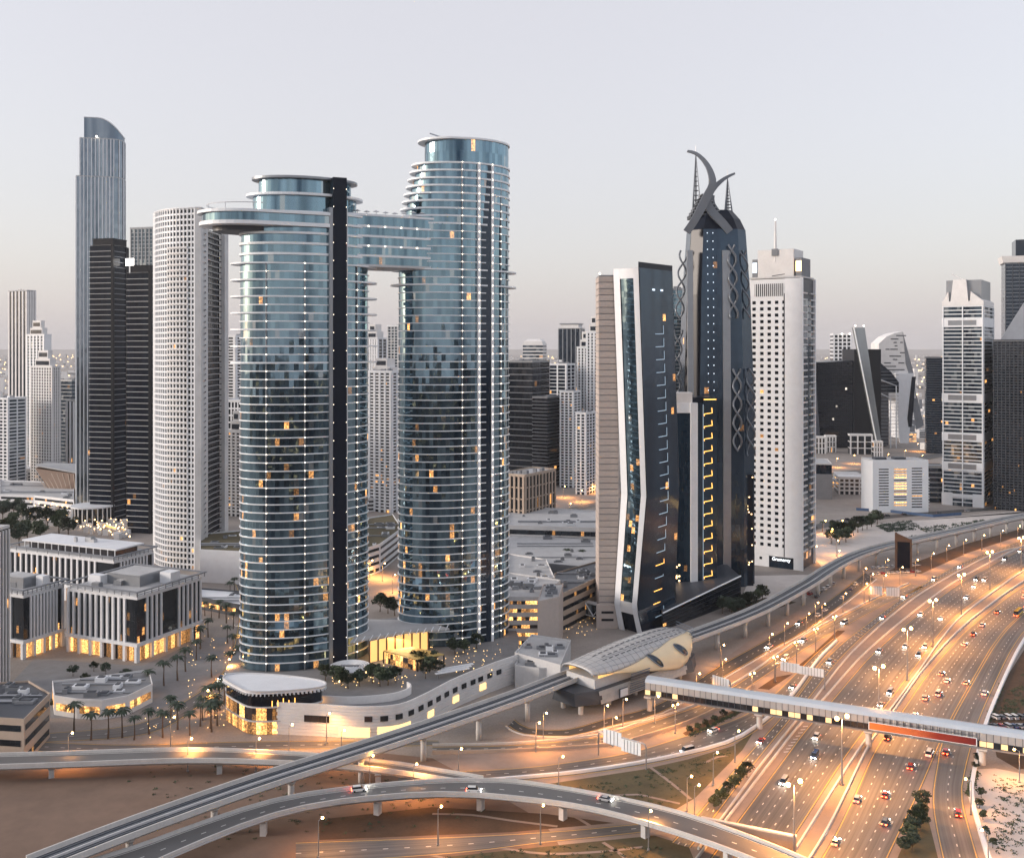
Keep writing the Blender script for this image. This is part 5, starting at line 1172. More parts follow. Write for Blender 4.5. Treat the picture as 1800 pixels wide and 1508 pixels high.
lowblock('pale_plant_building', 'pale flat building with rooftop plant beside the taller twin', [(893, 1030), (975, 1018), (960, 985), (893, 975)], 13, 'offw', bands=2)
t, Q = lowblock('car_park_building', 'beige car park with horizontal openings right of the taller twin', [(890, 1052), (950, 1052), (985, 1022), (890, 1008)], 24, 'conc', bands=6, gl='glassL')
rooftop_plant(t, -14, 12, -6, 8, 24.2, 'mgrey', 14, 8)
lowblock('dark_roof_block', 'dark roofed block behind the beige car park', [(975, 1052), (1062, 1012), (1062, 985), (975, 1010)], 20, 'tan', 'dgrey', bands=4)
lowblock('stone_wing', 'beige stone wing at the end of the truss bridge', [(945, 1060), (982, 1052), (990, 1028), (955, 1030)], 26, 'stone', bands=0)
# truss link bridge
a, b = PT(978, 1050, 560), PT(1056, 1066, 538); t = thing('truss_bridge', 'glazed link bridge with white diagonal truss left of the bent tower', 'bridge', (a.x, a.y, a.z-3), math.atan2(b.y-a.y, b.x-a.x)); Ld = math.hypot(b.x-a.x, b.y-a.y)
q = MB(); q.box(0, Ld, 0, 4, -3, -2.4); q.box(0, Ld, 0, 4, 3.6, 4.2); q.build('deck_and_roof', M['conc'], t); g = MB(); panes(g, (0, .4), (Ld, .4), -2.4, 3.6, 14); g.build('glazing', M['glassB'], t)
for k in range(6):
    q = MB(); x0_, x1_ = Ld*k/6, Ld*(k+1)/6; q.tube([(x0_, 0, -2.4 if k % 2 else 3.6), (x1_, 0, 3.6 if k % 2 else -2.4)], .35, 5); q.build('diagonal', M['slabw'], t)

# ---------------------------------------------------------------- podium of the twin towers
PZ = 12.5
wall_top = smooth_path([G(p[0], p[1], PZ) for p in ((470, 1232), (565, 1236), (640, 1240), (700, 1236), (745, 1218), (800, 1190), (860, 1166), (912, 1148))], 3)
back = [G(p[0], p[1], 8) for p in ((912, 1120), (900, 1090), (700, 1085), (430, 1110), (395, 1180))]
t = thing('podium', 'curved white banded podium under the twin towers with lit openings', 'podium', (0, 0, 0))
poly = [(p.x, p.y) for p in wall_top]+[(p.x, p.y) for p in back]
q = MB(); q.prism(poly, 0, 7.6); q.build('base', M['offw'], t)
q = MB(); q.prism([(p.x, p.y+1.5) for p in wall_top]+[(p.x, p.y) for p in back], 7.62, DECK-.02); q.build('terrace_paving', M['paving'], t)
nb = 10
for k in range(nb):      # horizontal cladding boards of the outer wall
    q = MB(); z0_ = PZ*k/nb+.03; q.wall(offs(wall_top, .3+.1*(k % 2)), z0_-PZ, z0_-PZ+PZ/nb-.1, .5); q.build('cladding_band', M['offw'], t)
wt = resample(offs(wall_top, .75), 1.0); nW = len(wt)
dwm = M['glassW']; lwm = emis('shop_window', (1.0, .64, .24), .9)
for i, (f, z0_, z1_, ln, lit) in enumerate([(.30+.045*k, 6.6, 8.6, 3, 0) for k in range(14)]+[(.22, .6, 4.2, 12, 1), (.34, .6, 4.4, 14, 1), (.53, 2.0, 4.6, 4, 1), (.66, 2.4, 5.0, 4, 1), (.80, 2.6, 5.2, 4, 1), (.12, 5.5, 8.0, 10, 0)]):
    a_ = int(f*nW); b_ = min(nW-1, a_+ln); q = MB(); q.wall([(p.x, p.y, 0) for p in wt[a_:b_+1]], z0_, z1_, .3); q.build('shop_window' if lit else 'window', lwm if lit else dwm, t)
inner = smooth_path([G(p[0], p[1], 11.0) for p in ((565, 1222), (620, 1224), (690, 1218), (722, 1206), (716, 1198))], 2)
q = MB(); q.wall([(p.x, p.y, 0) for p in inner], 8, 11, .6); q.build('planter_wall', M['offw'], t)
# bent white entrance block by the station
lowblock('concrete_kiosk', 'pale flat-roofed entrance building between podium and station', [(905, 1150), (985, 1172), (1003, 1128), (935, 1118)], 12, 'conc')
lowblock('entrance_wall_block', 'small concrete block with lit opening at the end of the podium wall', [(905, 1172), (948, 1178), (985, 1176), (960, 1160), (915, 1156)], 9, 'conc')
# oval pavilion in front
t = thing('oval_pavilion', 'dark glass pavilion with pale teardrop roof in front of the left twin', 'pavilion', (0, 0, 0)); RZ = 16.5
rp = smooth_path([G(p[0], p[1], RZ) for p in ((392, 1194), (412, 1206), (440, 1217), (500, 1216), (560, 1210), (573, 1204), (560, 1197), (500, 1189), (430, 1185), (398, 1187), (392, 1194))], 2)[:-1]
c = sum(rp, Vector())/len(rp); body = [c+(p-c)*.93 for p in rp]
for i in range(3):
    g = MB(); z0_, z1_ = i*5.4+.2, i*5.4+5.0
    for p, q_ in zip(body, body[1:]+body[:1]): panes(g, q_, p, z0_, z1_, 1) if False else panes(g, p, q_, z0_, z1_, 1)
    g.build('glass_band', M['glassL'] if i < 2 else M['glassD'], t)
    q = MB(); q.wall(body+[body[0]], z1_-RZ, z1_+.45-RZ, .7); q.build('floor_band', M['conc'], t)
q = MB(); q.prism([(p.x, p.y) for p in (c+(p-c)*.9 for p in rp)], .1, 15.9); q.build('core', M['dark'], t)
q = MB(); q.prism([(p.x, p.y) for p in rp], 16.0, 16.7); ro = q.build('roof', M['white'], t)
q = MB(); q.wall(rp+[rp[0]], .2, .75, .5); q.build('roof_rim', M['conc'], ro)
fm = MB(); fm.box(-.12, .12, -.9, .1, 15.2, 15.95); fmm = fm.mesh('eave_fin', M['slabw'])
for p in resample([Vector((p.x, p.y, 0)) for p in rp], 1.6):
    d = p-Vector((c.x, c.y, 0)); inst('eave_fin', fmm, t, (p.x-d.normalized().x*.6, p.y-d.normalized().y*.6, 0), math.atan2(d.y, d.x)+PI/2)
R = random.Random(12)
gs = MB(); gs.box(-.25, .25, -.1, 0, 0, 1); gm = gs.mesh('gold_light_bar', M['amber'])
for k in range(26):
    px = 478+k*1.7; p = G(px, 1290-(abs(px-500)*.03), 0); i = min(range(len(body)), key=lambda j: abs(body[j].x/body[j].y-(px-CX)/K)+ (0 if body[j].y < c.y else 9)); p = body[i]
    inst('gold_light_bar', gm, t, (p.x, p.y-.25, 10.9+R.random()*.8), 0, None, (.6, 1, R.uniform(.6, 2.4)))
# hotel entrance canopy, lit lobby and terrace canopies
t = thing('lobby_canopy', 'broad pale wing roof over the glowing lobby between the twins', 'canopy', (0, 0, 0))
P = [G(615, 1128, 19), G(700, 1112, 19), (G(790, 1104, 20)), G(740, 1090, 19), G(648, 1088, 19)]
q = MB(); q.add([(p.x, p.y, p.z) for p in P]+[(p.x, p.y, p.z-.8) for p in P], [(0, 1, 2, 3, 4), (9, 8, 7, 6, 5), (0, 5, 6, 1), (1, 6, 7, 2), (2, 7, 8, 3), (3, 8, 9, 4), (4, 9, 5, 0)]); q.build('wing_roof', M['roofg'], t)
for k in range(13):
    a_ = P[0].lerp(P[2], (k+.5)/13); q = MB(); q.tube([(a_.x, a_.y-.4, a_.z-.5), (a_.x+.8, a_.y+5, a_.z+.4)], .22, 4); q.build('roof_rib', M['slabw'], t)
a_, b_ = G(648, 1168, 8), G(752, 1144, 8); q = MB()
g = MB(); panes(g, (a_.x, a_.y+3), (b_.x, b_.y+3), 8, 17.5, 22, 3); g.build('lobby_glazing', M['lith'], t)
for k in range(8):
    p = a_.lerp(b_, k/7); q = MB(); q.box(p.x-.35, p.x+.35, p.y+2.2, p.y+2.9, 8, 18.5); q.build('column', M['brownc'], t)
lo = bpy.data.lights.new('lobby_light', 'AREA'); lo.energy = 3500; lo.color = (1, .6, .25); lo.size = 14; lo.size_y = 5; lo.shape = 'RECTANGLE'
lob = bpy.data.objects.new('lobby_light', lo); COL.objects.link(lob); lob.parent = t; m_ = a_.lerp(b_, .5); lob.location = (m_.x, m_.y+1.5, 16.5); lob.rotation_euler = (-.5, 0, .2)
t = thing('terrace_canopy', 'flat yellow-lit terrace canopy in front of the lobby', 'canopy', (0, 0, 0))
P = [G(734, 1158, 13.5), G(780, 1150, 13.5), G(724, 1137, 13.5), G(674, 1144, 13.5)]
q = MB(); q.prism([(p.x, p.y) for p in P], 13.2, 13.7); q.build('slab', plain('canopy_lit_yellow', (.62, .45, .16), .6, .1, .3), t)  # yellow lamplight put into the slab's base colour
for p in P:
    q = MB(); q.tube([(p.x*.999, p.y+.3, 8), (p.x*.999, p.y+.3, 13.2)], .3, 6); q.build('column', M['dark'], t)
g = MB(); panes(g, (P[3].x+1, P[3].y), (P[0].x-1, P[0].y+1), 8.1, 12.8, 12, 2); g.build('glazing', M['glassL'], t)
t = thing('round_canopy', 'round pale ribbed canopy disc beside the left twin', 'canopy', tuple(G(615, 1172, 12.5).xy)+(0,))
q = MB(); q.cyl(0, 0, 12.3, 12.8, 9.0, n=40); q.build('disc', M['conc'], t)
for k in range(7):
    q = MB(); r = 8.6-k*1.1; q.tube([(r*math.cos(2*PI*i/36), r*math.sin(2*PI*i/36), 12.86) for i in range(37)], .14, 4); q.build('ring_rib', M['slabw'], t)
q = MB(); q.box(-4, 4, -.8, .8, 12.8, 13.3); q.build('roof_hatch', M['grey'], t)
for k in range(9): q = MB(); a_ = 2*PI*k/9; q.tube([(7*math.cos(a_), 7*math.sin(a_), 8), (7*math.cos(a_), 7*math.sin(a_), 12.3)], .25, 5); q.build('column', M['litw'] if k % 3 == 0 else M['tan'], t)
for i in range(3):
    p = G(795+i*4, 1180-i*4, 10.5); t = thing('pergola_bar', f'slim pale pergola roof on the hotel terrace, {ordw(i)} from the front', 'pergola', (p.x, p.y, 8), .5, 'pergolas on the hotel terrace')
    q = MB(); q.box(-8, 8, -.8, .8, 2.6, 2.9); q.build('roof_slab', M['white'], t)
    for x in (-7, 7): q = MB(); q.box(x-.1, x+.1, -.1, .1, 0, 2.6); q.build('post', M['mgrey'], t)

# ---------------------------------------------------------------- office square, left foreground
def office(label, pxl, pxc, pxr, Yc, th, zt, nL, nM, L_=None, M_=None, pent=True, seed=1, split=(.42, .58)):
    th = math.radians(th); X, L, Mm = fit(pxl, pxc, pxr, Yc, th, M_)
    if L_: L = L_
    t = thing('office_building', label, 'office building', (X, Yc, 0), -th, 'pale office blocks on the square')
    ZP = 8.5
    g = MB(); panes(g, (-L+.5, .6), (-.6, .6), ZP, zt-2, int(L/1.6), 6); panes(g, (-.6, .6), (-.6, Mm-.6), ZP, zt-2, int(Mm/1.6), 6); panes(g, (-.6, Mm-.6), (-L+.6, Mm-.6), ZP, zt-2, 8, 6); panes(g, (-L+.6, Mm-.6), (-L+.6, .6), ZP, zt-2, 8, 6); g.build('glazing', M['glassW'], t)
    g = MB(); panes(g, (-L, 1.5), (-1.5, 1.5), 0, ZP-1, int(L/2.5), 1); panes(g, (-1.5, 1.5), (-1.5, Mm), 0, ZP-1, int(Mm/2.5), 1); g.build('shop_glazing', M['glassL'], t)
    q = MB(); q.box(-L-.6, .6, -.6, Mm+.6, ZP-1, ZP+.6); q.build('cornice', M['white'], t)
    pm = MB(); pm.box(-.65, .65, -.25, .7, ZP+.6, zt-2.6); pl_ = pm.mesh('pier', M['white']); pm2 = MB(); pm2.box(-.7, .25, -.5, .5, ZP+.6, zt-2.6); pr_ = pm2.mesh('pier', M['white'])
    cl = MB(); cl.box(-.7, .7, -.4, .9, 0, ZP-1); cm_ = cl.mesh('arcade_column', M['white'])
    for k in range(nL+1):
        u = k/nL
        if u < .86: inst('pier', pl_, t, (-L+.65+(L-1.3)*u, 0, 0))
        if k % 2 == 0: inst('arcade_column', cm_, t, (-L+.7+(L-1.4)*u, 0, 0))
    for k in range(nM+1):
        u = k/nM
        if u > .1 and not (split[0] < u < split[1]): inst('pier', pr_, t, (0, .5+(Mm-1)*u, 0))
        if k % 3 == 0: inst('arcade_column', cm_, t, (-.5, .7+(Mm-1.4)*u, 0))
    q = MB(); q.box(-L, 0, 0, Mm, zt-2.6, zt-.8); q.build('attic_band', M['white'], t)
    q = MB(); q.box(-L+1, -1, 1, Mm-1, zt-.78, zt-.4); ro = q.build('roof', M['roofg'], t)
    for (x0_, x1_, y0_, y1_) in ((-L-2, 2, -2, -.4), (.4, 2, -.4, Mm+2), (-L-2, -L-.4, -.4, Mm+2), (-L-.4, .4, Mm+.4, Mm+2)):
        q = MB(); q.box(x0_, x1_, y0_, y1_, zt+1.2, zt+1.7); q.build('pergola_frame', M['grey'], t)
    bm2 = MB(); bm2.box(-.15, .15, -.15, .15, zt-.8, zt+1.2); bp_ = bm2.mesh('pergola_post', M['grey'])
    for k in range(11): inst('pergola_post', bp_, t, (-L-1+(L+2)*k/10, -1.2, 0)); inst('pergola_post', bp_, t, (1.2, -1+(Mm+2)*k/10, 0))
    if pent:
        q = MB(); q.box(-L*.75, -L*.25, Mm*.3, Mm*.75, zt-.4, zt+4.5); q.box(-L*.72, -L*.28, Mm*.33, Mm*.72, zt+4.5, zt+4.7, 1); q.build('plant_screen', [M['mgrey'], M['roofg']], t)
        q = MB(); q.box(-L*.9, -L*.72, Mm*.2, Mm*.3, zt-.4, zt+4); q.build('stair_head', M['white'], t); q = MB(); q.box(-L*.2, -2, Mm*.55, Mm*.7, zt-.4, zt+5); q.build('stair_head', M['white'], t)
    rooftop_plant(ro, -L*.9, -4, 3, Mm-6, zt-.4, 'grey', 7, seed)
    return t, L, Mm
office('pale office block with dark window strips at the corner of the square', 118, 241, 354, 473, 23.6, 32.4, 12, 14, seed=2)
office('pale office block cut by the left edge beside the square', -60, 41, 112, 478, 23.6, 32.0, 8, 12, L_=34, seed=3, split=(.9, .95))
t, L, Mm = office('wide pale office block with roof terrace behind the square', 16, 200, 270, 575, 23.6, 27.5, 18, 12, pent=False, seed=5, split=(.9, .95))
q = MB(); q.box(-L*.88, -L*.06, 6, Mm-8, 27.2, 31.5); q.build('penthouse', M['glassL'], t); q = MB(); q.box(-L*.92, -L*.02, 3.5, Mm-6, 31.5, 32.3); pr = q.build('penthouse_roof', M['white'], t)
for k in range(14): q = MB(); q.box(-L*.9+L*.86*k/13-.2, -L*.9+L*.86*k/13+.2, 4, 4.4, 27.2, 31.5); q.build('column', M['white'], t)
rooftop_plant(pr, -L*.6, -L*.2, 8, Mm-12, 32.3, 'roofg', 4, 3)
# tall fin building at the left edge
t, L, Mm, h = rect_tower('fin_building', 'tall grey building with vertical fins at the left edge', -120, -14, 15, 430, 6, 938, 18, 'building', 'glassD', None, (14, 5, .6, .8, 'offw'), 14, 6)
# retail terrace wall and corner building bottom left
t, Q = lowblock('retail_terrace', 'curved pale retail terrace wall below the square', [(95, 1226), (135, 1232), (180, 1234), (225, 1226), (268, 1205), (262, 1180), (140, 1196), (92, 1200)], 7, 'offw', 'paving', bands=1, gl='glassL')
lowblock('corner_shop_building', 'flat-roofed beige building at the bottom left corner', [(-60, 1262), (42, 1268), (88, 1222), (50, 1200), (-60, 1206)], 16, 'tan', 'dgrey', bands=3)
# white wall with slots below the crescent tower, podium and ramp
t, Q = lowblock('curved_podium', 'white blank podium wall with planted roof below the crescent tower', [(352, 968), (436, 972), (470, 960), (470, 930), (352, 940)], 20, 'white', 'lawn')
lowblock('access_building', 'low dark building with a row of lights right of the office block', [(352, 1052), (436, 1068), (470, 1060), (470, 1045), (352, 1036)], 6, 'dgrey', 'white', bands=1, gl='glassL')
lowblock('white_retail_block', 'white low retail block between the twin towers', [(645, 965), (668, 958), (706, 930), (690, 905), (645, 912)], 18, 'white', 'lawn', bands=4)
lowblock('left_low_shop', 'white low shops behind the promenade at far left', [(0, 870), (60, 872), (130, 880), (130, 850), (0, 845)], 10, 'white', bands=2)
# opera-like flared hall
t = thing('flared_hall', 'hall with flared timber side and pale sloping roof at far left', 'hall', (0, 0, 0)); Yh = 980
a = [PT(62, 840, 1000), PT(140, 838, 985), PT(150, 838, 1060), PT(80, 838, 1080)]; bt_ = [PT(96, 900, Yh), PT(140, 902, Yh-4), PT(150, 890, 1040), PT(110, 890, 1050)]
q = MB(); q.loft([[(p.x, p.y, 0) for p in bt_], [(p.x, p.y, 24+(4 if i == 0 else 0)) for i, p in enumerate(a)]]); q.build('flared_wall', M['brownc'], t)
q = MB(); A_ = [(p.x, p.y, 24.4+(6 if i == 0 else 0)) for i, p in enumerate(a)]; q.add(A_+[(x, y, z+1) for x, y, z in A_], [(4, 5, 6, 7), (0, 1, 5, 4), (1, 2, 6, 5), (2, 3, 7, 6), (3, 0, 4, 7), (3, 2, 1, 0)]); q.build('sloping_roof', M['roofg'], t)
fm = MB(); fm.box(-.4, .4, -.3, .3, 0, 27); fmm = fm.mesh('slat', M['tan'])
for k in range(9):
    p0_, p1_ = bt_[0].lerp(bt_[1], k/8), a[0].lerp(a[1], k/8); q = MB(); q.tube([(p0_.x, p0_.y-.8, 0), (p1_.x, p1_.y-.8, 24)], .5, 4); q.build('slat', M['tan'], t)
# round promenade building at the foot of the tall slim tower
p = G(148, 925); t = thing('round_podium', 'round pale podium building at the foot of the tall slim tower', 'building', (p.x, p.y+18, 0))
q = MB(); q.cyl(0, 0, 0, 14, 16, n=40); q.build('drum', M['glassD'], t); q = MB(); q.cyl(0, 0, 14, 15.2, 18, n=40); q.build('roof', M['white'], t)
for k in range(14): q = MB(); a_ = PI+PI*k/13; q.tube([(17*math.cos(a_), 17*math.sin(a_), 0), (17*math.cos(a_), 17*math.sin(a_), 14)], .5, 5); q.build('column', M['white'], t)
# screen board beside the viaduct
p = G(1588, 1002); t = thing('roadside_screen', 'brown framed roadside screen standing in front of the viaduct', 'billboard', (p.x, p.y, 0), -.25)
q = MB(); q.box(-5.2, -3.9, 0, 2, 0, 25); q.box(4.2, 5.4, 0, 2, 0, 21); q.add([(-3.9, 0, 19), (4.2, 0, 19), (4.2, 0, 21), (-3.9, 0, 24.5), (-3.9, 2, 19), (4.2, 2, 19), (4.2, 2, 21), (-3.9, 2, 24.5)], [(0, 1, 2, 3), (7, 6, 5, 4), (3, 2, 6, 7)]); q.build('frame', M['brownc'], t)
q = MB(); q.box(-3.88, 4.18, .3, 1.2, 1.5, 19); q.build('screen', M['navy'], t)
# ---------------------------------------------------------------- street lamps
LAMP_W, TALL_W = 5600.0, 60000.0
def lamp_proto(h, arms, reach):
    pm = MB(); pm.tube([(0, 0, 0), (0, 0, h*.5), (0, 0, h)], [.16*h/11+.06, .12*h/11+.05, .1], 8); pm.cyl(0, 0, 0, .5, .35*h/11+.1, n=8)
    am = []
    for s in arms:
        q = MB(); q.tube([(0, 0, h-.3), (s*reach*.5, 0, h+.15), (s*reach, 0, h+.2)], .08, 6); am.append(q.mesh('arm', M['pole']))
    hd = MB(); hd.loft([[(x, -w, z) for x, z in ((-.7, .05), (.7, .05))]+[(.7, w, .05), (-.7, w, .05)] for w, z in ((.22, 0),)] if False else [[(-.7, -.24, 0), (.7, -.24, 0), (.7, .24, 0), (-.7, .24, 0)], [(-.55, -.14, .26), (.55, -.14, .26), (.55, .14, .26), (-.55, .14, .26)]])
    lens = MB(); lens.ball((0, 0, -.06), .40 if h < 15 else .7, n=8, k=4)
    return pm.mesh('post', M['pole']), am, hd.mesh('lamp_head', M['pole']), lens.mesh('lamp_lens', M['lamp'])
PR = {'s': (11, (1,), 1.6), 'd': (11, (-1, 1), 1.3), 't': (23, (-1, 1), 2.4)}
PRM = {k: lamp_proto(*v) for k, v in PR.items()}
LIGHTS = {}
for k, (nm, w, r) in {'s': ('street_light', LAMP_W, .5), 'd': ('street_light', LAMP_W*1.25, .6), 't': ('mast_light', TALL_W, 1.2), 'f': ('distant_light', LAMP_W*2.4, 1.0)}.items():
    l_ = bpy.data.lights.new(nm, 'SPOT'); l_.energy = w; l_.color = (1.0, .40, .10); l_.shadow_soft_size = r; l_.spot_size = math.radians(165); l_.spot_blend = .9; LIGHTS[k] = l_
def street_lamp(kind, px, py, label, group, rz=0.0, lk=None, zb=0.0):
    h, arms, reach = PR[kind]; p = G(px, py, zb+h+.2); pm, am, hd, ln = PRM[kind]
    t = thing('street_lamp', label, 'street lamp', (p.x, p.y, zb), rz, group); inst('post', pm, t)
    for s, a in zip(arms, am):
        inst('arm', a, t); o = inst('lamp_head', hd, t, (s*reach, 0, h+.18)); inst('lamp_lens', ln, o)
    lo = bpy.data.objects.new('lamp_light', LIGHTS[lk or kind]); COL.objects.link(lo); lo.parent = t; lo.location = (0 if len(arms) > 1 else reach, 0, h-.7)
    return t
tall = [(1396, 1375), (1480, 1260), (1545, 1172), (1595, 1105), (1640, 1055), (1690, 1010), (1740, 970), (1795, 945)]
for i, (x, y) in enumerate(tall): street_lamp('t', x, y, f'tall twin-headed lamp mast in the highway median, {ordw(i)} from the foreground', 'tall lamp masts in the median', .5)
dbl = [(1187, 1238), (1322, 1183), (1363, 1154), (1400, 1128), (1434, 1105), (1467, 1083)]
for i, (x, y) in enumerate(dbl): street_lamp('d', x, y, f'twin-headed lamp between side road and collector road, {ordw(i)} from the station', 'twin lamps between side road and collector', .6)
sing = [(955, 1251), (942, 1268), (1062, 1238), (1077, 1259), (1095, 1227), (1151, 1222), (1224, 1182), (1270, 1157), (1267, 1132), (1352, 1113), (1379, 1094), (1417, 1077), (1433, 1058), (1445, 1060), (1482, 1042), (1519, 1025), (1553, 1010), (1530, 1008), (1518, 998), (1557, 983)]
for i, (x, y) in enumerate(sing): street_lamp('s', x, y, f'single-arm lamp along the frontage road below the viaduct, {ordw(i)} from the left', 'lamps along the frontage road', -.6)
edge = [(1582, 996), (1609, 983), (1637, 972), (1664, 958), (1694, 948), (1726, 940), (1759, 932), (1789, 924)]
for i, (x, y) in enumerate(edge): street_lamp('s', x, y, f'single-arm lamp on the slope between viaduct and highway, {ordw(i)} from the screen', 'lamps on the slope by the highway', -.6)
ramp_l = [(982, 1330), (1208, 1365), (1221, 1380), (1254, 1323), (1292, 1285)]
for i, (x, y) in enumerate(ramp_l): street_lamp('s', x, y, f'single-arm lamp on the lawn inside the exit ramp, {ordw(i)} from the left', 'lamps around the ramp lawn', .4)
rgt = [(1707, 1370), (1737, 1460), (1792, 1318)]
for i, (x, y) in enumerate(rgt): street_lamp('s', x, y, f'single-arm lamp right of the exit lanes, {ordw(i)} from the left', 'lamps right of the exit lanes', 2.6)
low = [(508, 1275), (574, 1255), (600, 1285), (650, 1330), (727, 1345), (806, 1318), (450, 1300), (300, 1262), (360, 1215), (398, 1160), (420, 1110), (330, 1300), (120, 1290), (770, 1420), (950, 1418), (1140, 1428), (560, 1440)]
for i, (x, y) in enumerate(low): street_lamp('s', x, y, f'single-arm lamp by the lower-left roads and boulevard, {ordw(i)} listed from front of the pavilion', 'lamps by the lower-left roads', 1.0)
far_l = [(915, 872), (945, 868), (965, 880), (990, 855), (1020, 862), (1046, 848), (1000, 885), (1440, 812), (1470, 806), (1500, 800), (1530, 810), (1560, 798), (1590, 792), (1612, 780), (1640, 776), (1620, 800), (1450, 838), (650, 985), (672, 990), (690, 1010), (1560, 822)]
for i, (x, y) in enumerate(far_l): street_lamp('s', x, y, f'distant orange street lamp beyond the towers, {ordw(i)} counted left to right by cluster', 'distant street lamps', .3, 'f')
lot = [(1460, 930), (1470, 950), (1432, 960), (1448, 915), (1472, 968), (1478, 915)]
for i, (x, y) in enumerate(lot): street_lamp('s', x, y, f'small lamp on the sand lots by the white tower, {ordw(i)} of a scattered few', 'lamps on the sand lots', .3)

# ---------------------------------------------------------------- cars
COLS = {'white': (.75, .75, .74), 'silver': (.45, .46, .48), 'black': (.012, .012, .014), 'grey': (.14, .145, .15), 'red': (.35, .02, .015), 'blue': (.03, .07, .2), 'beige': (.5, .42, .3), 'yellow': (.75, .45, .03)}
CM = {}
def carpaint(c):
    m = plain('car_paint_'+c, COLS[c], .22, .03, .5, .1 if c in ('silver', 'grey') else 0); m.node_tree.nodes['Principled BSDF'].inputs['Coat Weight'].default_value = .6; return m
M['tyre'] = plain('tyre', (.015, .015, .015), .8, .1, 3); M['headl'] = emis('headlight', (1.0, .93, .8), 30); M['taill'] = emis('tail_light', (1.0, .06, .02), 14); M['headoff'] = plain('headlight_off', (.6, .6, .6), .2); M['tailoff'] = plain('tail_light_off', (.25, .02, .02), .3)
KIND = {'sedan': (4.7, 1.85, .62, 1.42, (-1.9, -1.1, .75, 1.55)), 'suv': (4.8, 1.95, .78, 1.8, (-2.25, -2.0, .7, 1.4)), 'van': (5.4, 2.0, .8, 2.2, (-2.65, -2.55, 1.6, 2.2)), 'bus': (11.5, 2.55, 1.0, 3.1, (-5.7, -5.65, 5.4, 5.7))}
def car_meshes(kind, c, on):
    key = (kind, c, on)
    if key in CM: return CM[key]
    L, W, hb, ht, (r0, r1, f1, f0) = KIND[kind]; w = W/2; x0, x1 = -L/2, L/2
    b = MB(); sh = hb+.28
    prof = [(x0, .42, .9), (x0+.08, sh-.05, .96), (r0, sh, 1), (f0, sh, 1), (x1-.25, sh-.2 if kind != 'bus' else sh, .97), (x1, .5, .88)]
    secs = [[(x, -w*k, .22), (x, w*k, .22), (x, w*k, z-.12), (x, w*k*.93, z), (x, -w*k*.93, z), (x, -w*k, z-.12)] for x, z, k in prof]; b.loft(secs)
    b.hexa([(r1+.05, -w*.78, ht-.12), (f1-.05, -w*.78, ht-.12), (f1-.05, w*.78, ht-.12), (r1+.05, w*.78, ht-.12), (r1+.15, -w*.72, ht), (f1-.15, -w*.72, ht), (f1-.15, w*.72, ht), (r1+.15, w*.72, ht)])
    g = MB(); g.hexa([(r0, -w*.92, sh-.02), (f0, -w*.92, sh-.02), (f0, w*.92, sh-.02), (r0, w*.92, sh-.02), (r1, -w*.79, ht-.1), (f1, -w*.79, ht-.1), (f1, w*.79, ht-.1), (r1, w*.79, ht-.1)])
    wh = MB(); wh.loft([[(.33*math.cos(2*PI*k/12), y, .33+.33*math.sin(2*PI*k/12)) for k in range(12)] for y in (-.11, .11)])
    hl = MB(); hl.box(-.08, .08, -.28, .28, -.13, .13)
    if (c, 'p') not in CM: CM[(c, 'p')] = carpaint(c)
    CM[key] = (b.mesh('body', CM[(c, 'p')]), g.mesh('windows', M['glassD']), wh.mesh('wheel', M['tyre']), hl.mesh('headlight', M['headl' if on else 'headoff']), hl.mesh('tail_light', M['taill' if on else 'tailoff']))
    return CM[key]
def car(kind, c, loc, rz, label, group, on=True):
    b, g, wh, hl, tl = car_meshes(kind, c, on); L, W = KIND[kind][:2]
    t = thing('bus' if kind == 'bus' else 'car', label, 'bus' if kind == 'bus' else 'car', loc, rz, group); inst('body', b, t); inst('windows', g, t)
    for x in (-L*.3, L*.3):
        for y in (-W/2+.1, W/2-.1): inst('wheel', wh, t, (x, y, 0))
    for y in (-W*.34, W*.34): inst('headlight', hl, t, (L/2-.03, y, .62)); inst('tail_light', tl, t, (-L/2+.03, y, .7))
    return t
def on_road(Rd, f, lane, lanes, rev, jit=0):
    A, B = Rd[0], Rd[1]; i = f*(len(A)-2); k = int(i); u = i-k; g = (lane+.5)/lanes
    p = A[k].lerp(B[k], g).lerp(A[k+1].lerp(B[k+1], g), u); q = A[k+1].lerp(B[k+1], g)-A[k].lerp(B[k], g); a = math.atan2(q.y, q.x)+(PI if rev else 0)
    return (p.x, p.y, p.z+.06), a
R = random.Random(21); pool = ['white']*5+['silver']*3+['black']*2+['grey']*2+['red', 'blue', 'beige']
def traffic(Rd, lanes, items, rev, where, grp):
    for i, (f, ln) in enumerate(sorted(items)):
        k = R.choice(['sedan', 'sedan', 'suv', 'suv', 'van']); c = R.choice(pool); loc, a = on_road(Rd, f, ln, lanes, rev)
        car(k, c, loc, a, f'{c} {k} driving on {where}, {ordw(i)} from the foreground', grp)
traffic(R1, 5, [(0.031, 0), (0.052, 3), (0.074, 0), (0.081, 2), (0.117, 3), (0.137, 4), (0.153, 0), (0.17, 1), (0.191, 1), (0.222, 1), (0.233, 2), (0.26, 2), (0.262, 4), (0.272, 1), (0.344, 1), (0.373, 1), (0.401, 1), (0.445, 1), (0.449, 4), (0.481, 4), (0.51, 2), (0.53, 1), (0.552, 2), (0.566, 1), (0.627, 1), (0.642, 4), (0.66, 3), (0.699, 3), (0.702, 2), (0.736, 3), (0.761, 2), (0.769, 1), (0.774, 3)], False, 'the right highway carriageway', 'cars on the right carriageway')
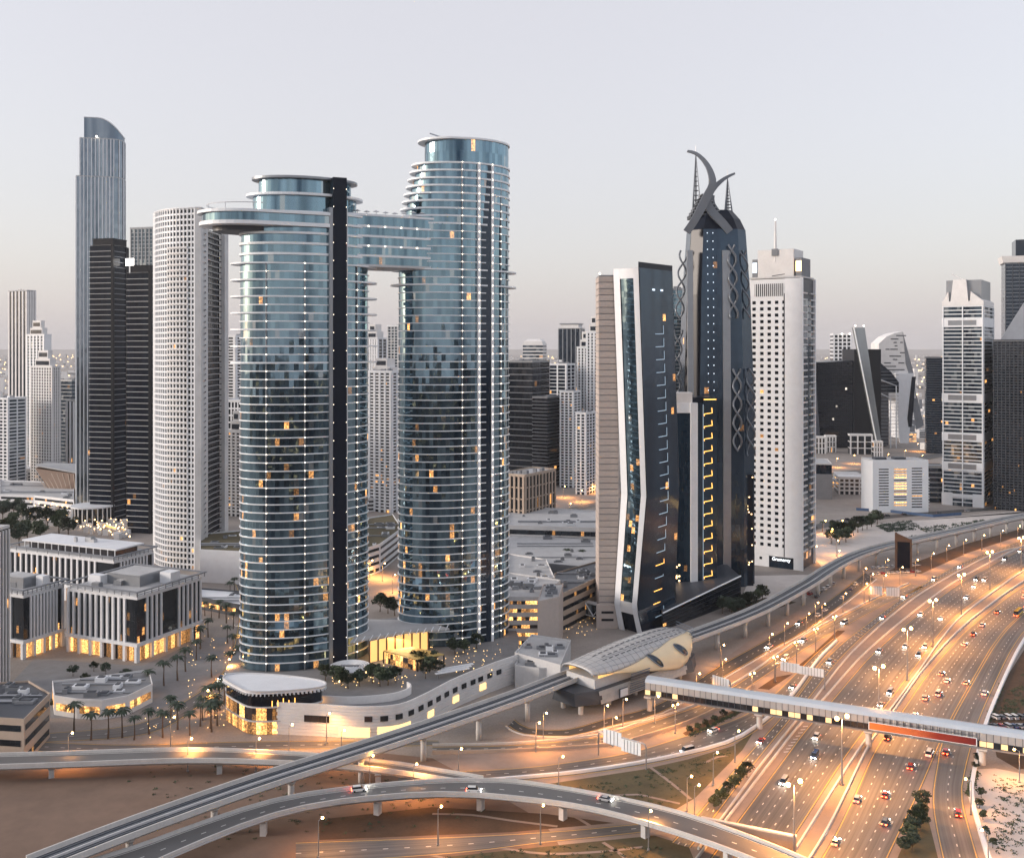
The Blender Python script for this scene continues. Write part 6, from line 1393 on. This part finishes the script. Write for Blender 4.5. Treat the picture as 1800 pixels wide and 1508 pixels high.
traffic(R3, 5, [(0.076, 1), (0.11, 2), (0.13, 1), (0.151, 0), (0.198, 4), (0.22, 4), (0.273, 0), (0.298, 4), (0.301, 2), (0.318, 4), (0.369, 0), (0.386, 3), (0.457, 3), (0.488, 2), (0.504, 1), (0.516, 2), (0.587, 0), (0.629, 0), (0.649, 2), (0.677, 1), (0.679, 3), (0.682, 0), (0.718, 2), (0.742, 0), (0.747, 3), (0.786, 4), (0.798, 1)], True, 'the left highway carriageway', 'cars on the left carriageway')
traffic(R4, 3, [(.12, 0), (.27, 1), (.4, 2), (.47, 0), (.55, 1), (.62, 2)], True, 'the collector road', 'cars on the collector road')
traffic(R6, 2, [(.35, 0), (.52, 1), (.6, 0), (.72, 1)], True, 'the curved side road', 'cars on the side road')
traffic(R5, 3, [(.3, 1), (.55, 0), (.62, 2)], False, 'the curved exit ramp', 'cars on the exit ramp')
traffic(R2, 2, [(.08, 1), (.18, 0), (.33, 1)], False, 'the exit lanes', 'cars on the exit lanes')
traffic(R7, 2, [(.5, 1), (.62, 0)], True, 'the frontage road below the viaduct', 'cars on the frontage road')
traffic(F1, 2, [(.45, 0), (.6, 1), (.75, 0)], False, 'the foreground flyover', 'cars on the flyover')
traffic(R10, 2, [(.3, 0), (.36, 1), (.42, 0), (.5, 1), (.58, 0), (.7, 1)], True, 'the boulevard by the office square', 'cars on the boulevard')
loc, a = on_road(R1, .455, 4, 5, False); car('bus', 'yellow', loc, a, 'yellow bus in the outer lane of the right highway carriageway', None)
for i, (px, py) in enumerate([(1413, 1052), (1424, 1045), (1436, 1050), (1441, 1042), (1449, 1037), (1456, 1033), (1466, 1027), (1480, 1052), (1497, 1036), (1504, 1028), (1450, 1074), (1438, 1083)]):
    p = G(px, py); k = R.choice(['sedan', 'suv']); c = R.choice(pool); car(k, c, (p.x, p.y, .06), .9+R.uniform(-.1, .1), f'{c} {k} parked beside the viaduct piers, {ordw(i)} of the row', 'cars parked beside the viaduct', False)
for i in range(20):
    px = 1535+(i % 10)*8.6; py = (999 if i < 10 else 1010)+((i % 10)*-.5); p = G(px, py); c = R.choice(['white', 'white', 'white', 'silver', 'red']); car('sedan', c, (p.x, p.y, .06), .3, f'{c} sedan parked in the {"rear" if i < 10 else "front"} row near the roadside screen, {ordw(i % 10)} from the left', 'cars parked near the roadside screen', False)
for i in range(12):
    px = 1748+(i % 6)*11; py = (1278 if i < 6 else 1262); p = G(px, py); c = R.choice(pool); car(R.choice(['sedan', 'suv']), c, (p.x, p.y, .06), 1.9, f'{c} car parked in the {"front" if i < 6 else "rear"} row right of the exit lanes, {ordw(i % 6)} from the left', 'cars parked right of the exit lanes', False)
for i, (px, py) in enumerate([(1432, 928), (1475, 917), (1490, 914), (1530, 909), (1545, 908), (1560, 907), (1590, 905), (1650, 902), (1700, 899), (1755, 895)]):
    p = G(px, py); c = R.choice(pool); car('suv', c, (p.x, p.y, .06), .2, f'{c} vehicle on the back road by the sand lots, {ordw(i)} from the left', 'vehicles on the back road', False)

# ---------------------------------------------------------------- trees
def crown_mesh(seed, n, rx, rz, z0, leaf, mat, clumps=14):
    Rr = random.Random(seed); mb = MB(); C = []
    for k in range(clumps):
        a = Rr.uniform(0, 2*PI); u = Rr.uniform(-.8, 1); r = math.sqrt(max(0, 1-u*u))*Rr.uniform(.35, .8); C.append((rx*r*math.cos(a), rx*r*math.sin(a), z0+rz*u*.7, Rr.uniform(.28, .48)))
    for k in range(n):
        c = Rr.choice(C); a = Rr.uniform(0, 2*PI); u = Rr.uniform(-1, 1); s = math.sqrt(1-u*u); rr = c[3]*Rr.uniform(.6, 1.05)
        p = Vector((c[0]+rx*rr*s*math.cos(a), c[1]+rx*rr*s*math.sin(a), c[2]+rz*rr*u)); d = Vector((Rr.gauss(0, 1), Rr.gauss(0, 1), Rr.gauss(0, .7))).normalized(); e = d.orthogonal().normalized(); l = leaf*Rr.uniform(.6, 1.3)
        mb.add([p-d*l-e*l*.1, p+e*l*.55, p+d*l+e*l*.1, p-e*l*.5], [(0, 1, 2, 3)])
    return mb.mesh('crown', mat)
def trunk_mesh(seed, h, r):
    Rr = random.Random(seed); mb = MB(); mb.tube([(0, 0, 0), (.1, .05, h*.5), (.05, .1, h)], [r, r*.7, r*.5], 6)
    for k in range(4):
        a = 2*PI*k/4+Rr.random(); mb.tube([(.05, .05, h*.75), (math.cos(a)*h*.3, math.sin(a)*h*.3, h*1.15), (math.cos(a)*h*.45, math.sin(a)*h*.45, h*1.5)], [r*.4, r*.3, r*.12], 4)
    return mb.mesh('trunk', M['bark'])
TREE = [(trunk_mesh(s, 2.4, .22), crown_mesh(s, 900, 3.0, 2.3, 4.2, .42, M['leaf' if s % 2 else 'leafd'])) for s in range(5)]
def tree(px, py, label, group, s=1.0, zb=0.0, flat=1.0):
    p = G(px, py, zb); k = R.randrange(5); t = thing('tree', label, 'tree', (p.x, p.y, zb), R.uniform(0, 6), group)
    v = s*R.uniform(.85, 1.15); t.scale = (v, v, v*flat); inst('trunk', TREE[k][0], t); inst('crown', TREE[k][1], t)
def palm_mesh(seed):
    Rr = random.Random(seed); mb = MB()
    for k in range(20):
        a = 2*PI*k/20+Rr.uniform(-.1, .1); up = Rr.uniform(.0, .9); L = Rr.uniform(2.4, 3.2); P = []
        for i in range(6):
            u = i/5; P.append(Vector((math.cos(a)*L*u, math.sin(a)*L*u, L*(up*u-(.55+up*.5)*u*u))))
        sd_ = Vector((-math.sin(a), math.cos(a), 0))
        A = [p+sd_*(.08+.42*math.sin(PI*min(1, .12+i/5.5)))+Vector((0, 0, -.12)) for i, p in enumerate(P)]; B = [p-sd_*(.08+.42*math.sin(PI*min(1, .12+i/5.5)))+Vector((0, 0, -.12)) for i, p in enumerate(P)]
        mb.strip(A, P); mb.strip(P, B)
    return mb.mesh('fronds', M['leafd'])
PALMF = [palm_mesh(s) for s in range(3)]
pt = MB(); pt.tube([(0, 0, 0), (.15, 0, 3), (.1, .1, 6.6), (.0, .0, 8.2)], [.34, .24, .2, .26], 7); PALMT = pt.mesh('trunk', M['bark'])
def palm(px, py, label, group, s=1.0, zb=0.0):
    p = G(px, py, zb); t = thing('palm_tree', label, 'palm tree', (p.x, p.y, zb), R.uniform(0, 6), group); v = s*R.uniform(.85, 1.15); t.scale = (v, v, v)
    inst('trunk', PALMT, t); inst('fronds', PALMF[R.randrange(3)], t, (0, 0, 8.1))
def trees(fn, pts, lab, grp, **kw):
    for i, (x, y) in enumerate(pts): fn(x, y, f'{lab}, {ordw(i)} from the left', grp, **kw)
trees(tree, [(5, 915), (24, 908), (40, 918), (62, 925), (84, 930), (104, 938), (20, 938), (48, 945), (70, 950), (120, 944), (6, 950), (34, 960)], 'broad dark tree in the park at the far left', 'park trees at far left', s=2.6)
trees(tree, [(1462, 955), (1470, 950), (1480, 948), (1490, 945), (1500, 941), (1508, 936), (1516, 932), (1524, 930), (1532, 926), (1542, 922), (1475, 957), (1487, 953)], 'dense round tree in the row on the sand lot', 'trees on the sand lot', s=1.9)
trees(tree, [(1466, 932)], 'lone small tree on the sand lot', 'lone trees', s=1.5)
trees(tree, [(1256, 1424), (1268, 1412), (1281, 1398), (1292, 1386), (1302, 1374), (1313, 1366)], 'clipped round tree in the planting strip beside the left carriageway', 'clipped trees beside the carriageway', s=.8)
trees(tree, [(1590, 1500), (1597, 1482), (1604, 1465), (1610, 1450), (1615, 1436), (1620, 1422), (1618, 1460), (1604, 1496), (1622, 1440)], 'dark shrub tree in the wedge between carriageway and exit lanes', 'shrub trees in the wedge', s=.85)
trees(tree, [(655, 1200), (668, 1206), (682, 1204), (696, 1198), (600, 1206), (588, 1200), (612, 1210), (740, 1176), (755, 1182), (770, 1186), (728, 1170), (748, 1192), (762, 1170), (800, 1150), (816, 1148), (838, 1140), (572, 1196), (632, 1206)], 'rounded tree on the hotel terrace', 'trees on the hotel terrace', s=1.15, zb=8)
trees(tree, [(905, 1128), (918, 1122), (930, 1126), (900, 1112), (668, 1075), (682, 1078), (694, 1082)], 'dark tree beside the taller twin tower', 'trees beside the taller twin', s=1.5)
trees(tree, [(1270, 1078), (1282, 1074), (1294, 1071), (1306, 1068), (1318, 1064), (1330, 1060), (1340, 1056), (1286, 1082), (1300, 1078), (1316, 1072)], 'dark hedge tree between spired tower and viaduct', 'hedge trees below the spired tower', s=1.3)
trees(palm, [(130, 1285), (160, 1300), (190, 1298), (215, 1296), (236, 1300), (262, 1290), (286, 1296), (312, 1282), (334, 1292), (352, 1276), (372, 1286), (300, 1262), (262, 1215), (288, 1205), (312, 1196), (326, 1180), (345, 1160), (352, 1140), (366, 1120), (372, 1190)], 'palm along the boulevard by the office square', 'palms along the boulevard', s=1.15)
trees(palm, [(386, 1248), (378, 1262), (366, 1254), (356, 1266), (382, 1275), (370, 1280), (394, 1236), (404, 1180), (420, 1172), (410, 1150), (400, 1130)], 'palm in the grove left of the oval pavilion', 'palms by the oval pavilion', s=1.2)
trees(palm, [(412, 1040), (404, 1052), (372, 1090), (385, 1086), (398, 1095), (360, 1082), (410, 1105)], 'palm on the plaza below the crescent tower', 'palms below the crescent tower', s=1.1)
trees(palm, [(985, 1110), (995, 1104), (960, 1112), (998, 990), (1010, 985), (1022, 992), (1446, 935)], 'palm near the beige car park and sand lot', 'scattered palms', s=1.1)
trees(tree, [(60, 1228), (95, 1246), (128, 1188), (165, 1180), (186, 1186), (220, 1196), (150, 1200)], 'small tree on the paved office square', 'trees on the office square', s=.8)
trees(tree, [(1725, 1402), (1722, 1420), (1728, 1440), (1734, 1470), (1720, 1340), (1715, 1352), (1745, 1490)], 'brown scrub bush right of the exit lanes', 'scrub right of the exit lanes', s=.5)
trees(tree, [(1212, 1290), (1226, 1284), (1240, 1278), (1256, 1270), (1272, 1262), (1290, 1254)], 'low bush in the strip between side road and exit ramp', 'bushes in the ramp strip', s=.5)
# scrub carpet on the sand lots
def scatter(name, label, quads, n, seed, smin, smax, mats, cat='scrub'):
    Rr = random.Random(seed); mb = MB()
    for k in range(n):
        q = Rr.choice(quads); u, v = Rr.random(), Rr.random(); a = Vector(q[0]).lerp(Vector(q[1]), u).lerp(Vector(q[3]).lerp(Vector(q[2]), u), v); p = G(a.x, a.y); s = Rr.uniform(smin, smax)
        for j in range(14):
            d = Vector((Rr.gauss(0, 1), Rr.gauss(0, 1), abs(Rr.gauss(0, .5)))); c = p+Vector((d.x*s*.6, d.y*s*.6, d.z*s*.5)); e = Vector((Rr.gauss(0, 1), Rr.gauss(0, 1), Rr.gauss(0, 1))).normalized()*s*.4; f = e.orthogonal().normalized()*s*.25
            mb.add([c-e, c+f, c+e, c-f], [(0, 1, 2, 3)])
    o = mb.build(name, mats); return tag(o, label, cat, None, 'stuff')
scatter('scrub', 'low green scrub spread over the sand lots', [((1540, 925), (1600, 915), (1620, 930), (1560, 935)), ((1615, 930), (1740, 912), (1760, 918), (1640, 940)), ((1590, 945), (1680, 935), (1640, 950), (1590, 952))], 520, 5, .8, 2.2, M['leafd'])
scatter('verge_shrubs', 'low hedge planting along the highway verges', [((1735, 1262), (1760, 1200), (1764, 1204), (1740, 1268)), ((1700, 1395), (1712, 1355), (1718, 1358), (1704, 1400)), ((1210, 1292), (1310, 1243), (1314, 1246), (1214, 1294)), ((1290, 1068), (1345, 1052), (1395, 1060), (1310, 1085))], 500, 6, .4, 1.0, M['leaf'])
scatter('dry_scrub', 'dry scrub dotted over the bare ground inside the ramps', [((940, 1400), (1200, 1345), (1300, 1312), (1180, 1420)), ((200, 1340), (700, 1330), (900, 1440), (300, 1500)), ((560, 1530), (1000, 1485), (1200, 1490), (1000, 1540)), ((1740, 1360), (1800, 1370), (1800, 1500), (1750, 1500)), ((1745, 1260), (1800, 1180), (1800, 1240), (1770, 1262))], 900, 16, .25, .8, M['leaf'])
# ---------------------------------------------------------------- promenade stalls and lights (uncountable)
Rr = random.Random(31); mb = MB()
for k in range(420):
    u, v = Rr.random(), Rr.random(); px = 30+u*200; py = 885+u*40+(v-.4)*46; p = G(px, py)
    if Rr.random() < .55:
        s = Rr.uniform(.8, 2.2); mb.box(p.x-s, p.x+s, p.y-s, p.y+s, 0, Rr.uniform(2, 4.5), 0)
    else: mb.ball((p.x, p.y, Rr.uniform(2, 6)), Rr.uniform(.3, .75), 1, 5, 3)
tag(mb.build('promenade_stalls', [M['offw'], M['litw']]), 'crowded promenade of pale stalls and warm lights at far left', 'promenade', None, 'stuff')
pw = thing('promenade_wall', 'glowing curved promenade parapet at the foot of the black towers', 'wall')
P = smooth_path([G(*p) for p in ((130, 905), (160, 918), (195, 930), (228, 937))], 4); q = MB(); q.wall([(p.x, p.y, 0) for p in P], 0, 3.0, 1.0); q.build('parapet', M['offw'], pw); q = MB(); q.wall([(p.x, p.y-.8, 0) for p in P], 1.2, 2.6, .3); q.build('light_band', M['lith'], pw)
gl_ = MB(); Rr = random.Random(8)
for (x0, x1, y0, y1, zb_, cnt) in ((575, 720, 1172, 1212, 8, 70), (730, 880, 1138, 1190, 8, 70), (330, 432, 1085, 1290, 0, 90), (985, 1052, 1085, 1128, 0, 40), (880, 940, 1110, 1150, 0, 25), (250, 330, 1240, 1300, 0, 20)):
    for k in range(cnt): p = G(Rr.uniform(x0, x1), Rr.uniform(y0, y1), zb_); gl_.ball((p.x, p.y, zb_+Rr.uniform(.4, 3.0)), Rr.uniform(.09, .24), 0, 5, 3)
tag(gl_.build('garden_lights', M['gardl']), 'scattered small warm garden lights around the hotel and boulevard', 'lights', None, 'stuff')
# pale low houses in the gaps of the middle distance
hs = [(980, 838), (1005, 846), (1030, 840), (1048, 852), (960, 852), (1015, 832), (1452, 858), (1490, 852), (1640, 842), (1600, 778), (1625, 770), (1645, 790), (20, 842), (46, 838), (75, 846), (118, 832), (640, 900), (660, 880), (905, 838), (1440, 790)]
for i, (px, py) in enumerate(hs):
    p = G(px, py); w_, d_, h_ = R.uniform(8, 18), R.uniform(8, 14), R.uniform(7, 16); t = thing('low_house', f'small flat-roofed pale building in the middle distance, {ordw(i)} of the scattered ones', 'building', (p.x, p.y, 0), R.uniform(-.5, .5), 'small buildings in the middle distance')
    q = MB(); q.box(-w_, w_, 0, d_, 0, h_); q.build('walls', M['offw'], t); q = MB(); q.box(-w_-.3, w_+.3, -.3, d_+.3, h_, h_+.8); q.build('roof', M['conc'], t)
    for k in range(int(h_/3.6)):
        g = MB(); panes(g, (-w_+1, -.06), (w_-1, -.06), 1.2+k*3.5, 3.0+k*3.5, 7); g.build('window_row', M['glassL' if i % 3 == 0 else 'glassW'], t)
# ---------------------------------------------------------------- far city to the horizon
Rr = random.Random(77); mb = MB(); lt = MB()
for k in range(5200):
    Yf = 1750*math.exp(Rr.random()*2.3); X = Rr.uniform(-.62, .62)*Yf; w_ = Rr.uniform(5, 18); d_ = Rr.uniform(6, 20); hh_ = Rr.uniform(5, 14) if Rr.random() < .9 else Rr.uniform(20, 70)
    if hh_ > 20: w_ *= .6
    mb.box(X-w_, X+w_, Yf, Yf+d_, 0, hh_, Rr.choice((0, 0, 1, 2)))
    if Rr.random() < .3:
        s = .5+Yf*.00028; lt.box(X-s, X+s, Yf-1-s, Yf-1, hh_*.6, hh_*.6+s*2)
o = mb.build('far_city', [M['offw'], M['conc'], M['grey']]); tag(o, 'pale low city stretching to the horizon', 'city', None, 'stuff')
tag(lt.build('far_city_lights', M['litw']), 'tiny warm lights of the far city', 'lights', None, 'stuff')
# unseen district behind the viewpoint, added dark and dense to darken the tower reflections
mb = MB(); lt = MB()
for k in range(620):
    Yf = -Rr.uniform(60, 2200); X = Rr.uniform(-1300, 1300); w_, d_ = Rr.uniform(8, 24), Rr.uniform(8, 24); hh_ = Rr.choice((18, 25, 40, 60, 80, 100, 120))*Rr.uniform(.7, 1.2)
    mb.box(X-w_, X+w_, Yf-d_, Yf+d_, 0, hh_, Rr.choice((0, 0, 1, 2)))
    for j in range(8): x, z = X+Rr.uniform(-.9, .9)*w_, Rr.uniform(.1, .95)*hh_; lt.box(x-.8, x+.8, Yf+d_, Yf+d_+.2, z, z+1.6)
tag(mb.build('reflection_district', [M['dgrey'], M['dgrey'], M['navy']]), 'unseen dark mid-rise district added for the tower glass to mirror', 'city', None, 'stuff')
tag(lt.build('reflection_district_lights', M['litw']), 'lit windows of the unseen district added for tower reflections', 'lights', None, 'stuff')
# ---------------------------------------------------------------- dusk haze
hz = MB(); hz.box(-16000, 16000, -2400, 22000, -1, 400); hm = bpy.data.materials.new('haze_air'); hm.use_nodes = True; n = hm.node_tree.nodes; n.clear()
oo = n.new('ShaderNodeOutputMaterial'); pv = n.new('ShaderNodeVolumePrincipled'); pv.inputs['Color'].default_value = (.92, .93, .96, 1); pv.inputs['Density'].default_value = .000032; pv.inputs['Anisotropy'].default_value = .0
hm.node_tree.links.new(pv.outputs[0], oo.inputs['Volume'])
HAZE = True
if HAZE: tag(hz.build('haze', hm), 'thin pale dusk haze over the city', 'haze', None, 'stuff')
